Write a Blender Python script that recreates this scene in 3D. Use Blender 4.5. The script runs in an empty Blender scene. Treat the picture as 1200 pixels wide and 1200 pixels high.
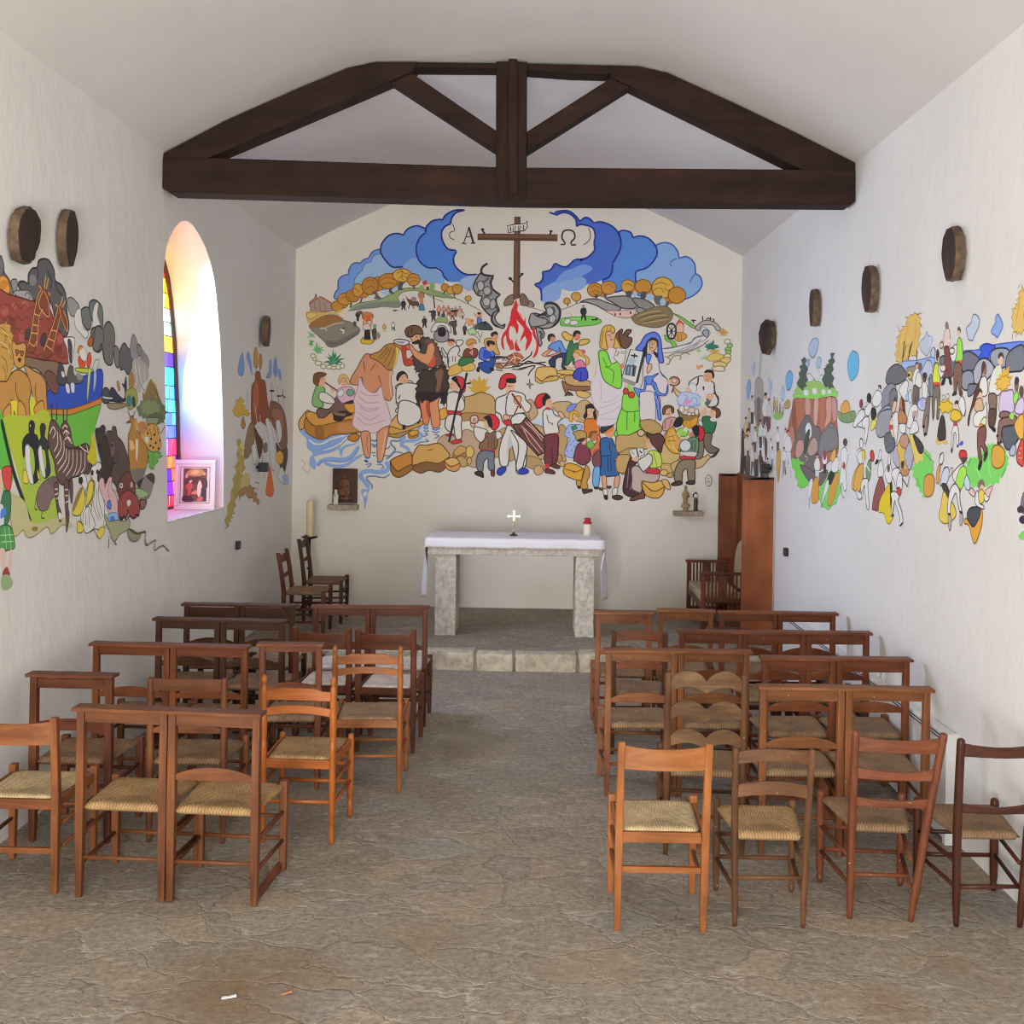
# Small whitewashed chapel with painted walls, roof truss and straw-seated chairs.
# Metres; +Y runs from the entrance to the altar wall, +X to the wall with the heater, Z up, nave floor at Z = 0.
import bpy, bmesh, math, random
from mathutils import Vector, Matrix, Euler
from mathutils.geometry import tessellate_polygon

random.seed(11)
scene = bpy.context.scene
COL = scene.collection
PI = math.pi

# ------------------------------------------------------------------ helpers
def lin1(c):
    return c / 12.92 if c <= .04045 else ((c + .055) / 1.055) ** 2.4

def rgb(h):
    return tuple(lin1(int(h[i:i + 2], 16) / 255) for i in (0, 2, 4))

def tag(o, label=None, cat=None, group=None, kind=None):
    if label: o['label'] = label
    if cat: o['category'] = cat
    if group: o['group'] = group
    if kind: o['kind'] = kind
    return o

def obj(name, bm, mat, parent=None, smooth=False, bevel=0.0, seg=2, recalc=True):
    """Link one bmesh as one mesh object."""
    if recalc:
        bmesh.ops.recalc_face_normals(bm, faces=bm.faces[:])
    me = bpy.data.meshes.new(name)
    bm.to_mesh(me); bm.free()
    for m in (mat if isinstance(mat, (list, tuple)) else [mat]):
        me.materials.append(m)
    if smooth:
        me.polygons.foreach_set('use_smooth', [True] * len(me.polygons))
    o = bpy.data.objects.new(name, me)
    COL.objects.link(o)
    if parent is not None: o.parent = parent
    if bevel > 0:
        b = o.modifiers.new('edge', 'BEVEL'); b.width = bevel; b.segments = seg; b.limit_method = 'ANGLE'; b.angle_limit = math.radians(40)
    return o

def thing(name, label, cat, loc=(0, 0, 0), rz=0.0, group=None):
    o = bpy.data.objects.new(name, None)
    o.empty_display_size = .1
    COL.objects.link(o)
    o.location = loc; o.rotation_euler = (0, 0, rz)
    return tag(o, label, cat, group)

def struct(name, bm, mat, **kw):
    return tag(obj(name, bm, mat, **kw), kind='structure')

def BM(): return bmesh.new()

def box(bm, x0, x1, y0, y1, z0, z1):
    v = [bm.verts.new(p) for p in ((x0, y0, z0), (x1, y0, z0), (x1, y1, z0), (x0, y1, z0), (x0, y0, z1), (x1, y0, z1), (x1, y1, z1), (x0, y1, z1))]
    for f in ((0, 3, 2, 1), (4, 5, 6, 7), (0, 1, 5, 4), (1, 2, 6, 5), (2, 3, 7, 6), (3, 0, 4, 7)):
        bm.faces.new([v[i] for i in f])
    return bm

def frame_of(d):
    d = d.normalized()
    a = Vector((0, 0, 1)) if abs(d.z) < .9 else Vector((1, 0, 0))
    x = d.cross(a).normalized()
    return x, d.cross(x).normalized()

def loft(bm, rings, cap=True):
    vs = [[bm.verts.new(p) for p in r] for r in rings]
    n = len(vs[0])
    for a, b in zip(vs, vs[1:]):
        for i in range(n):
            bm.faces.new((a[i], a[(i + 1) % n], b[(i + 1) % n], b[i]))
    if cap:
        bm.faces.new(vs[0][::-1]); bm.faces.new(vs[-1])
    return bm

def lathe(bm, p0, p1, prof, n=12, sx=1.0, sy=1.0):
    """prof: (t along p0->p1 from 0 to 1, radius)."""
    p0, p1 = Vector(p0), Vector(p1)
    x, y = frame_of(p1 - p0)
    rings = []
    for t, r in prof:
        c = p0.lerp(p1, t); r = max(r, .0004)
        rings.append([c + x * math.cos(2 * PI * i / n) * r * sx + y * math.sin(2 * PI * i / n) * r * sy for i in range(n)])
    return loft(bm, rings)

def tube(bm, p0, p1, r0, r1=None, n=8):
    r1 = r0 if r1 is None else r1
    return lathe(bm, p0, p1, ((0, r0), (.5, (r0 + r1) / 2 * 1.06), (1, r1)), n)

def path_tube(bm, pts, r, n=8):
    pts = [Vector(p) for p in pts]
    rings = []
    for i, c in enumerate(pts):
        d = (pts[min(i + 1, len(pts) - 1)] - pts[max(i - 1, 0)])
        x, y = frame_of(d)
        rr = r[i] if isinstance(r, (list, tuple)) else r
        rings.append([c + x * math.cos(2 * PI * k / n) * rr + y * math.sin(2 * PI * k / n) * rr for k in range(n)])
    return loft(bm, rings)

def rect_post(bm, pts, sx, sy):
    """Square section swept up a list of centres."""
    rings = []
    for i, c in enumerate(pts):
        a = sx[i] if isinstance(sx, (list, tuple)) else sx
        b = sy[i] if isinstance(sy, (list, tuple)) else sy
        c = Vector(c)
        rings.append([c + Vector((-a, -b, 0)), c + Vector((a, -b, 0)), c + Vector((a, b, 0)), c + Vector((-a, b, 0))])
    return loft(bm, rings)

def prism_xz(bm, poly, y0, y1):
    a = [bm.verts.new((x, y0, z)) for x, z in poly]
    b = [bm.verts.new((x, y1, z)) for x, z in poly]
    n = len(poly)
    bm.faces.new(a); bm.faces.new(b[::-1])
    for i in range(n):
        bm.faces.new((a[i], b[i], b[(i + 1) % n], a[(i + 1) % n]))
    bmesh.ops.triangulate(bm, faces=[f for f in bm.faces if len(f.verts) > 4])
    return bm

# ------------------------------------------------------------------ materials
def new_mat(name):
    m = bpy.data.materials.new(name); m.use_nodes = True
    nt = m.node_tree
    return m, nt, nt.nodes['Principled BSDF']

def N(nt, kind, **kw):
    n = nt.nodes.new(kind)
    for k, v in kw.items():
        if k in n.inputs: n.inputs[k].default_value = v
        else: setattr(n, k, v)
    return n

def ramp(nt, fac, stops):
    r = nt.nodes.new('ShaderNodeValToRGB')
    e = r.color_ramp.elements
    while len(e) < len(stops): e.new(.5)
    for el, (p, c) in zip(e, stops):
        el.position = p; el.color = (*c, 1)
    nt.links.new(fac, r.inputs['Fac'])
    return r

def plain(name, col, rough=.6, metal=0.0, emit=None, strength=0.0):
    m, nt, b = new_mat(name)
    b.inputs['Base Color'].default_value = (*col, 1); b.inputs['Roughness'].default_value = rough; b.inputs['Metallic'].default_value = metal
    if emit:
        b.inputs['Emission Color'].default_value = (*emit, 1); b.inputs['Emission Strength'].default_value = strength
    return m

def plaster(name, base, bump=.25):
    m, nt, b = new_mat(name)
    L = nt.links
    tc = N(nt, 'ShaderNodeTexCoord')
    n1 = N(nt, 'ShaderNodeTexNoise', Scale=1.3, Detail=5.0, Roughness=.6)
    n2 = N(nt, 'ShaderNodeTexNoise', Scale=6.5, Detail=5.0, Roughness=.55)
    mp = N(nt, 'ShaderNodeMapping'); mp.inputs['Scale'].default_value = (1.0, 1.0, .6)
    L.new(tc.outputs['Object'], mp.inputs['Vector'])
    L.new(tc.outputs['Object'], n1.inputs['Vector']); L.new(mp.outputs['Vector'], n2.inputs['Vector'])
    r = ramp(nt, n1.outputs['Fac'], ((.3, tuple(c * .955 for c in base)), (.7, tuple(min(1, c * 1.02) for c in base))))
    L.new(r.outputs['Color'], b.inputs['Base Color'])
    b.inputs['Roughness'].default_value = .88
    bu = N(nt, 'ShaderNodeBump', Strength=bump, Distance=.035)
    L.new(n2.outputs['Fac'], bu.inputs['Height']); L.new(bu.outputs['Normal'], b.inputs['Normal'])
    return m

def wood(name, light, dark, axis='z', rough=.5, scale=1.0, chips=0.0, bump=.12):
    m, nt, b = new_mat(name)
    L = nt.links
    tc = N(nt, 'ShaderNodeTexCoord'); mp = N(nt, 'ShaderNodeMapping')
    s = {'x': (2.2, 26, 26), 'y': (26, 2.2, 26), 'z': (26, 26, 2.2)}[axis]
    mp.inputs['Scale'].default_value = tuple(k * scale for k in s)
    L.new(tc.outputs['Object'], mp.inputs['Vector'])
    n = N(nt, 'ShaderNodeTexNoise', Scale=1.0, Detail=4.0, Roughness=.6, Distortion=.6)
    L.new(mp.outputs['Vector'], n.inputs['Vector'])
    oi = N(nt, 'ShaderNodeObjectInfo')
    r = ramp(nt, n.outputs['Fac'], ((.3, dark), (.52, tuple((a + c) / 2 for a, c in zip(light, dark))), (.72, light)))
    col = r.outputs['Color']
    n3 = N(nt, 'ShaderNodeTexNoise', Scale=3.5, Detail=3.0)
    L.new(tc.outputs['Object'], n3.inputs['Vector'])
    mx = N(nt, 'ShaderNodeMix', data_type='RGBA', blend_type='MULTIPLY')
    rr = ramp(nt, n3.outputs['Fac'], ((.35, (.72, .70, .68)), (.65, (1.08, 1.06, 1.05))))
    mx.inputs[0].default_value = 1.0
    L.new(col, mx.inputs[6]); L.new(rr.outputs['Color'], mx.inputs[7]); col = mx.outputs[2]
    if chips > 0:
        n4 = N(nt, 'ShaderNodeTexNoise', Scale=60.0, Detail=2.0)
        L.new(tc.outputs['Object'], n4.inputs['Vector'])
        cr = ramp(nt, n4.outputs['Fac'], ((.735 - .02 * chips, (0, 0, 0)), (.77, (.8, .8, .8))))
        m2 = N(nt, 'ShaderNodeMix', data_type='RGBA')
        L.new(cr.outputs['Color'], m2.inputs[0]); L.new(col, m2.inputs[6]); m2.inputs[7].default_value = (.62, .5, .36, 1); col = m2.outputs[2]
    L.new(col, b.inputs['Base Color'])
    b.inputs['Roughness'].default_value = rough; b.inputs['Specular IOR Level'].default_value = .28
    bu = N(nt, 'ShaderNodeBump', Strength=bump, Distance=.004)
    L.new(n.outputs['Fac'], bu.inputs['Height']); L.new(bu.outputs['Normal'], b.inputs['Normal'])
    return m

def rush(name, light, dark):
    """Twisted straw: cords run square to each rail and mitre on the diagonals."""
    m, nt, b = new_mat(name)
    L = nt.links
    tc = N(nt, 'ShaderNodeTexCoord'); sp = N(nt, 'ShaderNodeSeparateXYZ')
    L.new(tc.outputs['Generated'], sp.inputs[0])
    def mth(op, a, c=None):
        n = N(nt, 'ShaderNodeMath', operation=op)
        for i, s in enumerate((a, c)):
            if s is None: continue
            if isinstance(s, (int, float)): n.inputs[i].default_value = s
            else: L.new(s, n.inputs[i])
        return n.outputs[0]
    u = mth('SUBTRACT', sp.outputs[0], .5); v = mth('SUBTRACT', sp.outputs[1], .5)
    gt = mth('GREATER_THAN', mth('ABSOLUTE', u), mth('ABSOLUTE', v))
    mixv = mth('ADD', mth('MULTIPLY', gt, sp.outputs[1]), mth('MULTIPLY', mth('SUBTRACT', 1.0, gt), sp.outputs[0]))
    nz = N(nt, 'ShaderNodeTexNoise', Scale=9.0, Detail=3.0)
    L.new(tc.outputs['Generated'], nz.inputs['Vector'])
    ph = mth('ADD', mth('MULTIPLY', mixv, 190.0), mth('MULTIPLY', nz.outputs['Fac'], 10.0))
    st = mth('ADD', mth('MULTIPLY', mth('SINE', ph), .5), .5)
    r = ramp(nt, st, ((.0, tuple(c * 1.15 for c in dark)), (.8, light)))
    n2 = N(nt, 'ShaderNodeTexNoise', Scale=5.0, Detail=4.0, Roughness=.7)
    L.new(tc.outputs['Object'], n2.inputs['Vector'])
    r2 = ramp(nt, n2.outputs['Fac'], ((.3, (.58, .52, .46)), (.7, (1.15, 1.1, 1.0))))
    mx = N(nt, 'ShaderNodeMix', data_type='RGBA', blend_type='MULTIPLY'); mx.inputs[0].default_value = 1.0
    L.new(r.outputs['Color'], mx.inputs[6]); L.new(r2.outputs['Color'], mx.inputs[7])
    L.new(mx.outputs[2], b.inputs['Base Color'])
    b.inputs['Roughness'].default_value = .75
    bu = N(nt, 'ShaderNodeBump', Strength=.5, Distance=.004)
    L.new(st, bu.inputs['Height']); L.new(bu.outputs['Normal'], b.inputs['Normal'])
    return m

def flagstones(name):
    """Irregular worn flags with pale lime joints, scuffs and a few brown stains."""
    m, nt, b = new_mat(name)
    L = nt.links
    tc = N(nt, 'ShaderNodeTexCoord')
    wob = N(nt, 'ShaderNodeTexNoise', Scale=2.2, Detail=5.0, Roughness=.65)
    L.new(tc.outputs['Object'], wob.inputs['Vector'])
    mv = N(nt, 'ShaderNodeMix', data_type='VECTOR'); mv.inputs[0].default_value = .30
    L.new(tc.outputs['Object'], mv.inputs[4]); L.new(wob.outputs['Color'], mv.inputs[5])
    sc = N(nt, 'ShaderNodeMapping'); sc.inputs['Scale'].default_value = (1.0, 1.35, 0.0)
    L.new(mv.outputs[1], sc.inputs['Vector'])
    vd = N(nt, 'ShaderNodeTexVoronoi', feature='DISTANCE_TO_EDGE', Scale=4.7)
    vc = N(nt, 'ShaderNodeTexVoronoi', feature='F1', Scale=4.7)
    L.new(sc.outputs['Vector'], vd.inputs['Vector']); L.new(sc.outputs['Vector'], vc.inputs['Vector'])
    sep = N(nt, 'ShaderNodeSeparateColor'); L.new(vc.outputs['Color'], sep.inputs[0])
    stone = ramp(nt, sep.outputs[0], ((0, (.245, .205, .160)), (.3, (.285, .235, .180)), (.55, (.255, .222, .185)), (.8, (.32, .255, .185)), (1, (.275, .25, .222))))
    grit = N(nt, 'ShaderNodeTexNoise', Scale=30.0, Detail=8.0, Roughness=.75)
    L.new(tc.outputs['Object'], grit.inputs['Vector'])
    gr = ramp(nt, grit.outputs['Fac'], ((.32, (.55, .53, .51)), (.5, (1.0, 1.0, 1.0)), (.68, (1.42, 1.40, 1.36))))
    m1 = N(nt, 'ShaderNodeMix', data_type='RGBA', blend_type='MULTIPLY'); m1.inputs[0].default_value = 1.0
    L.new(stone.outputs['Color'], m1.inputs[6]); L.new(gr.outputs['Color'], m1.inputs[7])
    # patchy lime joints: pale where the wear noise leaves them, dark elsewhere
    wear = N(nt, 'ShaderNodeTexNoise', Scale=1.7, Detail=4.0, Roughness=.6)
    L.new(tc.outputs['Object'], wear.inputs['Vector'])
    jc = ramp(nt, wear.outputs['Fac'], ((.36, (.17, .145, .12)), (.46, (.26, .225, .185)), (.58, (.30, .265, .22)), (.68, (.48, .43, .365))))
    jf = ramp(nt, vd.outputs['Distance'], ((.0, (.75, .75, .75)), (.014, (.4, .4, .4)), (.04, (0, 0, 0))))
    m2 = N(nt, 'ShaderNodeMix', data_type='RGBA')
    L.new(jf.outputs['Color'], m2.inputs[0]); L.new(m1.outputs[2], m2.inputs[6]); L.new(jc.outputs['Color'], m2.inputs[7])
    # fine crusty streaks of old mortar
    cs = N(nt, 'ShaderNodeMapping'); cs.inputs['Scale'].default_value = (9, 20, 1); cs.inputs['Rotation'].default_value = (0, 0, .35)
    L.new(tc.outputs['Object'], cs.inputs['Vector'])
    cr = N(nt, 'ShaderNodeTexNoise', Scale=1.0, Detail=7.0, Roughness=.7, Distortion=1.2)
    L.new(cs.outputs['Vector'], cr.inputs['Vector'])
    cf = ramp(nt, cr.outputs['Fac'], ((.54, (0, 0, 0)), (.66, (.62, .62, .62))))
    m3 = N(nt, 'ShaderNodeMix', data_type='RGBA')
    L.new(cf.outputs['Color'], m3.inputs[0]); L.new(m2.outputs[2], m3.inputs[6]); m3.inputs[7].default_value = (.50, .45, .375, 1)
    # brown earth stains
    col = m3.outputs[2]
    half = N(nt, 'ShaderNodeVectorMath', operation='SUBTRACT'); half.inputs[1].default_value = (.5, .5, .5); L.new(wob.outputs['Color'], half.inputs[0])
    wsc = N(nt, 'ShaderNodeVectorMath', operation='SCALE'); wsc.inputs['Scale'].default_value = .5; L.new(half.outputs[0], wsc.inputs[0])
    spos = N(nt, 'ShaderNodeVectorMath', operation='ADD'); L.new(tc.outputs['Object'], spos.inputs[0]); L.new(wsc.outputs[0], spos.inputs[1])
    flat = N(nt, 'ShaderNodeVectorMath', operation='MULTIPLY'); flat.inputs[1].default_value = (1, 1, 0); L.new(spos.outputs[0], flat.inputs[0])
    for (px, py, r0, c) in ((-1.12, 3.92, .42, (.19, .115, .055)), (1.35, 3.95, .16, (.24, .14, .07)), (1.75, 4.2, .2, (.27, .18, .1)), (-.45, 4.35, .22, (.24, .175, .11)), (.25, 4.15, .2, (.34, .25, .16)), (-.35, 7.1, .35, (.22, .18, .135))):
        g = N(nt, 'ShaderNodeVectorMath', operation='DISTANCE'); g.inputs[1].default_value = (px, py, 0)
        L.new(flat.outputs[0], g.inputs[0])
        rr = ramp(nt, g.outputs['Value'], ((r0 * .2, (.7, .7, .7) if r0 > .3 else (.5, .5, .5)), (r0 * 1.15, (0, 0, 0))))
        mm = N(nt, 'ShaderNodeMix', data_type='RGBA')
        L.new(rr.outputs['Color'], mm.inputs[0]); L.new(col, mm.inputs[6]); mm.inputs[7].default_value = (*c, 1); col = mm.outputs[2]
    L.new(col, b.inputs['Base Color'])
    b.inputs['Roughness'].default_value = .8
    hs = N(nt, 'ShaderNodeMath', operation='MULTIPLY_ADD'); hs.inputs[1].default_value = .55
    edge = ramp(nt, vd.outputs['Distance'], ((0, (.45, .45, .45)), (.04, (1, 1, 1))))
    L.new(grit.outputs['Fac'], hs.inputs[0]); L.new(edge.outputs['Color'], hs.inputs[2])
    hc = N(nt, 'ShaderNodeMath', operation='MULTIPLY_ADD'); hc.inputs[1].default_value = .9
    L.new(cr.outputs['Fac'], hc.inputs[0]); L.new(hs.outputs[0], hc.inputs[2])
    bu = N(nt, 'ShaderNodeBump', Strength=.5, Distance=.018)
    L.new(hc.outputs[0], bu.inputs['Height']); L.new(bu.outputs['Normal'], b.inputs['Normal'])
    return m

def rough_stone(name, c0, c1, bump=.7, scale=26.0):
    m, nt, b = new_mat(name)
    L = nt.links
    tc = N(nt, 'ShaderNodeTexCoord')
    n = N(nt, 'ShaderNodeTexNoise', Scale=scale, Detail=6.0, Roughness=.65)
    n2 = N(nt, 'ShaderNodeTexNoise', Scale=5.0, Detail=3.0)
    L.new(tc.outputs['Object'], n.inputs['Vector']); L.new(tc.outputs['Object'], n2.inputs['Vector'])
    r = ramp(nt, n2.outputs['Fac'], ((.35, c0), (.65, c1)))
    g = ramp(nt, n.outputs['Fac'], ((.35, (.72, .71, .7)), (.6, (1.1, 1.1, 1.1))))
    mx = N(nt, 'ShaderNodeMix', data_type='RGBA', blend_type='MULTIPLY'); mx.inputs[0].default_value = 1.0
    L.new(r.outputs['Color'], mx.inputs[6]); L.new(g.outputs['Color'], mx.inputs[7]); L.new(mx.outputs[2], b.inputs['Base Color'])
    b.inputs['Roughness'].default_value = .9
    bu = N(nt, 'ShaderNodeBump', Strength=bump, Distance=.02)
    L.new(n.outputs['Fac'], bu.inputs['Height']); L.new(bu.outputs['Normal'], b.inputs['Normal'])
    return m

def vertex_paint(name, rough=.7, emit=0.0):
    m, nt, b = new_mat(name)
    a = N(nt, 'ShaderNodeAttribute', attribute_name='pigment')
    nt.links.new(a.outputs['Color'], b.inputs['Base Color'])
    b.inputs['Roughness'].default_value = rough
    if emit:
        nt.links.new(a.outputs['Color'], b.inputs['Emission Color']); b.inputs['Emission Strength'].default_value = emit
    return m

M = {}
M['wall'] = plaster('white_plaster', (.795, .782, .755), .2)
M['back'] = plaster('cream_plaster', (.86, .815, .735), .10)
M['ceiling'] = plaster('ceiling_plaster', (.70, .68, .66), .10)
M['floor'] = flagstones('flagstone_floor')
M['beam'] = wood('dark_stained_oak', (.046, .020, .013), (.020, .0095, .0065), 'x', .8, .5)
M['beam_v'] = wood('dark_stained_oak_upright', (.046, .020, .013), (.020, .0095, .0065), 'z', .8, .5)
M['altar_stone'] = rough_stone('dressed_limestone', (.56, .50, .42), (.68, .62, .54))
M['kerb'] = rough_stone('kerb_limestone', (.49, .42, .31), (.61, .53, .41), .8, 18)
M['linen'] = plain('white_linen', (.82, .80, .84), .8)
M['brass'] = plain('polished_brass', (.60, .46, .22), .3, .9)
M['bronze'] = plain('dark_bronze', (.12, .075, .035), .4, .7)
M['iron'] = plain('black_iron', (.018, .017, .017), .5, .3)
M['wax'] = plain('cream_wax', (.72, .62, .38), .5)
M['wax_white'] = plain('ivory_plastic', (.80, .74, .58), .5)
M['red'] = plain('red_plastic', (.45, .025, .03), .35)
M['white_paint'] = plain('white_enamel', (.74, .74, .74), .4)
M['slot'] = plain('dark_slot', (.05, .055, .07), .6)
M['black'] = plain('black_plastic', (.015, .015, .017), .4)
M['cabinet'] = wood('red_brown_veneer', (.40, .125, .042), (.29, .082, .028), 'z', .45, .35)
M['cabinet_dark'] = wood('red_brown_veneer_old', (.31, .10, .038), (.22, .066, .025), 'z', .5, .35)  # same veneer in a darker tone, for the side and rear panels
M['trim'] = plain('dark_fretwork', (.05, .02, .015), .5)
M['leather'] = plain('beige_upholstery', (.42, .33, .23), .7)
M['bark'] = rough_stone('tree_bark', (.07, .045, .028), (.19, .125, .075), 1.0, 20)
M['slice'] = wood('burnt_wood_face', (.075, .042, .03), (.035, .02, .017), 'z', .55, .8)
M['oldwood'] = rough_stone('weathered_wood_shelf', (.34, .26, .18), (.46, .36, .26), .4, 30)
M['carved'] = rough_stone('carved_wood', (.33, .22, .11), (.48, .34, .19), .4, 30)
M['frame_white'] = plain('white_picture_frame', (.82, .78, .74), .4)
M['picture'] = vertex_paint('picture_colours', .45)
M['mural'] = vertex_paint('mural_paint', .75)
M['glass'] = vertex_paint('stained_glass', .15, 0.0)
M['lead'] = plain('lead_came', (.05, .04, .04), .5)
M['iron_frame'] = plain('rusty_window_frame', (.12, .055, .04), .6)

def chair_wood(key, light, dark, rough=.45, chips=0.0):
    for ax in 'xyz':
        M[key + ax] = wood('%s_grain_%s' % (key, ax), light, dark, ax, rough, 1.0, chips)
WOODS = {  # name of the finish: light and dark tone
    'brown_oak': ((.200, .082, .040), (.092, .036, .020), .5, 0), 'red_brown': ((.165, .055, .030), (.075, .026, .017), .5, 0),
    'dark_brown': ((.100, .045, .028), (.045, .021, .015), .5, 0), 'orange_beech': ((.40, .150, .050), (.29, .092, .026), .32, 0),
    'honey_beech': ((.345, .148, .062), (.23, .09, .036), .4, 0), 'chestnut': ((.27, .112, .050), (.14, .052, .026), .45, 0),
    'worn_oak': ((.165, .085, .048), (.07, .036, .022), .6, .5), 'paint_flecked': ((.265, .115, .052), (.13, .052, .026), .5, 1.0),
    'grey_worn': ((.20, .130, .080), (.08, .046, .030), .65, .6), 'russet': ((.225, .080, .036), (.105, .035, .019), .45, 0),
    'mahogany': ((.085, .028, .020), (.042, .015, .012), .4, 0), 'cedar': ((.205, .072, .040), (.10, .034, .021), .5, .15)}
warm = lambda c: (c[0] * 1.16, c[1] * 1.02, c[2] * .74)
deep = lambda c: (c[0] * 1.05, c[1] * .88, c[2] * .62)
for k, (l, d, r, c) in WOODS.items(): chair_wood(k, warm(l), deep(d), r, c)
RUSH = {'gold_rush': ((.47, .31, .15), (.24, .145, .06)), 'pale_rush': ((.64, .52, .33), (.38, .285, .16)), 'brown_rush': ((.31, .195, .11), (.15, .088, .048)),
        'tan_rush': ((.36, .235, .135), (.18, .11, .06)), 'white_rush': ((.66, .60, .56), (.44, .39, .35))}
for k, (l, d) in RUSH.items(): M[k] = rush(k, l, d)

# ------------------------------------------------------------------ the room
XL, XR, YB, YF, EAVE = -2.741, 2.287, 11.53, -1.4, 4.155
CEIL = [(-2.741, 4.155), (-2.29, 4.395), (-1.76, 4.645), (-1.42, 4.79), (-1.22, 4.838), (-.95, 4.845), (-.5, 4.848), (0, 4.850), (.45, 4.845), (.72, 4.835), (.92, 4.79), (1.385, 4.585), (1.846, 4.373), (2.287, 4.155)]

def wall_poly(name, outer, holes, fn, mat):
    """Flat wall with openings; fn turns wall coordinates into a point."""
    loops = [[Vector((a, b, 0)) for a, b in lp] for lp in [outer] + holes]
    pts = [p for lp in loops for p in lp]
    bm = BM()
    vs = [bm.verts.new(fn(p.x, p.y)) for p in pts]
    for t in tessellate_polygon(loops):
        try: bm.faces.new([vs[i] for i in t])
        except ValueError: pass
    return bm

# floor, with the raised sanctuary beyond the kerb
bm = BM(); box(bm, XL - .6, XR + .3, YF - 2.5, 9.25, -.25, 0)
struct('floor', bm, M['floor'])
STEP = .153
bm = BM(); box(bm, XL - .05, XR + .05, 9.36, YB + .2, -.1, STEP)
struct('floor_sanctuary', bm, M['floor'])
xs = [XL - .02, -2.25, -1.62, -1.17, -.60, -.345, .06, .13, .62, 1.18, 1.75, XR + .02]
xs = [XL - .02, -2.2, -1.6, -1.06, -.52, -.17, .40, .98, 1.62, XR + .02]
for i in range(len(xs) - 1):
    bm = BM(); y0 = 9.20 + random.uniform(-.012, .012)
    box(bm, xs[i] + .012, xs[i + 1] - .012, y0, 9.46, -.05, STEP + random.uniform(-.004, .006))
    bmesh.ops.subdivide_edges(bm, edges=bm.edges[:], cuts=3, use_grid_fill=True)
    for v in bm.verts:
        v.co += Vector([random.uniform(-.006, .006) for _ in range(3)])
    struct('trim_%d' % (i + 1), bm, M['kerb'], bevel=.012, smooth=True)
bm = BM(); box(bm, XL, XR, 9.235, 9.4, -.05, STEP - .012); struct('trim_joint', bm, M['floor'])

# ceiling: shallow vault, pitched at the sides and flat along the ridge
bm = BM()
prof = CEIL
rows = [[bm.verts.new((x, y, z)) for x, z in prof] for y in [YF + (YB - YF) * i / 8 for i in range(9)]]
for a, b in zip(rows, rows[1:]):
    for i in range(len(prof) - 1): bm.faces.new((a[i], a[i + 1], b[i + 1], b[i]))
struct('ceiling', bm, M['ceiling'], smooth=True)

# end wall behind the altar
struct('wall_back', wall_poly('b', [(XL, -.1), (XR, -.1)] + CEIL[::-1], [], lambda a, b: (a, YB, b), M['back']), M['back'])
struct('wall_right', wall_poly('r', [(YF, -.1), (YB, -.1), (YB, EAVE), (YF, EAVE)], [], lambda a, b: (XR, a, b), M['wall']), M['wall'])
# entrance wall behind the viewpoint, with a wide doorway standing open to daylight
DOOR = [(-1.75, 0.0), (-1.75, 2.0), (-1.5, 2.4), (-.8, 2.6), (-.1, 2.4), (.15, 2.0), (.15, 0.0)]
struct('wall_front', wall_poly('f', [(XL, -.1), (XL, EAVE)] + CEIL[1:-1] + [(XR, EAVE), (XR, -.1), (.15, -.1)] + DOOR[::-1] + [(-1.75, -.1)], [], lambda a, b: (a, YF, b), M['wall']), M['wall'])

# window wall: arched opening (distance along the wall, height)
WIN = [(7.64, 1.446), (7.58, 2.05), (7.522, 2.677), (7.474, 3.1), (7.473, 3.297), (7.523, 3.474), (7.60, 3.57), (7.70, 3.66), (7.82, 3.725), (7.96, 3.757), (8.09, 3.748), (8.233, 3.705), (8.40, 3.63), (8.536, 3.53), (8.64, 3.41), (8.718, 3.247), (8.829, 2.893), (8.933, 2.284), (8.985, 1.85), (9.0, 1.446)]
bm = wall_poly('l', [(YF, -.1), (YB, -.1), (YB, EAVE), (YF, EAVE)], [WIN], lambda a, b: (XL, a, b), M['wall'])
DEPTH = .42
inner = [bm.verts.new((XL, a, b)) for a, b in WIN]; outer = [bm.verts.new((XL - DEPTH, 8.24 + (a - 8.24) * .985, b)) for a, b in WIN]
for i in range(len(WIN)):
    j = (i + 1) % len(WIN); bm.faces.new((inner[i], inner[j], outer[j], outer[i]))
struct('wall_left', bm, M['wall'])
# broken plaster lip along the sill
bm = BM()
lip = [(7.63 + 1.36 * i / 30) for i in range(31)]
r0 = [bm.verts.new((XL - .02, y, 1.452)) for y in lip]; r1 = [bm.verts.new((XL + random.uniform(.004, .014), y, 1.450 + random.uniform(-.004, .003))) for y in lip]; r2 = [bm.verts.new((XL - .001, y, 1.428 + random.uniform(-.016, .010))) for y in lip]
for i in range(30):
    bm.faces.new((r0[i], r0[i + 1], r1[i + 1], r1[i])); bm.faces.new((r1[i], r1[i + 1], r2[i + 1], r2[i]))
struct('trim_sill', bm, M['wall'])

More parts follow.
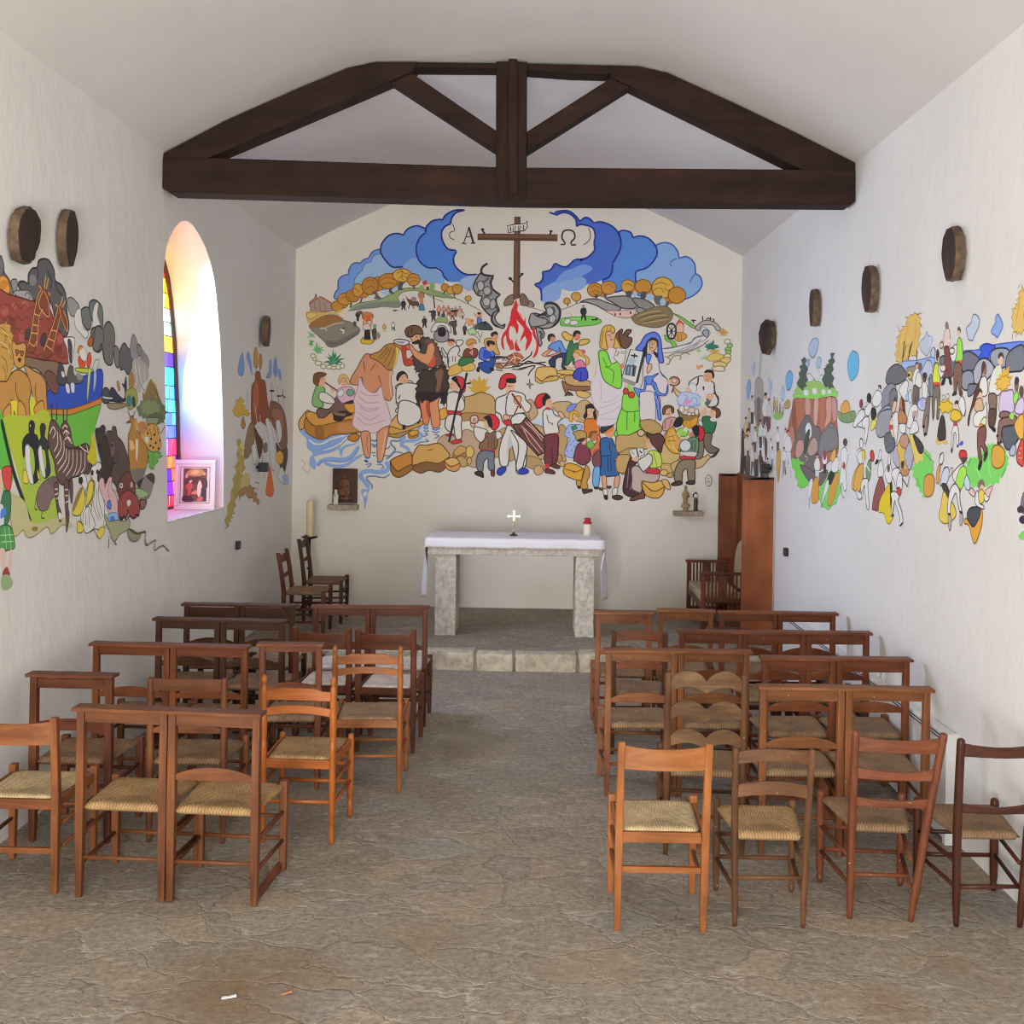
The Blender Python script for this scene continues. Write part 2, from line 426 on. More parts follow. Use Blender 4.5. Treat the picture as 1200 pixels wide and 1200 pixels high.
# stained glass at the outer face of the opening
win = thing('window_1', 'stained glass window in the arched opening beside the ark mural', 'window'); win['kind'] = 'structure'
gx = XL - DEPTH + .015
def in_win(a, b, s=1.0):
    c = False; n = len(WIN)
    for i in range(n):
        (x1, y1), (x2, y2) = WIN[i], WIN[(i + 1) % n]
        if (y1 > b) != (y2 > b) and a < x1 + (b - y1) / (y2 - y1) * (x2 - x1): c = not c
    return c
GLASS_ROWS = [(1.44, ['d23a22', 'c02030', 'e05a28', '5a20c0', 'd84020', '2a1ab0']), (1.68, ['e0451f', 'ff6a28', 'd8301f', '3a1cc8', 'e8582a']), (1.90, ['6a35d8', 'd83040', '8a6cff', 'b03060']),
              (2.05, ['4a60ff', '50a8ff', '7a50e8', '3c80f0']), (2.27, ['40d0f0', '38b8f0', '58e0f8', '4898f0']), (2.50, ['38c0e8', '60e0f0', '3aa0e0']), (2.66, ['5038e0', '6a35d8', '4a60ff', 'e8902a']),
              (2.78, ['f0c040', 'ffd860', 'e8902a', 'd8a030']), (2.92, ['fff0c8', 'cff0f0', '8fd8d8', 'ffffff', '60b0a8']), (3.15, ['ffd030', 'ff9a20', 'f0b828', 'ffe060']), (3.40, ['ffc020', 'e85a1a', 'ffd840', 'd83a1a']), (3.9, [])]
rnd = random.Random(5)
bm = BM(); lay = bm.loops.layers.float_color.new('pigment'); lead_segs = []
for (z0, cols), (z1, _) in zip(GLASS_ROWS, GLASS_ROWS[1:]):
    sub = max(1, round((z1 - z0) / .13))
    for k in range(sub):
        za, zb = z0 + (z1 - z0) * k / sub, z0 + (z1 - z0) * (k + 1) / sub
        y = 7.46
        while y < 9.03:
            w = rnd.uniform(.07, .17); j = rnd.uniform(-.02, .02)
            q = [(y, za), (y + w, za), (y + w + j, zb), (y + j, zb)]
            if any(in_win(a, min(max(b, 1.45), 3.75)) for a, b in q):
                f = bm.faces.new([bm.verts.new((gx, a, b)) for a, b in q])
                c = rgb(rnd.choice(cols))
                for lp in f.loops: lp[lay] = (*c, 1)
                lead_segs.append(((y, za), (y + w, za))); lead_segs.append(((y, za), (y + j, zb)))
            y += w
mg, nt, b = new_mat('glowing_stained_glass')
a = N(nt, 'ShaderNodeAttribute', attribute_name='pigment')
nt.links.new(a.outputs['Color'], b.inputs['Base Color']); nt.links.new(a.outputs['Color'], b.inputs['Emission Color'])
b.inputs['Emission Strength'].default_value = 3.0; b.inputs['Roughness'].default_value = .2
GLASS_EMIT = b.inputs['Emission Strength']
obj('pane', bm, mg, win, recalc=False)
bm = BM()
for (a0, b0), (a1, b1) in lead_segs:
    d = Vector((0, a1 - a0, b1 - b0)); n = Vector((0, -d.z, d.y)).normalized() * .004
    p, q = Vector((gx + .004, a0, b0)), Vector((gx + .004, a1, b1))
    bm.faces.new([bm.verts.new(v) for v in (p + n, q + n, q - n, p - n)])
obj('lead_came', bm, M['lead'], win, recalc=False)
bm = BM()
ring = [(8.24 + (a - 8.24) * .985, b) for a, b in WIN]
path_tube(bm, [(gx + .012, a, b) for a, b in ring] + [(gx + .012, *ring[0])], .022, 6)
obj('window_frame', bm, M['iron_frame'], win)

# ------------------------------------------------------------------ roof truss
truss = thing('roof_truss', 'dark brown timber roof truss with king post spanning the nave', 'roof truss', (0, 7.42, 3.85))
def tpart(name, poly, y0, y1, mat=None):
    bm = BM(); prism_xz(bm, [(x, z - 3.85) for x, z in poly], y0, y1)
    obj(name, bm, mat or M['beam'], truss, bevel=.008)
tpart('tie_beam', [(-2.75, 4.108), (-2.413, 4.113), (-.323, 4.078), (-.104, 4.078), (1.894, 4.094), (2.28, 4.094), (2.282, 3.868), (2.255, 3.846), (-.18, 3.824), (-2.69, 3.856), (-2.742, 3.885)], 0, .20)
tpart('rafter', [(-2.741, 4.14), (-2.295, 4.385), (-1.754, 4.635), (-1.41, 4.782), (-1.21, 4.828), (-.903, 4.832), (-.949, 4.758), (-1.103, 4.695), (-2.413, 4.113), (-2.741, 4.0)], .005, .195)
tpart('rafter', [(.476, 4.83), (.70, 4.826), (.909, 4.782), (1.388, 4.573), (1.846, 4.362), (2.28, 4.15), (2.282, 4.03), (1.894, 4.094), (.64, 4.684), (.498, 4.743)], .005, .195)
tpart('strut', [(-1.10, 4.69), (-.949, 4.759), (-.324, 4.347), (-.313, 4.193)], .03, .17)
tpart('strut', [(-.106, 4.196), (-.108, 4.345), (.498, 4.745), (.64, 4.684)], .03, .17)
tpart('king_post', [(-.336, 4.84), (-.113, 4.84), (-.10, 3.826), (-.322, 3.828)], -.012, .19, M['beam_v'])
tpart('batten', [(-.246, 4.846), (-.181, 4.846), (-.165, 3.873), (-.23, 3.872)], -.05, -.012, M['beam_v'])
tpart('top_plate', [(-.915, 4.836), (-.330, 4.838), (-.331, 4.80), (-.925, 4.795)], .02, .18)
tpart('top_plate', [(-.115, 4.838), (.50, 4.832), (.49, 4.768), (.2, 4.772), (-.115, 4.79)], .02, .18)

# ------------------------------------------------------------------ wall paintings
PALETTE = [108, 138, 192, 48, 72, 132, 156, 180, 210, 72, 102, 162, 96, 132, 192, 24, 36, 108, 132, 162, 204, 72, 114, 186, 162, 180, 216, 126, 150, 192, 42, 42, 48, 42, 78, 150, 78, 120, 186, 24, 42, 126, 66, 96, 174, 138, 162, 210, 24, 42, 120, 120, 144, 186, 48, 48, 60, 108, 72, 54, 60, 36, 24, 108, 72, 48, 84, 54, 30, 84, 60, 42, 222, 210, 198, 42, 36, 36, 30, 30, 30, 36, 36, 42, 120, 102, 84, 60, 48, 42, 114, 90, 72, 138, 114, 96, 138, 132, 96, 138, 132, 132, 48, 42, 42, 60, 54, 54, 90, 84, 84, 144, 138, 138, 72, 72, 66, 168, 162, 156, 162, 156, 150, 144, 138, 132, 138, 150, 96, 90, 96, 66, 120, 120, 108, 120, 120, 78, 144, 162, 192, 168, 186, 204, 156, 126, 114, 108, 60, 54, 162, 72, 60, 120, 90, 78, 192, 162, 90, 138, 108, 54, 210, 192, 162, 180, 120, 48, 108, 66, 24, 174, 114, 42, 186, 126, 48, 180, 120, 42, 192, 138, 54, 198, 150, 60, 120, 78, 24, 90, 84, 78, 78, 72, 72, 198, 162, 138, 90, 60, 48, 174, 60, 54, 126, 156, 84, 60, 42, 36, 42, 42, 54, 60, 54, 48, 204, 150, 120, 30, 24, 24, 90, 66, 54, 42, 30, 24, 156, 114, 96, 168, 108, 72, 90, 48, 30, 174, 120, 90, 60, 114, 144, 30, 48, 60, 186, 156, 90, 204, 168, 96, 150, 114, 60, 126, 114, 102, 90, 78, 72, 144, 96, 54, 108, 96, 90, 168, 156, 132, 180, 168, 144, 198, 192, 174, 72, 66, 60, 78, 72, 66, 42, 42, 36, 48, 48, 48, 90, 72, 66, 72, 72, 84, 192, 96, 42, 120, 60, 24, 174, 114, 78, 186, 126, 96, 210, 186, 174, 120, 96, 90, 198, 156, 42, 120, 90, 18, 120, 138, 126, 72, 66, 54, 138, 126, 96, 198, 162, 60, 156, 120, 66, 54, 48, 48, 216, 204, 192, 96, 156, 96, 72, 138, 72, 120, 162, 114, 48, 108, 78, 78, 138, 90, 216, 210, 192, 138, 126, 78, 60, 48, 48, 42, 36, 30, 72, 60, 54, 108, 66, 54, 204, 138, 108, 120, 72, 66, 186, 138, 120, 72, 42, 30, 138, 90, 72, 192, 126, 96, 48, 36, 30, 180, 120, 96, 120, 90, 72, 210, 162, 138, 30, 30, 24, 108, 72, 60, 174, 138, 114, 72, 60, 48, 168, 174, 186, 144, 156, 96, 90, 108, 54, 72, 66, 66, 144, 132, 138, 36, 30, 36, 90, 66, 60, 216, 210, 198, 204, 138, 90, 60, 66, 72, 168, 186, 138, 90, 108, 72, 90, 108, 168, 42, 48, 96, 198, 144, 114, 60, 72, 66, 30, 36, 36, 204, 144, 108, 90, 54, 36, 180, 174, 162, 204, 162, 78, 120, 90, 30, 198, 162, 84, 60, 108, 60, 36, 66, 30, 120, 60, 48, 60, 24, 24, 216, 162, 132, 198, 132, 60, 120, 72, 30, 192, 150, 72, 108, 72, 30, 204, 138, 102, 78, 108, 192, 30, 42, 90, 48, 72, 162, 210, 156, 114, 42, 72, 138, 18, 30, 66, 36, 48, 78, 36, 30, 30, 90, 66, 48, 120, 72, 54, 108, 66, 48, 138, 90, 66, 138, 72, 48, 162, 96, 66, 156, 108, 72, 72, 48, 30, 72, 54, 36, 174, 96, 60, 120, 60, 36, 216, 192, 168, 72, 54, 42, 198, 36, 42, 198, 42, 42, 186, 36, 42, 186, 42, 42, 204, 60, 48, 108, 174, 72, 60, 120, 42, 138, 186, 90, 222, 216, 204, 108, 108, 90, 180, 132, 60, 186, 138, 60, 126, 138, 90, 192, 138, 60, 180, 126, 48, 186, 138, 54, 90, 60, 30, 90, 90, 84, 84, 84, 78, 168, 192, 216, 138, 132, 126, 132, 126, 120, 126, 120, 114, 204, 168, 156, 72, 42, 36, 156, 138, 126, 126, 102, 72, 90, 72, 48, 168, 150, 90, 126, 162, 78, 72, 108, 48, 204, 162, 138, 174, 72, 54, 120, 84, 30, 222, 210, 192, 54, 48, 42, 114, 168, 72, 168, 150, 144, 204, 198, 198, 138, 126, 120, 186, 132, 48, 48, 108, 84, 156, 144, 138, 138, 144, 150, 60, 60, 66, 138, 108, 60, 126, 174, 90, 144, 174, 126, 192, 144, 60, 198, 168, 90, 156, 120, 60, 138, 114, 48, 144, 168, 108, 138, 168, 96, 216, 204, 186, 204, 168, 102, 204, 174, 120, 216, 198, 174, 198, 138, 78, 192, 144, 54, 174, 138, 90, 108, 78, 36, 180, 144, 90, 168, 120, 72, 204, 192, 174, 204, 150, 60, 174, 144, 114, 120, 90, 60, 174, 138, 84, 186, 138, 78, 162, 108, 66, 198, 162, 90, 192, 150, 96, 192, 144, 78, 90, 60, 24, 126, 84, 48, 204, 156, 90, 192, 132, 72, 222, 216, 210, 108, 126, 168, 90, 108, 144, 96, 114, 150, 216, 210, 204, 90, 120, 168, 192, 138, 72, 192, 132, 60, 168, 108, 42, 180, 120, 66, 138, 90, 42, 174, 114, 48, 174, 120, 54, 186, 120, 48, 150, 96, 42, 198, 144, 54, 174, 120, 48, 192, 138, 66, 108, 78, 72, 42, 30, 30, 48, 36, 42, 24, 18, 24, 126, 96, 72, 120, 156, 96, 54, 78, 42, 222, 174, 144, 216, 162, 126, 108, 66, 42, 54, 30, 24, 108, 54, 42, 210, 162, 180, 138, 96, 114, 204, 192, 186, 222, 168, 138, 210, 168, 96, 108, 144, 114, 60, 90, 66, 198, 138, 54, 192, 126, 90, 108, 60, 36, 120, 72, 48, 168, 120, 60, 216, 186, 84, 108, 66, 30, 216, 186, 186, 162, 120, 126, 186, 144, 156, 198, 168, 174, 198, 132, 96, 138, 84, 54, 216, 168, 138, 72, 108, 162, 204, 114, 72, 108, 42, 30, 174, 60, 42, 108, 78, 66, 204, 138, 96, 192, 78, 54, 36, 24, 24, 204, 198, 186, 24, 18, 18, 120, 84, 60, 204, 120, 78, 108, 48, 30, 216, 138, 96, 162, 72, 48, 216, 204, 198, 138, 138, 138, 216, 168, 132, 192, 48, 54, 108, 24, 30, 192, 42, 48, 90, 24, 30, 204, 174, 156, 174, 120, 102, 126, 90, 66, 54, 36, 24, 198, 42, 48, 90, 18, 24, 186, 42, 48, 108, 108, 114, 48, 42, 54, 60, 36, 30, 180, 144, 108, 180, 150, 102, 198, 204, 210, 180, 144, 102, 168, 132, 90, 186, 150, 102, 168, 132, 78, 186, 156, 114, 174, 144, 96, 180, 174, 168, 42, 60, 156, 18, 30, 78, 42, 36, 42, 120, 42, 36, 42, 24, 24, 138, 42, 36, 156, 114, 78, 42, 24, 18, 204, 168, 150, 60, 30, 24, 108, 48, 54, 48, 18, 24, 60, 24, 30, 186, 48, 54, 90, 48, 36, 36, 18, 12, 126, 132, 198, 60, 60, 120, 222, 120, 42, 120, 60, 18, 168, 180, 210, 90, 102, 162, 126, 138, 198, 60, 120, 72, 30, 66, 36, 216, 168, 66, 138, 102, 30, 120, 54, 66, 54, 24, 30, 168, 138, 72, 90, 66, 30, 60, 42, 30, 210, 114, 66, 108, 42, 24, 174, 108, 66, 120, 72, 42, 108, 162, 72, 60, 108, 42, 180, 78, 78, 120, 66, 72, 108, 156, 192, 42, 72, 108, 60, 42, 42, 90, 54, 42, 216, 156, 54, 108, 66, 18, 198, 138, 42, 90, 60, 18, 72, 48, 42, 48, 90, 138, 18, 42, 72, 216, 150, 108, 204, 120, 54, 42, 48, 54, 18, 24, 30, 216, 216, 210, 60, 60, 72, 216, 156, 126, 204, 162, 90, 192, 150, 78, 138, 90, 60, 72, 42, 24, 108, 150, 210, 42, 72, 126, 216, 150, 120, 210, 138, 102, 48, 54, 72, 198, 120, 90, 60, 108, 66, 30, 60, 30, 48, 90, 54, 216, 168, 78, 192, 78, 114, 204, 108, 138, 138, 60, 84, 60, 66, 168, 24, 30, 90, 138, 120, 102, 72, 66, 48, 222, 204, 204, 174, 156, 156, 216, 198, 198, 186, 162, 162, 132, 198, 66, 60, 108, 30, 60, 138, 36, 210, 162, 78, 138, 96, 36, 162, 72, 66, 198, 120, 96, 216, 174, 174, 192, 60, 42, 108, 24, 18, 48, 48, 42, 84, 96, 108, 138, 150, 156, 192, 198, 198, 42, 42, 42, 168, 174, 180, 108, 102, 90, 174, 72, 60, 222, 204, 198, 108, 108, 126, 96, 126, 198, 42, 60, 126, 90, 114, 192, 42, 54, 120, 36, 30, 42, 138, 72, 54, 108, 144, 210, 60, 78, 144, 126, 156, 216, 192, 156, 126, 90, 60, 42, 216, 180, 156, 228, 228, 222, 138, 138, 144, 210, 150, 114, 72, 72, 78, 216, 174, 144, 222, 228, 240, 120, 138, 186, 138, 156, 210, 216, 138, 186, 210, 198, 192, 192, 162, 102, 192, 156, 96, 174, 144, 90, 186, 156, 108, 192, 162, 114, 72, 54, 24, 228, 216, 204, 138, 108, 90, 222, 186, 168, 186, 192, 162, 90, 90, 90, 186, 138, 126, 138, 72, 66, 138, 60, 54, 216, 150, 42, 138, 90, 18, 168, 108, 24, 204, 144, 54, 120, 84, 18, 240, 216, 144, 138, 90, 30, 144, 186, 78, 72, 120, 42, 240, 222, 168, 222, 222, 198, 48, 102, 66, 18, 48, 30, 108, 60, 42, 108, 96, 78, 54, 48, 30, 120, 108, 90, 36, 24, 30, 108, 126, 102, 48, 60, 42, 204, 204, 198, 192, 48, 60, 132, 114, 90, 60, 54, 36, 72, 42, 42, 30, 18, 18, 138, 114, 114, 180, 156, 144, 90, 66, 66, 210, 156, 72, 204, 162, 102, 186, 48, 60, 186, 198, 84, 108, 114, 36, 120, 132, 48, 90, 54, 48, 36, 18, 18, 210, 168, 150, 168, 150, 120, 138, 72, 60, 138, 60, 48, 108, 96, 96, 108, 102, 102, 36, 36, 30, 120, 114, 114, 156, 150, 144, 210, 144, 60, 120, 72, 24, 192, 120, 42, 144, 66, 54, 90, 36, 30, 168, 84, 72, 162, 84, 66, 156, 78, 66, 120, 54, 48, 102, 48, 42, 72, 60, 60, 126, 96, 78, 24, 36, 96, 48, 30, 24, 198, 120, 48, 120, 66, 18, 102, 168, 60, 108, 108, 102, 96, 90, 84, 126, 66, 42, 72, 36, 24, 216, 162, 96, 192, 120, 66, 210, 72, 42, 108, 30, 18, 216, 138, 54, 168, 90, 42, 90, 42, 18, 138, 138, 108, 186, 186, 72, 90, 108, 30, 186, 198, 120, 108, 120, 54, 186, 186, 180, 174, 180, 198, 108, 102, 96, 120, 108, 108, 96, 90, 90, 144, 132, 132, 168, 156, 144, 138, 108, 66, 156, 114, 66, 168, 120, 66, 162, 126, 72, 108, 72, 42, 120, 90, 48, 48, 54, 66, 30, 30, 36, 138, 120, 90, 150, 144, 72, 90, 90, 42, 60, 120, 138, 30, 66, 78, 42, 66, 78, 30, 42, 54, 108, 108, 78, 126, 132, 90, 138, 138, 102, 72, 72, 54, 186, 192, 48, 186, 138, 66, 222, 192, 126, 60, 36, 18, 186, 132, 72, 180, 126, 60, 216, 192, 48, 168, 174, 48, 156, 174, 66, 90, 168, 60, 36, 42, 30, 180, 168, 120, 138, 120, 84, 204, 168, 144, 198, 66, 60, 108, 30, 30, 60, 108, 72, 30, 60, 42, 216, 210, 210, 72, 120, 198, 78, 138, 72, 30, 72, 42, 156, 192, 144, 138, 156, 108, 18, 18, 18, 216, 192, 78, 120, 108, 30, 72, 54, 54, 108, 84, 78, 96, 66, 66, 222, 198, 174, 96, 72, 66, 72, 54, 48, 210, 186, 66, 108, 90, 30, 138, 114, 66, 192, 174, 30, 84, 66, 60, 216, 168, 162, 120, 72, 72, 72, 108, 186, 36, 54, 108, 48, 24, 24, 150, 66, 60, 234, 222, 216, 60, 30, 30, 42, 18, 18, 192, 156, 144, 198, 168, 144, 60, 120, 192, 30, 60, 114, 156, 186, 210, 72, 108, 144, 72, 120, 192, 216, 174, 114, 216, 204, 174, 198, 138, 66, 120, 108, 96, 198, 144, 72, 180, 120, 60, 42, 30, 18, 222, 216, 198, 48, 90, 42, 60, 120, 48, 138, 120, 114, 150, 168, 120, 90, 108, 66, 156, 150, 114, 90, 84, 66, 138, 132, 102, 60, 54, 42, 126, 150, 198, 90, 108, 150, 108, 138, 186, 186, 132, 60, 180, 126, 54, 138, 72, 42, 168, 90, 54, 126, 84, 66, 150, 102, 78, 198, 156, 60, 120, 90, 24, 174, 120, 72, 138, 108, 78, 72, 54, 30, 204, 198, 192, 210, 156, 54, 216, 102, 42, 120, 42, 18, 156, 168, 192, 186, 144, 42, 204, 186, 90, 168, 144, 72, 108, 84, 36, 186, 168, 102, 162, 120, 72, 210, 192, 114, 138, 120, 60, 126, 156, 186, 72, 108, 138, 168, 168, 186, 108, 108, 120, 108, 144, 180, 60, 90, 120, 162, 168, 186, 156, 162, 174, 138, 156, 168, 174, 168, 162, 162, 150, 138, 138, 126, 114, 138, 156, 90, 108, 90, 78, 186, 168, 150, 138, 108, 72, 198, 168, 120, 210, 198, 186, 192, 174, 168, 138, 120, 96, 108, 84, 72, 90, 72, 72, 186, 168, 174, 198, 198, 192, 198, 186, 168, 138, 168, 90, 108, 90, 54, 168, 138, 90, 72, 60, 30, 186, 150, 108, 120, 90, 42, 198, 192, 186, 186, 144, 78, 108, 78, 42, 108, 90, 90, 138, 42, 42, 210, 204, 198, 60, 108, 138, 162, 174, 186, 90, 102, 114, 162, 168, 180, 156, 168, 180, 144, 162, 174, 96, 162, 186, 42, 96, 120, 198, 192, 180, 144, 174, 90, 90, 120, 54, 132, 192, 78, 72, 84, 66, 42, 54, 42, 156, 96, 72, 192, 138, 120, 198, 150, 132, 192, 138, 114, 168, 102, 72, 174, 102, 78, 138, 78, 54, 186, 132, 120, 168, 138, 120, 120, 114, 108, 114, 186, 72, 120, 186, 90, 108, 90, 84, 108, 72, 18, 210, 156, 78, 162, 60, 48, 204, 144, 66, 120, 138, 90, 72, 90, 54, 216, 192, 96, 138, 114, 30, 216, 186, 78, 204, 150, 66, 186, 60, 54, 90, 30, 24, 108, 138, 90, 42, 66, 42, 204, 162, 84, 222, 186, 114, 90, 72, 54, 174, 174, 180, 174, 180, 186, 162, 180, 210, 90, 90, 96, 102, 96, 96, 132, 126, 126, 114, 108, 108, 120, 102, 30, 48, 42, 36, 198, 198, 60, 108, 108, 30, 60, 60, 48, 192, 72, 48, 90, 78, 66, 60, 48, 36, 198, 198, 210, 90, 90, 114, 168, 156, 192, 198, 60, 54, 18, 12, 12, 216, 198, 102, 138, 120, 48, 168, 102, 60, 90, 48, 24, 198, 138, 102, 216, 168, 144, 186, 210, 222, 90, 120, 138, 174, 138, 120, 120, 102, 90, 222, 222, 222, 96, 96, 96, 216, 186, 162, 174, 114, 72, 168, 156, 162, 72, 66, 72, 204, 162, 72, 180, 132, 102, 90, 60, 36, 162, 156, 162, 216, 186, 90, 114, 186, 84, 72, 150, 54, 120, 78, 18, 138, 114, 102, 192, 54, 48, 90, 24, 18, 228, 192, 36, 138, 108, 18, 42, 36, 66, 60, 72, 96, 108, 138, 210, 54, 78, 156, 48, 78, 186, 90, 90, 102, 144, 168, 216, 72, 90, 144, 186, 186, 192, 102, 102, 108, 108, 102, 108, 144, 144, 150, 132, 132, 138, 120, 120, 120, 216, 186, 168, 198, 186, 174, 198, 174, 162, 120, 60, 54, 144, 198, 72, 72, 120, 30, 198, 72, 48, 120, 84, 66, 216, 222, 168, 222, 168, 54, 120, 96, 78, 198, 174, 192, 108, 84, 102, 138, 198, 78, 216, 192, 210, 222, 180, 54, 120, 96, 18, 108, 90, 66, 216, 174, 48, 198, 156, 120, 60, 72, 168, 42, 42, 66, 150, 210, 120, 216, 126, 72, 120, 72, 60, 216, 216, 162, 90, 90, 48, 126, 90, 78, 84, 84, 90, 210, 156, 66, 192, 72, 54, 240, 216, 198, 162, 162, 174, 72, 72, 90, 216, 174, 162, 222, 222, 228, 222, 186, 78, 156, 198, 72, 186, 78, 48, 90, 36, 18, 168, 150, 138, 222, 234, 234, 60, 90, 102, 222, 192, 66, 120, 108, 18, 210, 144, 42, 66, 66, 72, 24, 24, 30, 120, 108, 114, 60, 48, 54, 60, 42, 54, 48, 36, 54]
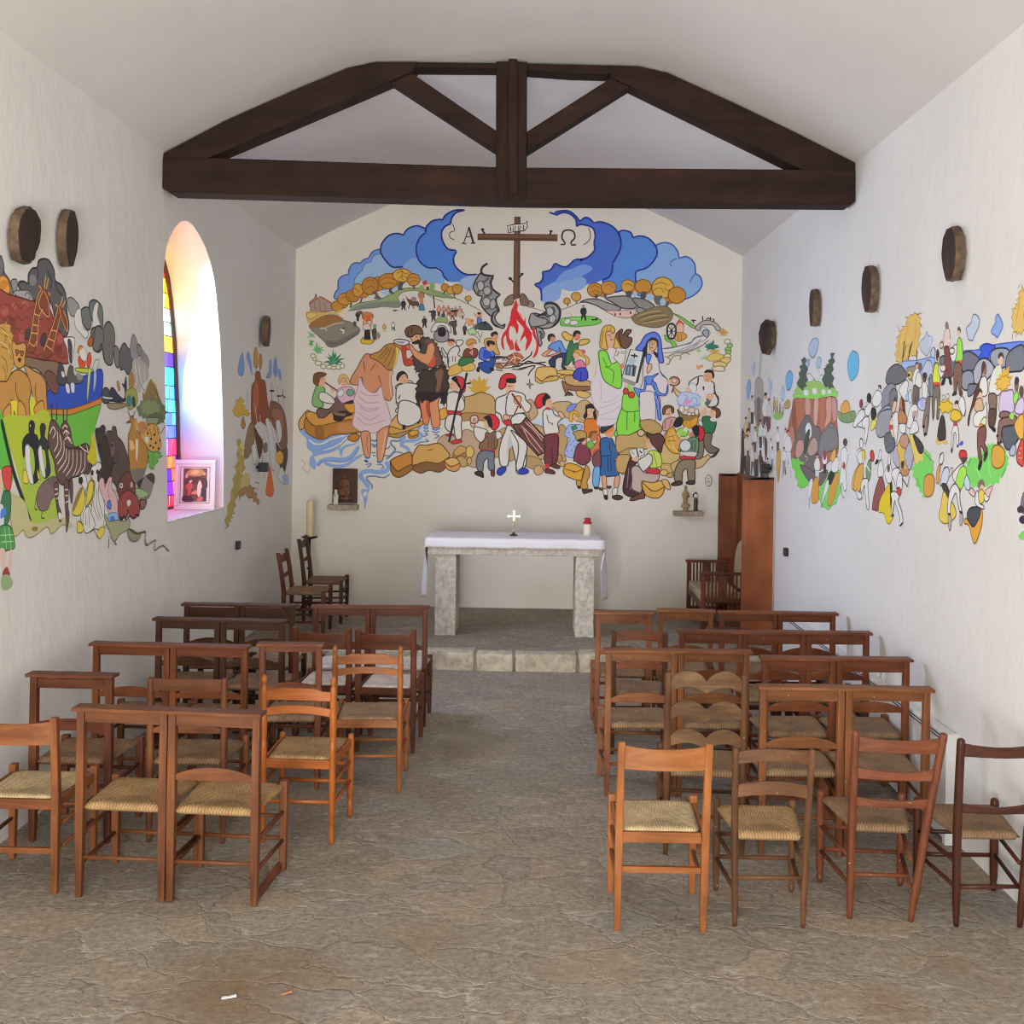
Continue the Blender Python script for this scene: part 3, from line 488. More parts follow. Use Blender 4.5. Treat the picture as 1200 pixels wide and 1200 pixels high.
PAINT_BACK = '''
f 0 1 13 1 83 480 81 493 88 503 88 503 88 522 98 533 110 536 110 536 113 551 123 562 137 562 137 562 145 570 155 573 155 573 164 588 180 594 180 594 209 589 238 555 227 520 124 484
f 2 3 10 3 127 513 129 533 141 545 141 545 148 561 161 565 161 565 167 579 182 584 182 584 198 566 224 554 239 520 182 502
f 4 5 18 5 182 594 186 609 200 625 217 630 233 627 233 627 243 641 263 648 282 642 282 642 295 619 296 550 267 544 233 555 210 554 192 571 183 586
f 6 -1 0 7 233 555 255 575 284 567 308 550 325 536 325 519 297 521 271 525 250 542
f 7 -1 0 8 283 633 284 645 297 659 313 663 321 663 321 663 327 673 347 684 371 685 371 685 351 679 341 666 339 653 339 653 327 648 319 634 322 614 334 597 353 594 353 594 347 579 349 562 361 548 378 540 401 541 401 541 415 546 393 522 379 505 364 522 338 523 326 536 320 547 320 547 306 554 306 554 297 553 283 557 268 572 262 598 270 621 283 633 283 633
f 8 -1 0 9 362 526 381 537 401 541 421 537 396 511 384 504 368 511
s 9 -1 10 10 364 531 365 519 376 508 384 504 396 511
s 5 -1 19 9 283 633 284 645 297 659 313 663 321 663 327 673 347 684 371 685
s 5 -1 19 10 371 685 351 679 341 666 339 653
s 5 -1 19 11 339 653 327 648 319 634 322 614 334 597 353 594
s 5 -1 19 12 354 592 347 579 349 562 361 548 378 540 401 541
s 5 -1 17 10 283 633 270 621 262 598 268 572 283 557 297 553 306 554 320 546 326 534 336 524
s 10 -1 9 12 343 654 348 639 338 634 338 623 348 618
f 6 11 16 1 802 613 802 613 820 619 838 615 851 600 854 584 854 584 872 588 889 574 892 550 892 550 903 543 907 524 895 506 874 494 847 487 804 492 755 504 757 537 759 553 781 561 798 578 805 596
s 11 -1 10 3 851 583 839 579 835 571 839 565
s 11 -1 10 3 893 550 885 542 879 529
f 12 13 18 3 718 642 718 642 728 645 744 641 750 629 750 629 765 633 783 629 799 614 805 596 798 578 781 561 759 553 757 537 755 525 715 506 694 515 683 533 697 539 704 552 705 570 720 598 723 619
f 14 -1 0 5 560 683 560 683 574 680 574 680 579 685 603 687 619 677 630 665 630 665 640 672 650 671 661 661 661 661 679 663 701 655 716 640 723 619 720 598 705 570 705 570 704 552 697 539 683 533 669 527 642 520 633 508 646 526 641 515 618 507 592 511 586 491 566 481 546 483 546 483 546 508 531 520 531 520 545 531 547 549 547 549 562 553 575 569 575 569 590 562 603 562 620 578 620 578 651 584 650 584 664 600 662 615 662 615 665 630 661 647 649 654 631 657 623 653 623 653 621 667 609 679 592 683 575 676
f 15 -1 0 6 548 483 548 508 566 522 594 534 623 543 646 532 641 515 618 507 592 511 586 491 566 481
f 0 -1 0 7 577 525 594 549 617 558 640 567 660 558 637 541 609 532
s 16 -1 19 6 560 683 573 680 578 685 603 687 619 677 630 665 640 672 650 671 661 661
s 16 -1 19 7 661 661 679 663 701 655 716 640 723 619 720 598 705 570
s 16 -1 19 8 705 570 704 552 697 539 683 533
s 16 -1 19 7 575 676 592 683 609 679 621 667 623 653 631 657 649 654 661 647 665 630 662 615
s 16 -1 19 8 662 615 664 600 650 584 632 576 637 578 620 578
s 16 -1 19 9 620 578 603 562 590 562 575 569
s 16 -1 19 10 575 569 565 553 547 549
s 16 -1 19 11 547 549 549 536 543 525 531 520 543 510 546 496 546 483
s 17 -1 10 12 590 514 586 491 566 481 546 483
s 17 -1 10 13 646 529 641 515 618 507 592 511
s 18 -1 9 8 649 650 654 636 651 621 638 610
p 19 20 8 1 483 672 495 672 497 490 483 484
p 21 20 8 3 400 632 580 633 580 619 400 619
p 22 -1 0 5 400 624 580 624 580 619 400 619
p 23 -1 0 6 491 672 495 672 497 490 493 487
p 24 25 11 7 467 651 483 655 506 657 510 663 512 650 506 641 483 638 469 636
q 25 -1 12 9 474 649 474 639
q 25 -1 12 9 480 639 479 651 485 639 485 651
q 25 -1 12 9 492 640 492 651 497 650 496 646 492 646 497 640
q 25 -1 12 9 503 653 503 642
q 26 -1 20 5 410 642 416 632
f 26 -1 0 6 415 642 414 641 411 640 408 641 407 642 408 644 411 645 414 644
q 26 -1 20 5 566 641 563 633
f 26 -1 0 6 569 641 568 639 565 638 562 639 561 640 562 642 565 643 568 642
q 26 -1 16 3 476 532 483 524
f 26 -1 0 4 479 532 478 530 475 529 472 530 471 532 472 535 475 536 478 535
q 26 -1 16 7 501 542 495 534
f 26 -1 0 8 505 543 504 541 501 540 499 541 498 543 499 545 501 546 504 545
q 27 -1 11 1 369 611 381 647
q 27 -1 22 2 380 647 391 611
q 27 -1 10 3 373 625 388 626
q 27 -1 12 2 364 610 375 610
q 27 -1 14 3 385 611 395 611
s 27 -1 18 1 597 612 596 617 590 626 593 640 604 644 616 640 619 627 611 617 612 612
q 27 -1 16 2 587 611 597 611
q 27 -1 16 2 611 610 622 611
f 28 29 9 3 462 472 465 486 477 496 483 494 483 478 471 473
f 30 29 9 7 498 494 506 499 517 484 519 473 500 475
f 31 29 9 9 516 470 520 484 529 476 528 469
s 32 -1 9 11 461 469 486 474 509 471 532 466 555 459
f 33 34 16 13 408 543 401 534 394 520 393 508 402 494 412 491 409 477 417 462 428 451 434 448 443 457 451 461 445 477 445 489 452 496 439 506 430 520 433 532 437 539 430 537 418 540
s 34 -1 26 15 424 566 412 557 410 544 420 539 433 538
s 35 -1 20 16 437 535 432 523 436 509 445 500 454 496
s 35 -1 20 17 448 493 441 480 445 466 453 461
s 36 -1 30 15 398 523 406 508 402 495
s 36 -1 30 17 416 488 431 497 433 512
s 36 -1 25 18 418 462 431 468 437 480
s 36 -1 25 17 406 523 419 526 427 535
s 34 -1 30 18 453 461 440 454 435 440 443 427 458 424 465 430
f 37 34 16 13 519 441 529 455 552 451 558 459 553 473 563 479 578 476 587 462 586 442 573 426 553 421 538 424 527 418 522 429
s 38 -1 30 15 555 449 567 450 575 459 571 471
s 38 -1 30 15 547 444 553 433 567 436 581 442
s 34 -1 30 16 553 475 563 479 578 476 588 462 585 440 572 426
s 38 -1 20 15 526 453 535 444 530 432 538 427
f 39 38 12 18 401 520 410 526 417 517 413 506 405 505
f 40 38 12 20 415 508 425 514 432 506 428 496 418 496
f 39 38 12 19 414 482 422 490 431 483 428 471 418 471
f 40 38 12 21 431 480 439 486 444 474 438 463 431 465
f 39 38 12 16 558 465 566 470 574 462 570 452 561 452
f 40 38 12 16 541 441 550 447 557 439 553 430 544 430
f 39 38 12 18 564 447 574 453 580 445 574 435 566 436
s 34 -1 25 18 525 455 534 449 550 454 556 460
f 41 35 13 16 535 422 546 421 554 411 551 400 546 397 549 388 544 381 541 393
f 41 35 13 20 519 440 525 455 539 447 559 442 557 431 537 426 523 426
s 38 -1 25 18 541 415 548 409 545 400
f 33 35 15 19 452 461 441 456 436 443 439 432 450 424 460 420 464 425 455 427 446 434 442 445 447 454
f 42 43 9 1 110 455 136 472 176 479 211 495 233 506 268 508 297 504 326 493 355 487 320 488 285 496 262 502 234 498 222 485 225 474 182 464 142 459
f 44 -1 0 3 119 458 142 469 182 475 224 478 226 463 182 464 142 459
s 45 -1 9 3 219 482 234 498 262 502 286 495 303 486 326 478
f 46 -1 0 3 193 492 199 501 203 498 202 491
f 47 -1 0 5 222 505 220 501 216 499 212 501 210 505 212 510 216 512 220 510
f 47 -1 0 5 202 496 199 492 193 491 187 492 185 496 187 500 193 502 199 500
f 48 49 9 1 24 471 35 481 38 491 41 481 49 485 64 477 74 470 76 454 30 452 27 459
q 50 -1 12 3 25 469 48 485 73 471
q 51 -1 8 3 35 471 38 455
q 51 -1 8 3 47 474 48 454
q 51 -1 8 3 58 471 60 454
f 52 53 8 4 20 450 47 451 90 447 76 443 38 441 21 430
f 54 -1 0 6 76 448 116 463 116 458 96 447
f 55 56 7 5 159 497 155 488 146 484 136 487 132 497 136 506 145 510 155 507
f 57 56 7 6 192 516 188 505 179 500 169 505 165 516 169 528 178 532 188 528
f 58 56 7 7 112 472 108 463 99 460 89 463 85 472 89 480 98 484 108 480
f 59 56 7 6 228 527 224 516 215 512 205 516 201 527 205 537 214 542 224 538
f 59 56 9 9 101 465 97 456 87 452 77 456 73 464 77 473 87 476 97 473
f 58 56 9 11 121 481 116 471 104 467 92 471 87 480 92 490 104 494 116 490
f 57 56 9 13 137 488 133 478 122 474 110 478 105 488 110 498 121 502 132 498
f 60 56 9 15 145 501 141 491 133 486 124 490 121 501 124 512 132 516 141 512
f 57 56 10 17 178 511 173 497 160 491 147 496 141 510 147 525 160 531 173 525
f 59 56 10 19 221 523 215 510 200 505 185 510 179 522 185 534 200 540 215 535
f 61 56 10 21 253 536 247 525 232 521 217 525 210 535 216 546 231 551 246 547
f 58 56 10 23 272 526 268 517 258 512 248 516 243 526 247 536 257 540 268 536
s 62 -1 7 23 218 540 230 544 239 539 247 543
s 62 -1 7 25 222 528 233 534 245 529
s 62 -1 7 26 227 549 233 543 230 531 235 526
s 62 -1 7 19 150 519 161 525 170 516
s 62 -1 7 19 147 504 164 510 173 502
s 62 -1 7 23 181 522 198 531 216 525
s 62 -1 7 21 184 513 202 519 217 514
s 62 -1 7 15 93 480 107 486 119 479
s 62 -1 7 17 115 501 127 504 136 495
s 62 -1 7 26 246 529 256 532 269 528
s 62 -1 7 25 248 520 259 525 268 521
f 63 -1 0 20 164 496 173 500 179 490 185 483 170 482 172 490
f 64 -1 0 21 202 505 210 508 209 501 215 495 205 495
f 64 -1 0 23 225 520 235 520 232 508 236 504 223 503
q 64 -1 18 25 258 515 259 505
q 64 -1 18 15 142 484 138 472
q 64 -1 18 15 119 472 116 460
p 65 66 6 8 279 518 298 520 298 504 280 505
p 67 -1 0 10 276 521 286 527 289 518 281 514
f 68 -1 0 11 279 509 278 505 274 503 271 505 270 509 271 513 274 515 278 513
f 68 -1 0 10 306 513 304 506 300 503 296 506 294 513 296 520 300 523 304 520
p 69 -1 0 11 287 511 292 511 293 504 287 504
p 70 -1 0 4 232 468 239 469 241 457 239 457 236 464 233 457 231 457
f 70 71 5 5 233 478 238 478 241 472 239 468 232 467 230 473
f 72 -1 0 7 233 480 235 478 237 480 235 482
f 73 -1 0 8 233 480 234 482 236 483 238 481 236 481
f 74 75 6 1 241 490 245 483 257 479 268 477 270 470 257 468 248 474
q 69 -1 10 3 250 474 247 460
q 69 -1 10 3 256 470 259 461
q 69 -1 10 3 266 471 269 464
q 69 -1 10 4 269 472 272 464
f 76 -1 0 3 265 483 263 479 258 478 254 479 252 483 254 487 258 488 263 487
f 77 78 7 4 282 491 280 486 276 484 271 486 269 491 270 496 275 499 280 497
p 79 -1 0 6 271 486 280 486 280 472 273 472
p 80 81 7 7 273 472 280 472 284 458 271 458
q 29 -1 14 4 303 491 306 463
p 21 -1 0 1 211 459 223 458 223 455 219 456 217 453 213 456
f 82 -1 0 11 18 451 55 450 82 452 97 458 95 452 82 445 55 441 26 425 20 430
f 83 84 8 12 19 447 37 449 40 442 26 434 21 436
f 85 86 9 12 26 423 55 441 82 444 102 433 116 429 136 416 136 404 121 393 103 381 81 372 67 374 58 385 40 401 28 412
f 87 -1 0 14 27 424 55 441 88 443 101 433 82 426 66 419 33 415
f 88 -1 0 14 56 387 89 388 136 411 136 404 121 393 103 381 81 372 67 374 59 384
s 89 -1 14 15 61 416 71 420 84 425 102 427
s 90 -1 16 16 48 413 60 414 64 408
s 91 -1 18 14 94 412 102 409 100 403
f 92 -1 0 15 105 415 105 414 102 413 100 414 99 415 100 416 102 417 104 416
q 93 -1 7 15 69 379 78 381 89 379 98 386
q 93 -1 7 15 107 388 116 393 127 400
p 94 -1 0 1 130 442 136 442 136 431 131 431
f 95 71 5 2 131 451 135 451 138 445 136 441 130 441 128 446
f 72 -1 0 4 131 452 133 451 135 452 133 454
f 73 -1 0 5 131 452 132 455 134 455 135 453 134 454
f 96 -1 0 6 144 451 143 447 139 446 135 447 133 450 135 454 139 455 142 454
p 94 -1 0 14 125 424 129 424 130 417 129 417 127 422 125 417 124 417
f 97 71 5 15 125 430 128 430 130 427 129 424 125 424 123 427
f 72 -1 0 17 125 432 127 431 128 432 127 433
f 73 -1 0 18 125 432 126 433 127 433 128 432 127 433
f 98 99 9 7 168 442 164 435 155 432 147 435 143 442 146 449 155 452 164 449
f 100 -1 0 9 163 449 160 446 153 445 146 446 143 449 146 452 153 453 160 452
q 101 -1 22 9 148 416 146 429 151 436
q 101 -1 22 9 161 418 165 430 164 441
f 102 103 7 10 145 420 153 427 160 423 162 413 148 412
f 101 -1 0 12 157 428 156 425 154 424 151 425 150 428 151 431 154 432 156 431
p 26 -1 0 12 149 412 161 413 163 390 148 390
f 104 105 8 13 146 396 148 390 163 390 170 388 171 386 161 380 141 383
f 106 -1 0 10 176 421 175 417 172 416 169 417 167 421 168 424 172 426 175 424
p 107 -1 0 15 164 412 174 418 177 408 176 389 168 390
f 108 -1 0 16 185 400 183 394 180 392 176 394 175 399 176 405 180 407 183 405
p 109 -1 0 1 191 416 196 416 197 408 195 408 193 413 191 408 190 408
f 109 71 5 2 191 423 195 423 197 419 196 416 191 416 189 419
f 72 -1 0 4 192 425 193 423 194 425 193 426
f 110 -1 0 5 191 425 192 426 194 427 195 425 193 426
p 111 -1 0 1 211 420 216 420 218 411 216 410 213 417 211 411 210 410
f 112 71 5 2 211 428 215 428 217 423 216 419 210 419 209 423
f 72 -1 0 4 211 429 213 428 215 429 213 431
f 25 -1 0 5 211 429 212 431 214 431 215 430 214 430
p 113 -1 0 1 44 362 44 376 42 384 40 376 39 363
p 113 -1 0 2 44 361 47 371 49 377 44 372 39 364
p 113 -1 0 3 43 360 52 367 59 372 50 371 40 365
p 113 -1 0 4 42 360 53 363 62 364 52 366 41 365
p 113 -1 0 5 40 360 49 358 56 356 50 362 42 365
p 113 -1 0 6 44 364 40 370 36 373 37 368 39 361
p 113 -1 0 7 43 365 37 367 32 367 36 364 40 360
p 113 -1 0 8 39 361 43 357 47 354 46 359 44 364
p 114 -1 0 1 30 382 27 385 23 387 25 384 27 379
p 114 -1 0 2 31 380 31 385 31 389 28 386 27 381
p 114 -1 0 3 30 379 34 382 37 385 32 385 28 382
p 114 -1 0 4 28 382 24 379 22 375 26 377 30 379
p 114 -1 0 7 27 379 31 376 35 374 33 378 30 382
p 114 -1 0 8 27 380 27 375 28 369 30 375 31 380
p 115 -1 0 1 30 397 25 404 21 407 23 402 27 395
p 115 -1 0 14 31 396 31 403 30 408 28 404 27 396
p 115 -1 0 15 29 394 35 398 39 401 33 401 28 398
p 115 -1 0 16 28 398 22 395 19 391 24 393 29 394
p 115 -1 0 17 28 394 34 393 40 392 35 396 29 398
p 116 -1 0 1 84 337 81 356 78 368 77 355 78 336
p 116 -1 0 2 84 338 75 351 67 358 72 349 79 335
p 116 -1 0 3 83 339 73 348 63 351 70 344 79 334
p 116 -1 0 4 81 339 68 341 56 338 67 336 81 333
p 116 -1 0 5 80 339 72 336 66 330 74 332 82 334
p 116 -1 0 6 83 334 92 348 99 358 89 351 79 338
p 116 -1 0 7 82 334 96 342 107 348 94 346 80 339
p 116 -1 0 8 81 333 93 337 102 338 93 341 81 339
p 116 -1 0 9 80 334 88 333 95 332 89 337 82 339
p 116 -1 0 10 84 336 85 352 85 363 81 353 78 337
p 116 -1 0 11 83 338 78 343 72 345 75 340 79 334
p 116 -1 0 12 83 334 88 341 90 345 84 344 79 338
p 117 -1 0 13 83 337 79 348 74 354 76 347 79 336
p 117 -1 0 14 83 336 86 348 87 357 83 349 79 337
p 117 -1 0 15 82 334 89 340 94 343 88 342 80 338
p 117 -1 0 16 82 338 74 340 68 339 73 337 81 334
f 118 119 11 1 40 351 38 348 34 346 30 348 29 351 30 355 34 356 38 355
f 118 119 11 3 42 345 41 342 38 341 35 342 33 345 35 347 38 349 41 347
f 118 119 11 5 54 335 51 332 46 330 41 332 39 335 41 339 46 340 51 339
f 118 119 11 7 64 328 62 325 58 323 53 325 51 328 53 331 58 333 62 332
f 118 119 11 9 78 327 76 324 71 323 65 324 63 327 65 329 70 331 76 330
f 118 119 11 11 87 326 85 323 81 322 77 323 75 325 77 328 81 329 85 328
f 118 119 11 13 99 328 97 323 93 322 88 323 86 327 88 332 92 333 97 332
f 118 119 11 15 105 330 104 326 100 325 97 326 95 330 97 333 100 335 104 333
p 25 -1 0 1 280 430 287 430 289 419 287 418 284 426 281 418 279 418
f 120 71 5 2 281 440 286 440 289 434 287 429 280 429 278 435
f 72 -1 0 4 281 442 283 440 285 442 283 444
f 121 -1 0 5 281 442 282 445 284 445 286 443 284 443
p 29 -1 0 1 300 445 307 445 309 432 307 432 304 440 301 432 299 432
f 122 71 5 2 301 455 306 455 309 449 307 444 300 443 298 449
f 72 -1 0 4 301 457 303 455 305 457 303 459
f 73 -1 0 5 301 457 302 459 304 460 306 458 304 458
q 73 -1 22 6 293 455 309 455
p 123 -1 0 7 312 457 319 457 318 445 313 445
f 124 71 5 8 313 466 318 466 320 460 319 456 312 456 311 461
f 72 -1 0 10 314 468 315 466 317 468 315 469
f 20 -1 0 11 313 468 314 470 316 470 318 468 316 469
p 125 -1 0 1 324 458 329 458 329 448 324 448
f 126 71 5 10 325 466 329 466 331 461 330 457 324 457 322 462
f 72 -1 0 12 325 468 327 466 328 468 327 470
f 127 -1 0 13 325 468 325 470 327 470 329 468 327 469
p 128 -1 0 1 334 455 340 455 342 444 340 444 337 451 335 444 333 443
f 129 71 5 12 335 465 339 465 342 459 340 454 334 454 332 459
f 72 -1 0 14 335 467 337 465 339 467 337 468
f 130 -1 0 15 334 467 335 469 338 469 339 467 337 468
p 123 -1 0 2 343 449 349 449 352 437 349 437 346 445 344 437 342 437
f 131 71 5 14 344 459 349 459 351 453 349 448 343 448 341 453
f 72 -1 0 16 344 461 346 459 348 461 346 463
f 69 -1 0 17 343 461 344 463 347 464 348 462 347 462
p 132 -1 0 16 351 454 357 455 356 444 351 444
f 133 71 5 18 352 463 356 463 358 458 357 454 351 454 349 458
f 72 -1 0 20 352 465 354 463 355 465 354 467
f 134 -1 0 21 351 465 352 467 354 467 356 465 354 466
q 134 -1 24 20 344 457 357 458
p 135 -1 0 21 360 455 366 455 365 444 360 444
f 136 71 5 22 361 464 365 464 368 459 366 454 360 454 358 459
f 72 -1 0 24 361 466 363 464 364 466 363 468
f 137 -1 0 25 360 466 361 468 363 469 365 467 363 467
p 96 -1 0 22 367 448 372 448 371 440 368 439
f 138 71 5 24 368 454 371 454 373 450 372 447 367 447 366 451
f 72 -1 0 26 368 456 369 454 371 456 369 457
f 69 -1 0 27 368 456 368 457 370 457 371 456 370 456
f 139 140 8 8 307 433 314 441 325 446 334 440 335 432 321 430
f 122 -1 0 10 330 448 329 444 326 443 323 444 321 448 323 451 326 453 329 451
f 24 141 9 10 298 411 305 427 314 432 332 430 342 421 343 408 336 414 330 423 316 423 310 412
f 142 35 10 12 305 400 312 412 334 413 339 396 330 388 314 388
f 143 -1 0 14 314 417 321 421 330 420 332 405 325 399 315 402
f 144 121 8 12 338 431 352 435 356 426 353 418 356 406 350 405 348 420
f 145 71 8 1 375 417 377 433 385 435 393 429 392 419 386 415
f 146 -1 0 3 379 431 385 440 392 438 391 427 383 424
q 146 -1 20 4 380 433 376 442
q 146 -1 20 5 388 433 381 442
f 79 -1 0 6 395 437 394 434 391 432 389 434 387 436 388 439 391 440 394 439
p 27 -1 0 3 371 415 378 415 377 404 372 404
f 147 71 5 4 372 424 377 424 379 419 378 414 371 414 370 419
f 72 -1 0 6 373 426 374 424 376 426 374 428
f 73 -1 0 7 372 426 373 428 375 428 377 426 375 427
f 148 149 8 6 381 413 392 420 402 409 388 404
f 150 151 8 1 403 442 410 445 412 432 403 431
q 152 -1 22 3 403 443 394 454
q 152 -1 22 15 410 443 412 457
f 152 -1 0 16 410 450 409 447 406 446 403 447 402 450 403 453 406 455 409 453
f 130 -1 0 17 410 453 409 451 406 450 403 451 402 453 403 455 406 456 409 455
f 153 154 8 8 396 423 408 431 421 434 433 425 437 416 422 416 406 417
f 25 -1 0 10 424 431 423 428 420 427 417 428 416 431 417 434 420 436 423 435
f 96 -1 0 10 395 424 403 430 408 422 399 416
s 88 -1 8 8 388 408 402 400 411 386
s 88 -1 8 10 415 413 411 400 406 386
q 88 -1 8 11 404 413 408 400
f 24 71 11 1 337 354 342 370 357 379 364 370 360 359 371 352 367 341 353 334 340 331
f 155 -1 0 14 351 385 349 380 344 378 338 380 336 385 338 390 344 392 349 390
f 156 -1 0 15 336 387 339 394 350 394 354 385 348 389 339 388
f 157 71 9 3 324 375 330 367 337 356 331 353 324 365
q 141 -1 10 3 340 354 338 331
q 141 -1 8 3 349 356 348 344
q 141 -1 8 3 355 356 354 343
f 24 71 9 16 356 390 366 393 372 388 364 379 357 381
f 158 159 9 4 339 325 349 335 367 339 370 323 354 314 340 312
f 160 159 9 6 370 334 385 342 398 337 397 326 380 322 371 325
f 161 162 9 8 361 337 367 352 389 355 397 345 387 341 371 334
f 163 164 9 10 372 354 375 370 386 374 402 373 405 362 399 352 389 355
f 165 -1 0 12 396 380 394 375 389 372 383 375 381 380 383 386 388 388 394 386
f 166 167 8 13 379 388 386 395 397 394 401 385 393 386 382 380
q 165 -1 20 13 387 366 392 359 392 370
f 168 169 9 1 419 393 429 398 444 394 448 378 454 362 447 361 434 369 422 378
f 170 -1 0 3 450 400 448 394 443 391 439 394 436 400 438 407 443 409 448 407
f 130 -1 0 4 433 405 436 411 446 413 450 405 442 406 436 400
f 171 172 11 12 407 355 411 373 422 376 438 369 443 360 434 351 423 346 411 350
f 173 -1 0 14 418 371 434 366 435 353 418 352
f 174 -1 0 15 441 378 439 371 432 368 426 371 423 378 426 384 432 387 439 384
f 130 -1 0 16 424 384 426 392 440 391 443 382 433 384 429 378
f 175 176 10 15 407 341 423 345 434 349 445 351 439 328 432 319 421 321 410 330
f 177 -1 0 17 429 355 445 358 467 357 470 354 447 351
f 178 -1 0 17 402 323 404 332 409 332 409 321
f 178 -1 0 17 432 331 441 330 441 324 433 324
q 152 -1 20 17 425 348 432 350
s 179 -1 16 18 443 351 470 356 483 363
s 180 -1 16 17 445 342 474 342 501 347
s 181 -1 13 18 457 333 479 338 501 336
s 182 -1 13 19 452 335 470 331 490 334
s 183 -1 15 19 470 356 483 347 501 356
s 184 -1 14 20 465 347 483 354 499 343
q 19 -1 12 1 445 327 461 324
f 185 186 7 20 446 340 459 338 462 329 448 331
s 130 -1 15 20 482 334 500 336 518 347 534 343 559 346
s 130 -1 15 21 487 343 507 341 527 343 545 341 559 337
s 69 -1 14 21 496 329 516 334 534 337 523 323 519 314
s 130 -1 14 18 504 346 513 352 524 361 526 370
s 187 -1 12 22 482 329 502 328 518 334
f 188 -1 0 22 475 351 482 363 491 367 502 363 507 354 495 343 482 338
s 189 -1 14 23 469 342 482 352 495 347 509 356
s 189 -1 14 24 473 356 486 361 502 352
s 190 -1 12 25 477 347 491 356 504 350
s 190 -1 10 26 484 363 489 354 487 343
s 191 -1 12 27 464 336 478 343 491 338 504 343
s 191 -1 12 26 460 347 468 354 477 349
f 192 -1 0 15 489 487 489 487 493 472 492 461 499 449 509 435 515 425 521 418 523 403 516 392 516 392 510 406 507 421 498 432 491 440 491 440 492 429 483 437 483 437 481 432 485 420 485 420 478 426 474 414 475 400 475 400 469 406 468 417 475 432 479 446 480 458 484 472
f 193 -1 0 16 479 464 479 464 481 448 477 432 469 419 472 405 485 381 485 372 485 372 476 378 469 392 467 405 462 396 463 383 465 370 465 370 458 380 457 396 462 410 469 419 473 432 478 446
f 193 -1 0 17 490 482 490 482 488 464 482 455 484 441 495 428 494 408 494 408 489 419 482 430 480 441 478 457 484 473
f 194 -1 0 1 493 398 493 398 492 388 498 376 501 370 492 372 488 379 489 390
f 192 -1 0 18 482 486 482 486 489 471 490 462 501 451 506 439 509 426 506 412 501 399 499 388 499 388 506 399 512 404 516 399 513 386 511 368 511 368 520 381 525 393 526 404 524 413 514 424 511 437 510 448 510 448 507 437 503 446 494 457 489 466
f 192 -1 0 22 529 426 529 426 527 415 529 404 535 393 536 379 533 366 527 354 527 354 536 359 541 373 541 386 537 400 533 411 532 420
f 192 -1 0 18 480 455 487 439 493 428 494 417 491 408 491 408 488 419 481 430 476 441
f 195 -1 0 23 490 397 490 397 489 385 495 376 498 370 491 370 487 379
f 196 -1 0 24 481 396 481 396 485 385 484 374 477 372 476 385
f 197 198 9 17 589 434 593 444 606 447 624 448 660 450 678 444 681 437 665 431 642 428 624 426 606 428 593 428
f 199 -1 0 19 593 441 615 446 633 446 628 441 602 439
f 200 201 9 20 597 436 602 443 610 444 613 437 606 432 599 433
f 200 201 9 22 611 434 615 440 624 441 630 436 626 431 615 430
p 27 -1 0 20 637 456 646 456 648 441 645 440 641 451 638 441 636 440
f 70 71 5 21 638 469 645 469 648 461 646 455 637 455 634 462
f 72 -1 0 23 638 472 641 469 644 472 641 474
f 73 -1 0 24 638 472 639 475 642 475 644 472 642 473
q 73 -1 14 24 635 462 646 468
p 26 -1 0 19 659 445 667 444 673 449 674 444 671 441 665 442 661 440
s 89 -1 8 19 601 454 610 457 617 449
s 45 -1 10 17 590 464 610 471 630 480 653 485
f 202 56 9 1 611 484 609 479 603 477 598 479 596 484 598 489 603 491 608 489
f 203 56 9 1 635 494 632 487 625 484 617 487 613 494 616 501 624 504 632 501
q 64 -1 15 18 606 477 605 472
q 64 -1 16 18 625 484 625 479
s 45 -1 10 16 307 494 330 491 350 487 376 476 411 459
f 204 -1 0 17 298 504 318 501 338 494 347 489 324 490 307 492
f 55 56 9 8 338 510 336 504 329 501 322 504 320 510 322 516 329 519 335 516
f 205 56 9 18 351 504 349 497 342 495 335 497 332 504 335 510 342 513 349 510
f 206 56 9 20 368 507 364 499 356 495 348 499 345 507 348 515 356 518 364 515
f 207 56 8 17 388 486 386 482 381 480 376 481 374 486 376 490 381 492 386 491
q 208 -1 14 19 381 481 381 475
q 208 -1 16 20 328 501 325 495
q 208 -1 18 22 350 499 350 490
f 57 56 7 5 697 508 693 499 684 495 674 499 669 507 673 516 683 519 693 516
f 59 56 7 5 772 515 768 505 758 501 748 505 744 514 748 524 758 528 768 524
f 58 56 7 3 810 509 806 499 796 495 786 499 782 509 786 519 796 523 806 519
f 57 56 7 3 847 496 843 485 833 481 823 485 819 496 823 507 832 511 842 507
f 59 56 10 7 684 510 679 499 667 494 654 499 649 510 654 521 666 526 679 521
f 58 56 10 9 714 515 709 505 697 500 685 504 680 515 685 526 697 530 709 526
f 60 56 10 7 755 521 751 511 740 506 729 510 725 520 729 530 740 534 751 530
f 59 56 10 9 793 520 788 508 775 504 762 508 756 519 761 530 774 535 787 531
f 61 56 12 11 844 517 837 501 819 493 801 500 794 517 801 534 818 541 836 534
f 59 56 11 13 871 501 865 488 851 482 837 487 831 500 837 514 851 520 865 514
s 62 -1 8 9 657 514 666 521 676 513
s 62 -1 8 9 658 504 668 509 679 503
s 62 -1 8 11 688 518 698 523 708 515
s 62 -1 8 13 800 523 815 529 831 523
s 62 -1 8 13 797 511 813 517 822 505
s 62 -1 8 15 822 517 831 511 840 517
s 62 -1 8 9 733 522 742 525 752 519
p 38 -1 0 9 672 494 669 500 665 502 666 498 668 492
p 38 -1 0 10 672 492 674 498 674 503 671 500 668 494
p 38 -1 0 11 668 495 667 493 668 490 670 491 672 492
p 38 -1 0 11 692 494 689 500 687 503 686 499 688 493
p 38 -1 0 12 691 493 694 499 696 503 692 500 688 495
p 38 -1 0 13 688 495 687 493 688 491 690 492 692 493
f 38 -1 0 9 735 507 750 508 747 495 740 494
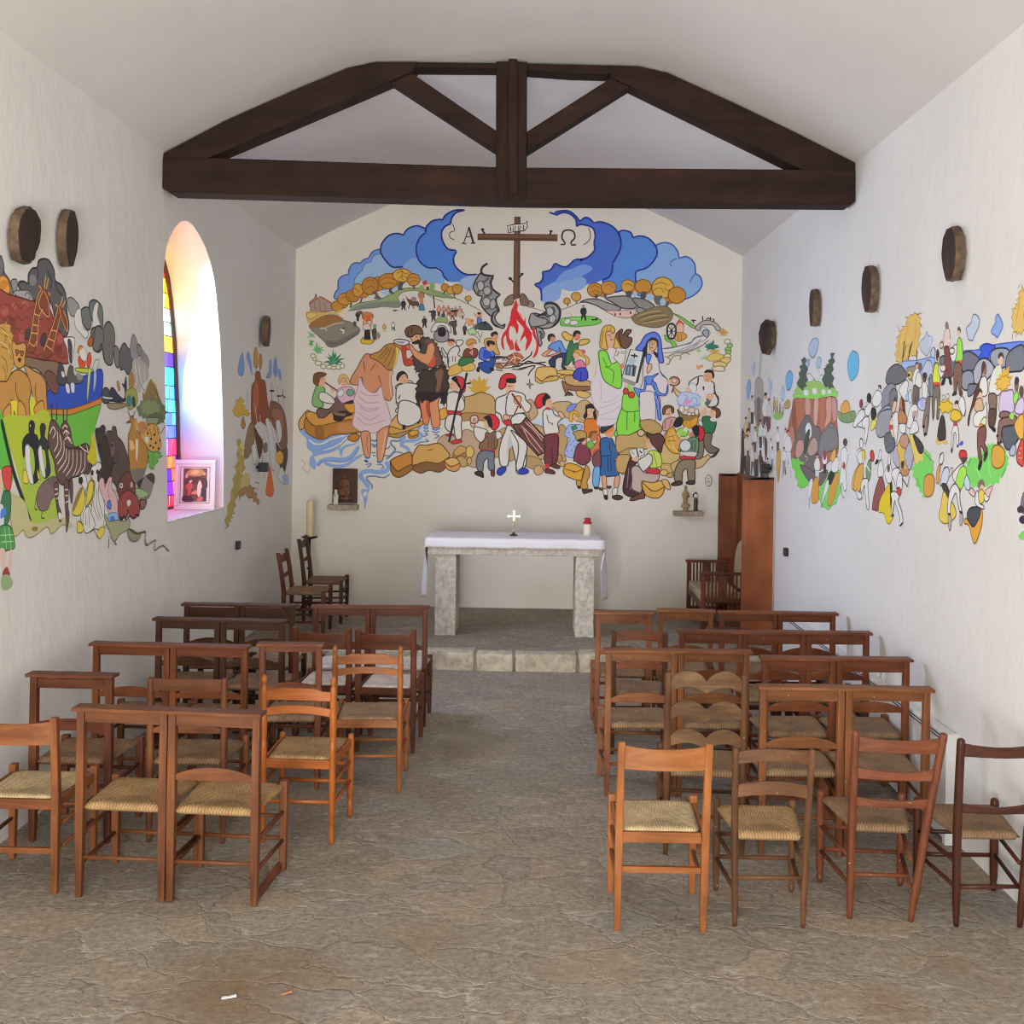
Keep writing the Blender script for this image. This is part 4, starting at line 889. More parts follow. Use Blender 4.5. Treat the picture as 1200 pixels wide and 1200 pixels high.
f 38 -1 0 11 770 506 782 507 779 492 770 492
f 209 -1 0 13 799 495 816 500 819 493 816 479 804 480
f 210 -1 0 15 822 481 834 488 831 475 825 473
f 211 -1 0 11 762 500 760 495 757 493 753 495 751 500 753 505 756 508 760 505
f 211 -1 0 14 799 495 797 490 790 487 784 490 781 495 784 501 790 503 796 501
f 211 -1 0 16 826 485 825 479 820 477 815 479 813 485 815 491 820 494 824 491
f 212 35 13 18 634 482 652 489 673 489 691 483 710 477 725 470 719 464 695 463 670 475 646 482
f 213 35 13 20 691 491 712 496 737 497 755 489 761 477 755 470 734 469 722 473 707 482
f 214 35 13 22 751 492 773 492 792 483 801 474 792 466 777 465 761 477
f 41 35 12 24 759 467 768 472 783 465 777 459 765 460
f 215 128 8 26 692 463 725 464 756 467 759 461 747 450 719 449 704 456
q 216 -1 16 28 712 458 713 453
q 216 -1 16 28 724 459 724 454
q 216 -1 16 28 746 463 748 457
f 217 -1 0 28 713 450 747 450 756 448 735 446
f 218 219 9 29 750 451 771 461 801 474 828 475 841 463 840 447 823 432 802 427 774 431 758 437
s 220 -1 10 31 762 452 792 462 816 465
s 220 -1 10 31 768 443 798 453 829 456
s 220 -1 10 31 774 436 805 442 832 447
s 219 -1 10 32 765 448 792 456 823 461
s 219 -1 10 32 777 439 808 447 835 452
f 221 222 8 31 842 460 859 454 878 442 891 433 896 428 887 428 875 436 859 449
q 25 -1 14 33 887 447 890 439
q 25 -1 12 34 884 444 895 445
p 223 181 8 33 851 432 858 446 867 433 867 417 851 417
p 224 -1 0 35 849 435 856 447 869 437 867 434 858 440 852 432
f 205 225 8 35 848 414 866 417 875 407 860 397 849 400
q 225 -1 8 37 854 414 856 399
q 225 -1 8 37 861 414 863 398
f 226 227 22 38 850 420 847 407 840 402 833 407 830 419 832 432 840 437 847 432
q 227 -1 10 40 840 437 840 402
q 227 -1 10 41 830 419 850 420
q 227 -1 9 42 833 431 847 407
q 227 -1 9 43 833 407 847 432
f 227 -1 0 44 843 419 842 416 840 414 838 416 837 419 838 423 840 424 842 423
f 228 198 8 44 824 411 830 408 836 399 848 396 853 381 845 380 839 393 828 398
f 229 86 11 33 893 427 899 436 911 444 926 445 942 438 951 425 942 423 934 434 922 436 908 433 902 422
f 230 231 9 46 905 424 914 430 927 418 918 403 900 394 885 384 860 375 821 371 821 380 860 387 884 396 899 409 910 413
q 25 -1 13 35 909 455 910 445
q 25 -1 13 35 918 447 922 451 926 448
q 25 -1 13 36 927 453 928 446
q 25 -1 13 35 934 450 935 443
p 232 -1 0 1 959 417 959 424 958 428 956 424 955 417
p 232 -1 0 2 958 415 963 420 966 423 961 423 956 419
p 232 -1 0 3 957 415 965 417 971 417 965 420 957 419
p 232 -1 0 4 956 416 960 413 965 410 963 415 959 419
p 232 -1 0 5 955 417 956 412 957 407 959 412 959 417
p 232 -1 0 6 956 419 951 415 948 410 953 412 959 416
p 232 -1 0 35 957 419 948 420 940 417 948 417 957 415
p 232 -1 0 36 958 419 953 422 948 422 951 419 956 415
p 232 -1 0 37 959 418 957 426 954 431 954 425 955 417
p 233 -1 0 1 932 382 935 395 936 403 931 396 926 384
p 233 -1 0 2 932 385 928 391 924 394 924 389 926 382
p 233 -1 0 3 930 386 922 391 915 392 920 387 927 381
p 233 -1 0 4 929 386 921 387 914 385 920 383 929 380
p 233 -1 0 5 930 380 940 386 948 390 939 390 928 386
p 233 -1 0 6 929 380 940 382 949 384 940 387 929 386
p 233 -1 0 7 927 381 934 379 940 377 936 383 930 386
p 233 -1 0 8 927 386 922 383 918 377 924 379 930 381
s 86 -1 10 48 821 380 841 382 866 389 884 394 892 405 910 410 917 414
s 86 -1 10 48 832 362 853 371 875 373 888 378 899 383 911 390 924 401
s 234 -1 14 49 844 373 870 382 893 392 908 403
s 234 -1 12 50 839 367 866 376 886 380 904 396
f 235 236 9 49 910 419 917 425 924 419 921 408 915 409
s 237 -1 11 49 825 363 837 357 835 346 828 345
s 237 -1 11 50 837 350 844 362 857 366 862 362 859 355
s 237 -1 11 51 862 366 868 371 877 370 882 367
p 233 -1 0 9 933 384 936 393 937 399 933 395 929 387
p 233 -1 0 10 933 386 931 393 928 398 928 393 928 385
p 233 -1 0 49 933 387 927 393 922 395 924 391 929 384
p 233 -1 0 50 931 388 922 389 915 386 922 385 931 383
p 233 -1 0 51 931 383 941 385 949 386 941 389 931 388
p 233 -1 0 52 932 383 939 387 944 390 937 391 930 388
p 233 -1 0 53 929 384 932 382 935 381 935 385 932 387
p 238 -1 0 49 904 376 904 381 904 385 902 382 900 376
p 238 -1 0 50 902 378 899 379 896 378 898 376 901 374
p 238 -1 0 51 900 377 899 374 900 372 902 373 903 375
p 238 -1 0 52 902 374 905 375 908 376 905 378 902 378
p 239 -1 0 1 917 358 918 365 918 370 915 366 914 359
p 239 -1 0 2 917 360 913 364 909 365 911 361 914 357
p 239 -1 0 3 915 360 909 360 904 358 909 357 916 356
p 239 -1 0 4 916 356 921 359 924 361 920 362 915 360
p 239 -1 0 5 917 357 920 363 922 367 918 365 914 360
p 240 -1 0 9 936 377 928 378 922 376 928 374 935 372
p 240 -1 0 54 937 376 933 379 929 380 930 376 934 372
p 240 -1 0 55 937 372 940 376 942 379 938 379 934 377
p 240 -1 0 56 936 372 943 376 949 379 942 380 935 377
p 240 -1 0 57 933 376 932 373 933 370 936 371 938 373
p 240 -1 0 58 935 372 944 373 951 375 944 377 935 377
f 241 242 9 59 922 363 933 371 951 370 958 364 951 357 934 354 922 356
f 118 243 11 1 973 399 971 394 967 393 962 394 960 398 962 402 966 404 971 403
f 244 140 10 3 978 390 976 386 972 385 968 386 966 389 968 393 972 394 976 393
f 245 140 10 5 975 381 973 377 968 375 963 377 961 380 963 384 968 386 973 384
f 245 140 10 7 975 375 974 372 969 371 965 372 963 375 965 378 969 379 973 378
f 246 53 11 61 975 366 972 362 967 361 962 362 959 366 962 369 967 371 972 369
f 247 53 11 63 951 359 969 363 974 357 965 348 954 352
f 248 53 11 65 935 350 951 353 965 348 961 341 938 342
f 249 53 11 67 932 338 947 343 958 341 960 332 941 332
f 250 -1 0 1 897 345 902 342 911 346 912 339 907 339 905 335 899 335
p 251 -1 0 1 417 277 414 300 409 315 404 299 404 276
p 251 -1 0 2 416 279 406 299 394 309 397 294 404 273
p 251 -1 0 3 415 281 400 298 385 305 393 291 405 272
p 251 -1 0 4 413 283 397 289 382 287 393 279 408 270
p 251 -1 0 5 417 274 421 294 421 308 411 297 404 279
p 251 -1 0 6 416 273 425 293 429 307 416 298 405 280
p 251 -1 0 7 413 270 427 280 436 288 422 289 408 283
p 251 -1 0 8 412 270 421 275 428 281 419 285 409 283
p 251 -1 0 9 411 283 398 284 388 278 398 274 410 270
p 251 -1 0 10 417 278 411 293 403 301 402 290 404 275
p 251 -1 0 11 417 275 419 290 417 301 409 293 404 278
f 252 253 11 12 372 260 390 267 413 276 431 270 442 261 447 239 436 225 378 224
q 253 -1 10 14 413 254 417 263
f 254 253 11 15 368 229 374 261 395 268 413 275 435 269 445 257 446 226 425 226 395 226
f 255 253 10 17 369 209 370 226 395 229 425 227 446 224 445 208 414 212 387 212
f 256 -1 0 19 333 206 369 209 396 210 423 208 419 181 378 189 369 169
f 257 253 10 1 320 231 328 238 339 238 342 224 333 215 323 213
f 258 259 10 20 317 161 338 180 369 171 374 188 389 190 405 178 419 149 415 140 411 109 388 109 343 128
f 260 259 10 1 446 179 470 197 486 182 504 142 482 121 473 132 444 130 448 150
f 261 253 10 22 353 138 367 154 381 150 381 140 361 131
f 262 253 10 24 353 137 361 131 382 140 380 129 354 128
f 263 253 10 26 382 147 392 155 400 142 396 130 384 129
f 252 253 10 28 361 126 372 131 384 122 382 108 368 109
f 264 253 10 30 385 124 390 129 395 122 391 113 385 115
f 265 266 12 22 256 115 273 152 291 154 320 159 334 148 345 130 321 114 292 117 265 109
f 267 266 12 24 256 111 265 108 292 117 321 114 345 128 335 103 321 94 299 98 281 91 261 100
f 268 266 10 30 334 119 343 125 358 127 367 115 348 108
f 269 266 10 32 334 117 348 107 368 114 366 101 355 96 339 102
s 253 -1 8 24 294 143 303 144 307 147
f 9 -1 0 1 5 184 18 184 28 173 57 163 81 174 111 177 119 177 102 161 93 143 75 134 53 129 40 124 45 111 41 95 31 106 30 120 36 133 24 144 22 164 14 172
s 270 -1 18 2 28 163 39 154 57 154 79 165 111 174
s 270 -1 13 2 60 139 84 147 106 161
s 9 -1 45 2 47 104 58 116 80 120 107 119 125 128 140 150
s 271 -1 12 3 48 104 59 113 80 115 107 114 129 126 142 148
s 9 -1 35 4 62 111 87 104 112 107 129 119 147 130
f 9 -1 0 3 98 130 97 141 111 152 129 156 142 163 131 153 108 144 102 127
s 272 -1 9 4 93 139 102 154 115 166
s 272 -1 9 5 147 130 156 134 152 135
s 9 -1 50 1 201 116 208 104 201 94 184 92 166 94 150 91 146 81 157 68 164 57
s 273 -1 16 2 211 88 197 80 173 83 159 80 166 68 172 61 170 53
f 9 -1 0 2 164 58 166 52 162 43 161 30 155 7 153 30 147 45 149 53 160 53
f 274 -1 0 3 152 45 159 48 159 39 154 36
s 275 -1 22 1 168 164 176 162 182 165
s 275 -1 22 1 169 155 176 152 184 156
q 275 -1 16 2 171 150 178 148
q 273 -1 14 1 169 135 178 136
q 273 -1 14 1 172 130 179 128
s 273 -1 20 2 245 170 230 163 214 163 212 156 221 147 221 141 210 127 201 122
s 273 -1 14 3 210 152 207 147 198 144
s 273 -1 14 3 239 136 223 138 212 130 196 129
f 9 -1 0 3 230 166 243 175 246 169 236 164
f 276 266 11 2 6 207 22 228 29 225 20 214 18 193 9 184 4 193
f 277 266 11 4 20 214 27 226 52 221 87 226 110 233 130 238 141 218 128 209 85 202 43 193
f 278 266 11 6 19 211 41 193 85 202 128 209 146 184 119 178 81 174 55 163 21 180
f 279 -1 0 8 92 197 110 202 128 200 131 184 97 179
f 280 -1 0 8 41 193 59 195 61 167 55 163 42 171
f 281 266 11 8 116 171 128 178 140 174 139 165 129 160 117 164
f 268 266 11 1 207 183 209 199 222 219 235 226 254 208 254 190 234 180 220 179
f 282 266 11 4 207 183 220 179 234 180 254 190 254 184 238 174 227 170 207 174
f 283 266 13 26 212 118 230 129 253 138 259 134 260 110 244 103 228 95 215 109
f 284 266 13 28 212 116 215 109 228 95 244 103 260 110 261 99 233 81 215 91
s 9 -1 35 28 279 199 272 185 282 176 269 165 244 162 235 155 249 147 254 140
f 9 -1 0 6 221 182 235 189 248 192 244 183 228 178
s 9 -1 25 29 284 195 291 197 296 201
s 275 -1 18 30 285 194 291 191 296 195
s 275 -1 16 31 285 188 292 185 297 188
s 273 -1 14 29 287 181 295 179 284 173
s 273 -1 14 29 289 168 297 163 280 161 264 153
s 275 -1 20 1 304 192 313 189 323 194
s 275 -1 16 2 304 186 313 183 322 186
s 273 -1 14 3 309 179 320 176 309 169
f 285 253 10 29 252 180 259 187 272 187 273 179 259 174 253 176
f 286 253 10 31 252 179 259 174 273 177 272 173 261 169 252 171
f 287 266 10 31 210 195 235 189 252 196 279 208 283 201 257 189 235 182 210 178
f 288 289 10 6 44 227 51 234 69 232 80 241 85 257 96 262 109 244 113 230 105 228 94 226 83 217 78 228 63 214 49 213
f 290 291 10 8 83 221 94 226 110 228 123 225 123 220 110 216 101 208 85 207
f 292 -1 0 10 81 226 94 224 110 222 105 217 87 219
f 293 294 10 8 42 283 58 282 62 271 51 266 59 237 34 242
f 112 92 10 10 51 269 64 269 82 256 83 245 61 247 49 255
f 295 -1 0 1 72 282 80 282 83 271 78 269
f 296 -1 0 10 64 295 62 287 55 283 48 286 45 294 48 302 55 306 61 302
f 297 298 8 11 35 300 38 311 50 315 64 312 60 306 52 304 49 297 45 286 37 289
q 299 -1 16 11 62 292 92 272
f 300 301 9 12 93 278 109 283 122 282 129 272 125 250 103 246 89 262
f 302 231 8 14 89 267 100 278 105 267 96 260
f 303 -1 0 14 112 294 110 286 104 283 99 286 96 293 98 301 104 304 110 301
f 304 53 8 15 92 296 95 307 105 311 114 303 118 288 111 292 106 303 97 298 95 289
f 305 306 8 14 127 270 125 265 119 262 113 265 110 270 112 275 118 278 124 276
f 307 169 9 14 105 242 127 248 132 229 119 225
f 25 -1 0 16 105 247 127 254 127 246 109 244
f 308 309 11 17 148 353 159 358 184 347 207 325 214 318 210 302 215 267 206 253 192 264 188 286 176 273 161 273 149 284 144 306 138 289 122 289 120 302 135 328
s 310 -1 10 19 182 311 184 302 189 289
q 310 -1 10 19 151 319 148 342
s 310 -1 10 19 164 320 171 331 175 336
f 303 -1 0 19 207 318 214 318 210 302 214 267 211 262 206 293
f 311 208 11 20 162 355 184 365 197 378 215 382 227 372 224 352 217 329 205 322 191 334 177 344 166 348
f 312 -1 0 22 221 378 227 372 225 352 218 329 215 329 221 352
s 313 -1 9 22 202 376 193 363 180 349
s 313 -1 9 22 211 376 204 356 193 338
s 313 -1 9 22 217 372 213 352 202 329
s 313 -1 9 23 206 374 197 358 184 345
f 314 315 10 33 140 306 149 286 163 273 177 272 188 285 194 262 204 240 211 212 209 199 187 185 164 179 146 182 130 192 125 202 130 229 127 251 129 261 136 283
s 316 -1 14 35 140 274 158 264 185 266
s 316 -1 14 35 138 263 156 248 186 250
s 316 -1 14 35 136 247 159 234 186 239
s 316 -1 14 36 139 240 159 229 186 236
s 316 -1 14 35 137 227 162 209 186 223
s 316 -1 12 35 135 215 160 198 200 210
s 317 -1 20 36 146 225 164 216 179 227
f 318 309 10 35 145 181 164 180 166 130 154 129 146 164
f 318 309 10 35 183 183 207 195 202 158 194 119 183 120 181 162
s 319 -1 8 37 160 178 158 153 162 133
s 320 -1 16 37 200 187 197 158 191 124
s 321 -1 20 37 154 126 161 123 166 127
s 321 -1 18 38 153 117 161 115 153 119
s 273 -1 14 1 156 108 168 111 165 105 159 103
s 321 -1 20 37 181 117 188 114 194 119
s 273 -1 14 38 181 109 192 109 197 103 190 99
f 24 71 11 3 234 249 232 267 220 282 228 292 242 294 255 299 265 281 260 272 267 250 274 232 247 227 221 229
f 24 92 12 33 231 270 247 272 258 268 267 252 278 214 268 205 248 198 234 203 230 227
f 73 -1 0 35 245 194 244 190 241 188 238 190 237 194 238 198 241 200 244 198
f 73 -1 0 35 276 205 275 203 273 202 270 203 268 205 270 208 272 209 275 208
q 92 -1 10 35 245 263 243 250
q 92 -1 10 35 249 263 249 236
f 24 71 12 36 224 285 237 292 252 294 272 288 266 263 273 241 231 240 224 249 222 262
q 71 -1 10 38 227 260 232 267 228 256
q 71 -1 12 38 221 249 244 248
f 296 -1 0 38 250 304 247 295 239 292 231 295 227 304 230 313 238 316 246 313
f 178 -1 0 39 222 307 226 316 236 321 246 314 248 303 241 314 230 307 227 298 223 299
f 24 71 12 39 228 239 233 253 253 253 275 240 278 213 254 197 228 205
f 73 -1 0 41 245 194 244 190 241 188 239 190 237 194 238 198 241 200 244 198
f 322 323 10 23 222 390 241 381 254 379 252 370 243 366 246 348 259 353 260 337 246 332 238 339 232 368 216 379
f 324 -1 0 25 232 379 245 375 250 368 242 366 244 348 259 348 260 337 246 333 238 340 234 363
p 122 73 10 26 277 395 280 400 286 396 293 398 297 393 305 393 307 386 313 384 312 378 317 375 316 369 321 366 321 360 326 354 324 346 329 341 328 336 334 336 331 334 325 329 316 333 307 328 296 329 287 322 277 322 274 318 270 320 266 316 267 322 262 325 265 330 260 334 263 339 259 343 261 349 255 353 259 357 263 362 272 361 275 367 278 376 272 387
f 325 -1 0 28 284 389 296 393 308 385 315 367 324 340 311 333 306 367 290 382
f 326 309 10 29 250 379 256 379 265 368 286 360 292 380 303 385 308 371 304 353 297 340 288 337 268 348 257 361
f 327 -1 0 31 288 337 297 340 306 358 310 344 306 331 297 331
f 174 78 9 28 251 400 265 406 274 404 275 391 267 382 258 384 255 391
f 75 -1 0 31 256 384 265 390 274 391 279 375 273 371 270 382 261 381
f 21 328 11 30 240 411 247 420 262 424 276 418 281 404 274 404 265 404 258 400 251 397 244 399
s 328 -1 9 32 249 415 247 404 253 397
q 328 -1 9 32 256 418 254 404
f 145 141 9 26 230 388 240 390 245 386 234 382
s 329 -1 18 29 278 320 295 322 318 330 329 331
p 29 330 10 41 278 319 285 326 297 323 306 329 315 328 322 336 329 331 335 333 333 327 339 323 336 316 341 309 338 300 343 288 337 275 340 264 334 257 337 250 331 249 331 242 328 249 322 249 325 257 321 265 324 271 323 268 318 269 317 262 314 268 310 265 306 269 307 262 300 258 300 250 295 253 290 249 288 255 284 251 281 257 281 252 275 250 279 241 274 241 268 245 272 255 267 263 271 268 266 270 269 274 265 281 271 287 268 295 275 303 271 313
f 331 -1 0 43 309 317 322 327 328 320 325 302 321 280 312 275 314 300
f 332 333 10 43 277 253 296 253 299 233 296 204 286 202 280 228
f 334 333 10 45 299 251 321 269 317 249 320 229 322 199 306 195 301 219
f 335 -1 0 47 290 251 298 248 299 230 296 217 291 233
f 289 -1 0 48 269 273 323 273 321 264 301 251 290 259 281 248 276 259 273 246
f 289 -1 0 49 322 273 339 274 333 253 327 249
f 336 71 12 31 215 387 224 392 239 391 251 386 240 378 224 380
f 337 -1 0 33 219 386 231 388 242 385 231 382
f 24 92 11 50 339 260 343 273 359 276 372 269 377 256 371 242 341 239
f 338 -1 0 52 364 289 361 280 353 277 346 280 342 289 345 298 353 301 360 298
f 339 340 10 53 347 305 358 311 372 307 378 294 377 278 370 274 365 287 358 296
f 73 -1 0 55 347 305 356 311 363 296 368 287 364 285 356 297
p 25 -1 0 52 346 268 343 270 341 271 343 269 345 267
p 25 -1 0 53 346 267 348 269 350 271 347 270 345 268
p 25 -1 0 54 345 268 343 266 341 263 344 265 346 267
p 25 -1 0 55 345 267 348 265 350 263 348 266 346 268
f 24 92 11 56 339 271 359 274 375 256 373 234 339 233 337 242
f 341 340 9 58 340 233 366 230 369 224 342 223
f 24 92 12 60 341 223 369 222 370 200 371 172 358 171 353 200 349 186 339 189 333 202
f 341 342 8 62 335 178 347 182 354 179 345 175
f 341 342 8 62 347 163 360 168 371 167 370 162 352 158
q 289 -1 24 64 368 283 355 222 343 162
q 289 -1 26 55 381 319 376 294 390 296
q 289 -1 24 65 378 294 370 274 361 251
f 338 -1 0 26 367 451 365 446 362 444 358 446 357 450 358 455 362 457 365 455
s 92 -1 9 14 354 439 356 433 352 437
f 343 325 16 20 408 214 406 208 399 205 392 207 390 214 392 221 399 224 406 221
f 344 -1 0 22 403 213 402 210 399 209 396 210 395 213 396 216 399 217 402 216
f 338 309 9 22 391 205 400 203 400 197 394 197
f 24 92 11 24 399 196 412 196 430 188 426 167 414 163 401 176
f 345 346 11 26 426 185 436 183 449 188 450 150 415 147 412 158 423 170
q 186 -1 8 28 430 179 433 150
q 186 -1 8 28 439 179 439 149
q 186 -1 8 28 444 179 446 150
f 24 92 10 28 449 188 459 186 462 177 455 171 449 172
f 338 -1 0 26 438 204 436 196 430 193 424 196 421 203 423 210 429 213 435 211
f 347 348 10 30 431 224 443 225 455 213 453 197 443 191 436 199
f 178 -1 0 32 420 219 431 224 438 217 440 197 432 199 427 212
f 349 -1 0 29 416 147 446 146 444 141 417 142
f 350 351 11 30 415 143 444 141 445 121 446 100 433 103 431 127 422 118 420 99 409 100 405 122
f 352 330 8 32 402 95 411 98 420 96 422 84 416 85 404 90
f 323 330 8 32 439 100 446 99 446 87 439 89
f 353 259 11 1 517 254 528 260 542 232 531 216 524 218
f 354 259 11 1 573 248 584 256 613 257 623 249 645 262 661 254 677 234 679 205 641 211 610 220 587 233
f 355 -1 0 3 529 214 553 219 554 201 534 203
f 355 -1 0 3 592 217 614 215 610 204 592 206
f 356 259 11 4 518 200 554 199 559 172 557 129 544 129 519 133
f 252 259 11 4 590 201 605 199 610 175 604 143 607 123 591 132
f 357 259 11 6 510 133 530 133 550 125 558 102 537 104 517 111
f 358 259 11 8 556 102 553 95 545 91 538 94 535 102 538 110 545 113 552 110
f 359 259 11 6 586 134 597 137 598 121 591 118
f 360 259 10 8 605 118 603 113 599 111 594 113 593 117 594 122 599 124 603 122
f 361 259 11 1 718 179 749 181 763 146 754 137 741 101 730 103
q 259 -1 10 3 739 136 754 139
f 24 92 13 17 446 246 449 262 469 271 475 276 502 267 512 232 503 218 481 202 465 208 458 226 447 233
f 24 92 13 30 474 202 484 199 497 182 513 151 518 120 507 95 496 97 494 119 484 159 480 150 478 121 474 110 460 112 456 141 461 168 468 186
f 362 -1 0 32 479 182 486 159 480 150 473 132 475 159
f 341 340 9 32 465 212 483 214 482 203 470 203
f 363 364 10 32 452 94 456 105 471 108 471 99 460 89
f 338 309 9 34 465 225 476 227 479 218 467 214
f 338 -1 0 19 489 287 486 275 479 271 471 275 468 286 471 297 478 302 486 298
f 347 348 11 20 454 295 459 311 472 319 486 316 491 307 473 303 468 289 460 283 454 286
f 73 -1 0 22 470 307 489 308 491 298 472 298
q 289 -1 8 20 475 291 480 291
f 365 -1 0 19 469 265 478 266 483 262 480 256 473 259
q 366 -1 24 20 478 280 503 244
f 24 92 12 36 476 276 501 276 512 270 515 259 526 248 522 234 506 230 484 224 470 231
f 338 309 9 38 490 267 502 268 504 258 495 250 488 256
q 366 -1 22 40 483 274 504 243
f 367 -1 0 41 505 243 504 241 503 240 501 241 500 243 501 244 503 245 504 244
q 368 -1 16 42 498 247 488 224
q 369 -1 18 43 501 254 520 221 527 205
f 24 92 13 32 482 191 498 180 519 158 512 119 510 109 499 99 495 112 499 139 498 164
f 363 364 10 34 500 99 510 107 522 102 521 95 506 92
f 145 352 12 44 482 218 497 229 511 228 515 220 504 207 487 200
f 49 370 13 46 487 199 504 206 515 220 522 214 572 161 568 150 546 136 539 140
s 371 -1 9 48 504 202 525 182 557 143
s 371 -1 9 48 513 211 538 187 564 152
s 372 -1 13 48 498 198 521 169 546 137
s 372 -1 13 49 509 207 541 176 568 154
s 371 -1 9 49 520 212 545 185 570 161
s 371 -1 8 49 509 198 523 169 548 140
f 24 92 12 48 555 237 573 240 578 230 587 224 594 226 596 219 587 208 590 188 574 184 559 183 554 212
s 92 -1 10 50 562 228 567 210 576 208 573 203
f 338 309 9 50 587 231 594 235 603 224 596 219
f 338 -1 0 50 575 254 572 246 565 243 559 246 556 254 558 262 565 265 572 262
f 347 348 11 51 535 257 541 270 553 275 562 274 553 264 553 248 544 241 537 248
f 73 -1 0 53 552 264 560 275 567 271 570 265 561 260 558 248 553 249
f 338 -1 0 51 572 257 575 249 573 244 569 246
f 339 -1 0 52 560 244 571 243 570 238 560 239
f 341 -1 0 50 560 183 585 187 585 180 560 179
f 373 374 11 51 559 180 587 181 589 152 584 116 560 116 559 152
q 375 -1 10 53 575 152 576 118
f 376 -1 0 53 560 115 569 116 569 102 561 102
f 377 378 9 54 560 98 562 105 575 104 583 98 580 94 564 96
f 377 378 9 54 573 114 584 117 594 110 589 106 578 109
f 379 380 8 3 606 238 614 250 627 253 627 245 616 235
f 381 382 10 3 647 211 652 219 670 219 679 210 680 180 651 180
f 338 -1 0 5 669 235 666 226 659 223 652 226 649 235 651 244 658 247 666 244
f 289 -1 0 6 644 225 649 236 649 249 661 254 671 249 673 234 675 221 669 219 666 234 670 241 661 243 653 241 654 227 649 219
f 383 384 9 6 603 181 610 202 619 206 639 206 643 200 637 193 623 188 642 173 629 153 622 131 604 139 610 161 615 175
f 385 -1 0 8 620 162 619 160 617 159 615 160 614 161 615 163 617 164 619 163
f 385 -1 0 8 626 168 626 166 624 166 622 166 621 168 622 170 624 171 626 170
f 385 -1 0 8 613 146 613 144 611 143 609 144 608 146 609 148 611 148 613 148
f 385 -1 0 8 622 148 622 146 620 145 618 146 617 148 618 150 620 151 621 150
f 385 -1 0 8 615 188 614 186 612 186 610 186 610 188 610 190 612 191 614 190
f 385 -1 0 8 629 157 628 155 626 154 624 155 624 157 624 159 626 160 628 159
p 386 387 8 8 617 201 628 205 632 198 621 192
f 338 -1 0 3 633 223 630 216 624 213 618 216 615 223 618 230 624 233 630 230
f 388 389 9 5 612 220 615 233 625 238 634 231 634 222 627 230 621 230 620 213 615 213
f 390 391 11 9 629 153 637 164 655 160 662 135 660 124 647 115 634 119 629 124 624 126
f 338 309 8 11 642 166 653 176 651 162 644 161
f 392 393 10 13 622 188 637 193 650 189 652 178 639 172 630 171 627 180
f 394 -1 0 15 630 171 646 177 647 173 640 166
f 395 396 10 11 662 153 675 167 677 183 684 178 682 158 687 145 683 136 667 131
f 397 -1 0 13 677 180 674 172 668 169 661 172 658 180 661 188 667 191 674 188
f 398 -1 0 14 657 182 662 191 675 193 675 187 666 187 662 176
f 399 400 8 14 670 161 668 155 662 152 656 155 653 161 655 167 661 170 667 167
f 401 -1 0 13 669 149 685 154 685 136 667 135
f 402 391 10 14 666 131 682 149 685 113 672 111
f 403 404 10 16 670 108 684 110 681 68 672 67 668 77
f 405 -1 0 18 671 66 681 67 682 62 673 61
f 406 -1 0 19 681 65 695 64 693 58 684 59
f 407 408 12 11 611 119 648 106 643 80 603 94
q 408 -1 10 13 605 106 629 99 646 106
f 409 408 10 14 648 106 652 101 648 83 643 80
f 408 -1 0 14 628 100 628 98 626 98 624 98 624 100 624 102 626 102 628 102
f 202 410 10 16 652 115 659 108 661 93 655 77 657 63 642 63 643 79 648 99
f 202 410 9 18 632 81 641 79 641 68 632 70
f 394 -1 0 20 633 69 641 67 639 61 634 63
f 411 330 9 18 645 60 655 60 666 61 667 56 657 53 648 51
f 412 413 12 18 684 172 695 178 709 176 716 161 726 152 727 143 721 132 716 129 728 98 710 91 686 93 687 122 685 145
q 413 -1 11 20 689 136 709 138
q 413 -1 9 21 701 134 702 102
q 413 -1 9 20 707 132 710 105
s 413 -1 9 21 706 170 705 154 709 141
f 414 -1 0 20 716 188 713 181 705 177 698 180 695 187 698 195 705 198 713 195
f 415 -1 0 21 690 190 708 203 714 203 713 194 702 190 695 186
f 416 417 10 22 684 193 686 204 699 211 714 209 708 202 693 191 687 188
p 418 350 8 3 722 170 738 171 736 161 726 160
q 419 -1 8 5 726 168 735 168
f 338 -1 0 20 727 159 734 159 733 148 727 150
f 420 309 9 20 689 91 698 90 699 62 692 63
f 420 309 9 20 718 89 729 91 725 65 717 64
f 329 63 9 22 692 61 701 61 701 48 694 48
f 329 63 9 22 713 62 724 65 722 49 713 48
f 25 -1 0 24 693 48 702 48 702 38 695 39
f 411 330 9 24 712 45 724 49 736 45 731 39 718 39
f 411 -1 0 24 699 69 711 69 708 63 702 63
f 421 169 11 22 535 314 540 332 558 335 579 333 584 315 568 315 557 308 550 303
f 168 169 10 24 536 312 550 302 559 309 584 315 584 306 557 301 548 297 536 303
f 421 169 10 24 584 326 603 329 621 327 617 318 590 320
f 422 169 10 26 590 316 617 318 615 308 592 310
f 254 169 10 28 601 313 626 316 653 305 664 301 658 292 613 293
f 423 424 10 30 595 304 608 297 626 293 660 292 662 285 626 282 609 284 615 273 604 275
f 406 -1 0 32 659 301 662 298 662 285 659 285
f 263 169 10 32 629 282 653 280 660 274 651 266 631 271
f 191 -1 0 32 601 272 609 280 618 277 621 271 615 271 609 275 604 269
f 425 426 11 1 563 377 569 387 580 392 591 394 598 380 605 369 596 367 578 371 569 375
f 427 309 9 3 549 362 567 375 571 373 560 360 587 369 587 380 591 369 583 362 563 358
f 428 -1 0 3 580 399 577 392 572 390 567 392 564 399 566 406 572 408 577 406
f 25 -1 0 4 561 398 563 408 573 410 579 402 569 403 566 391
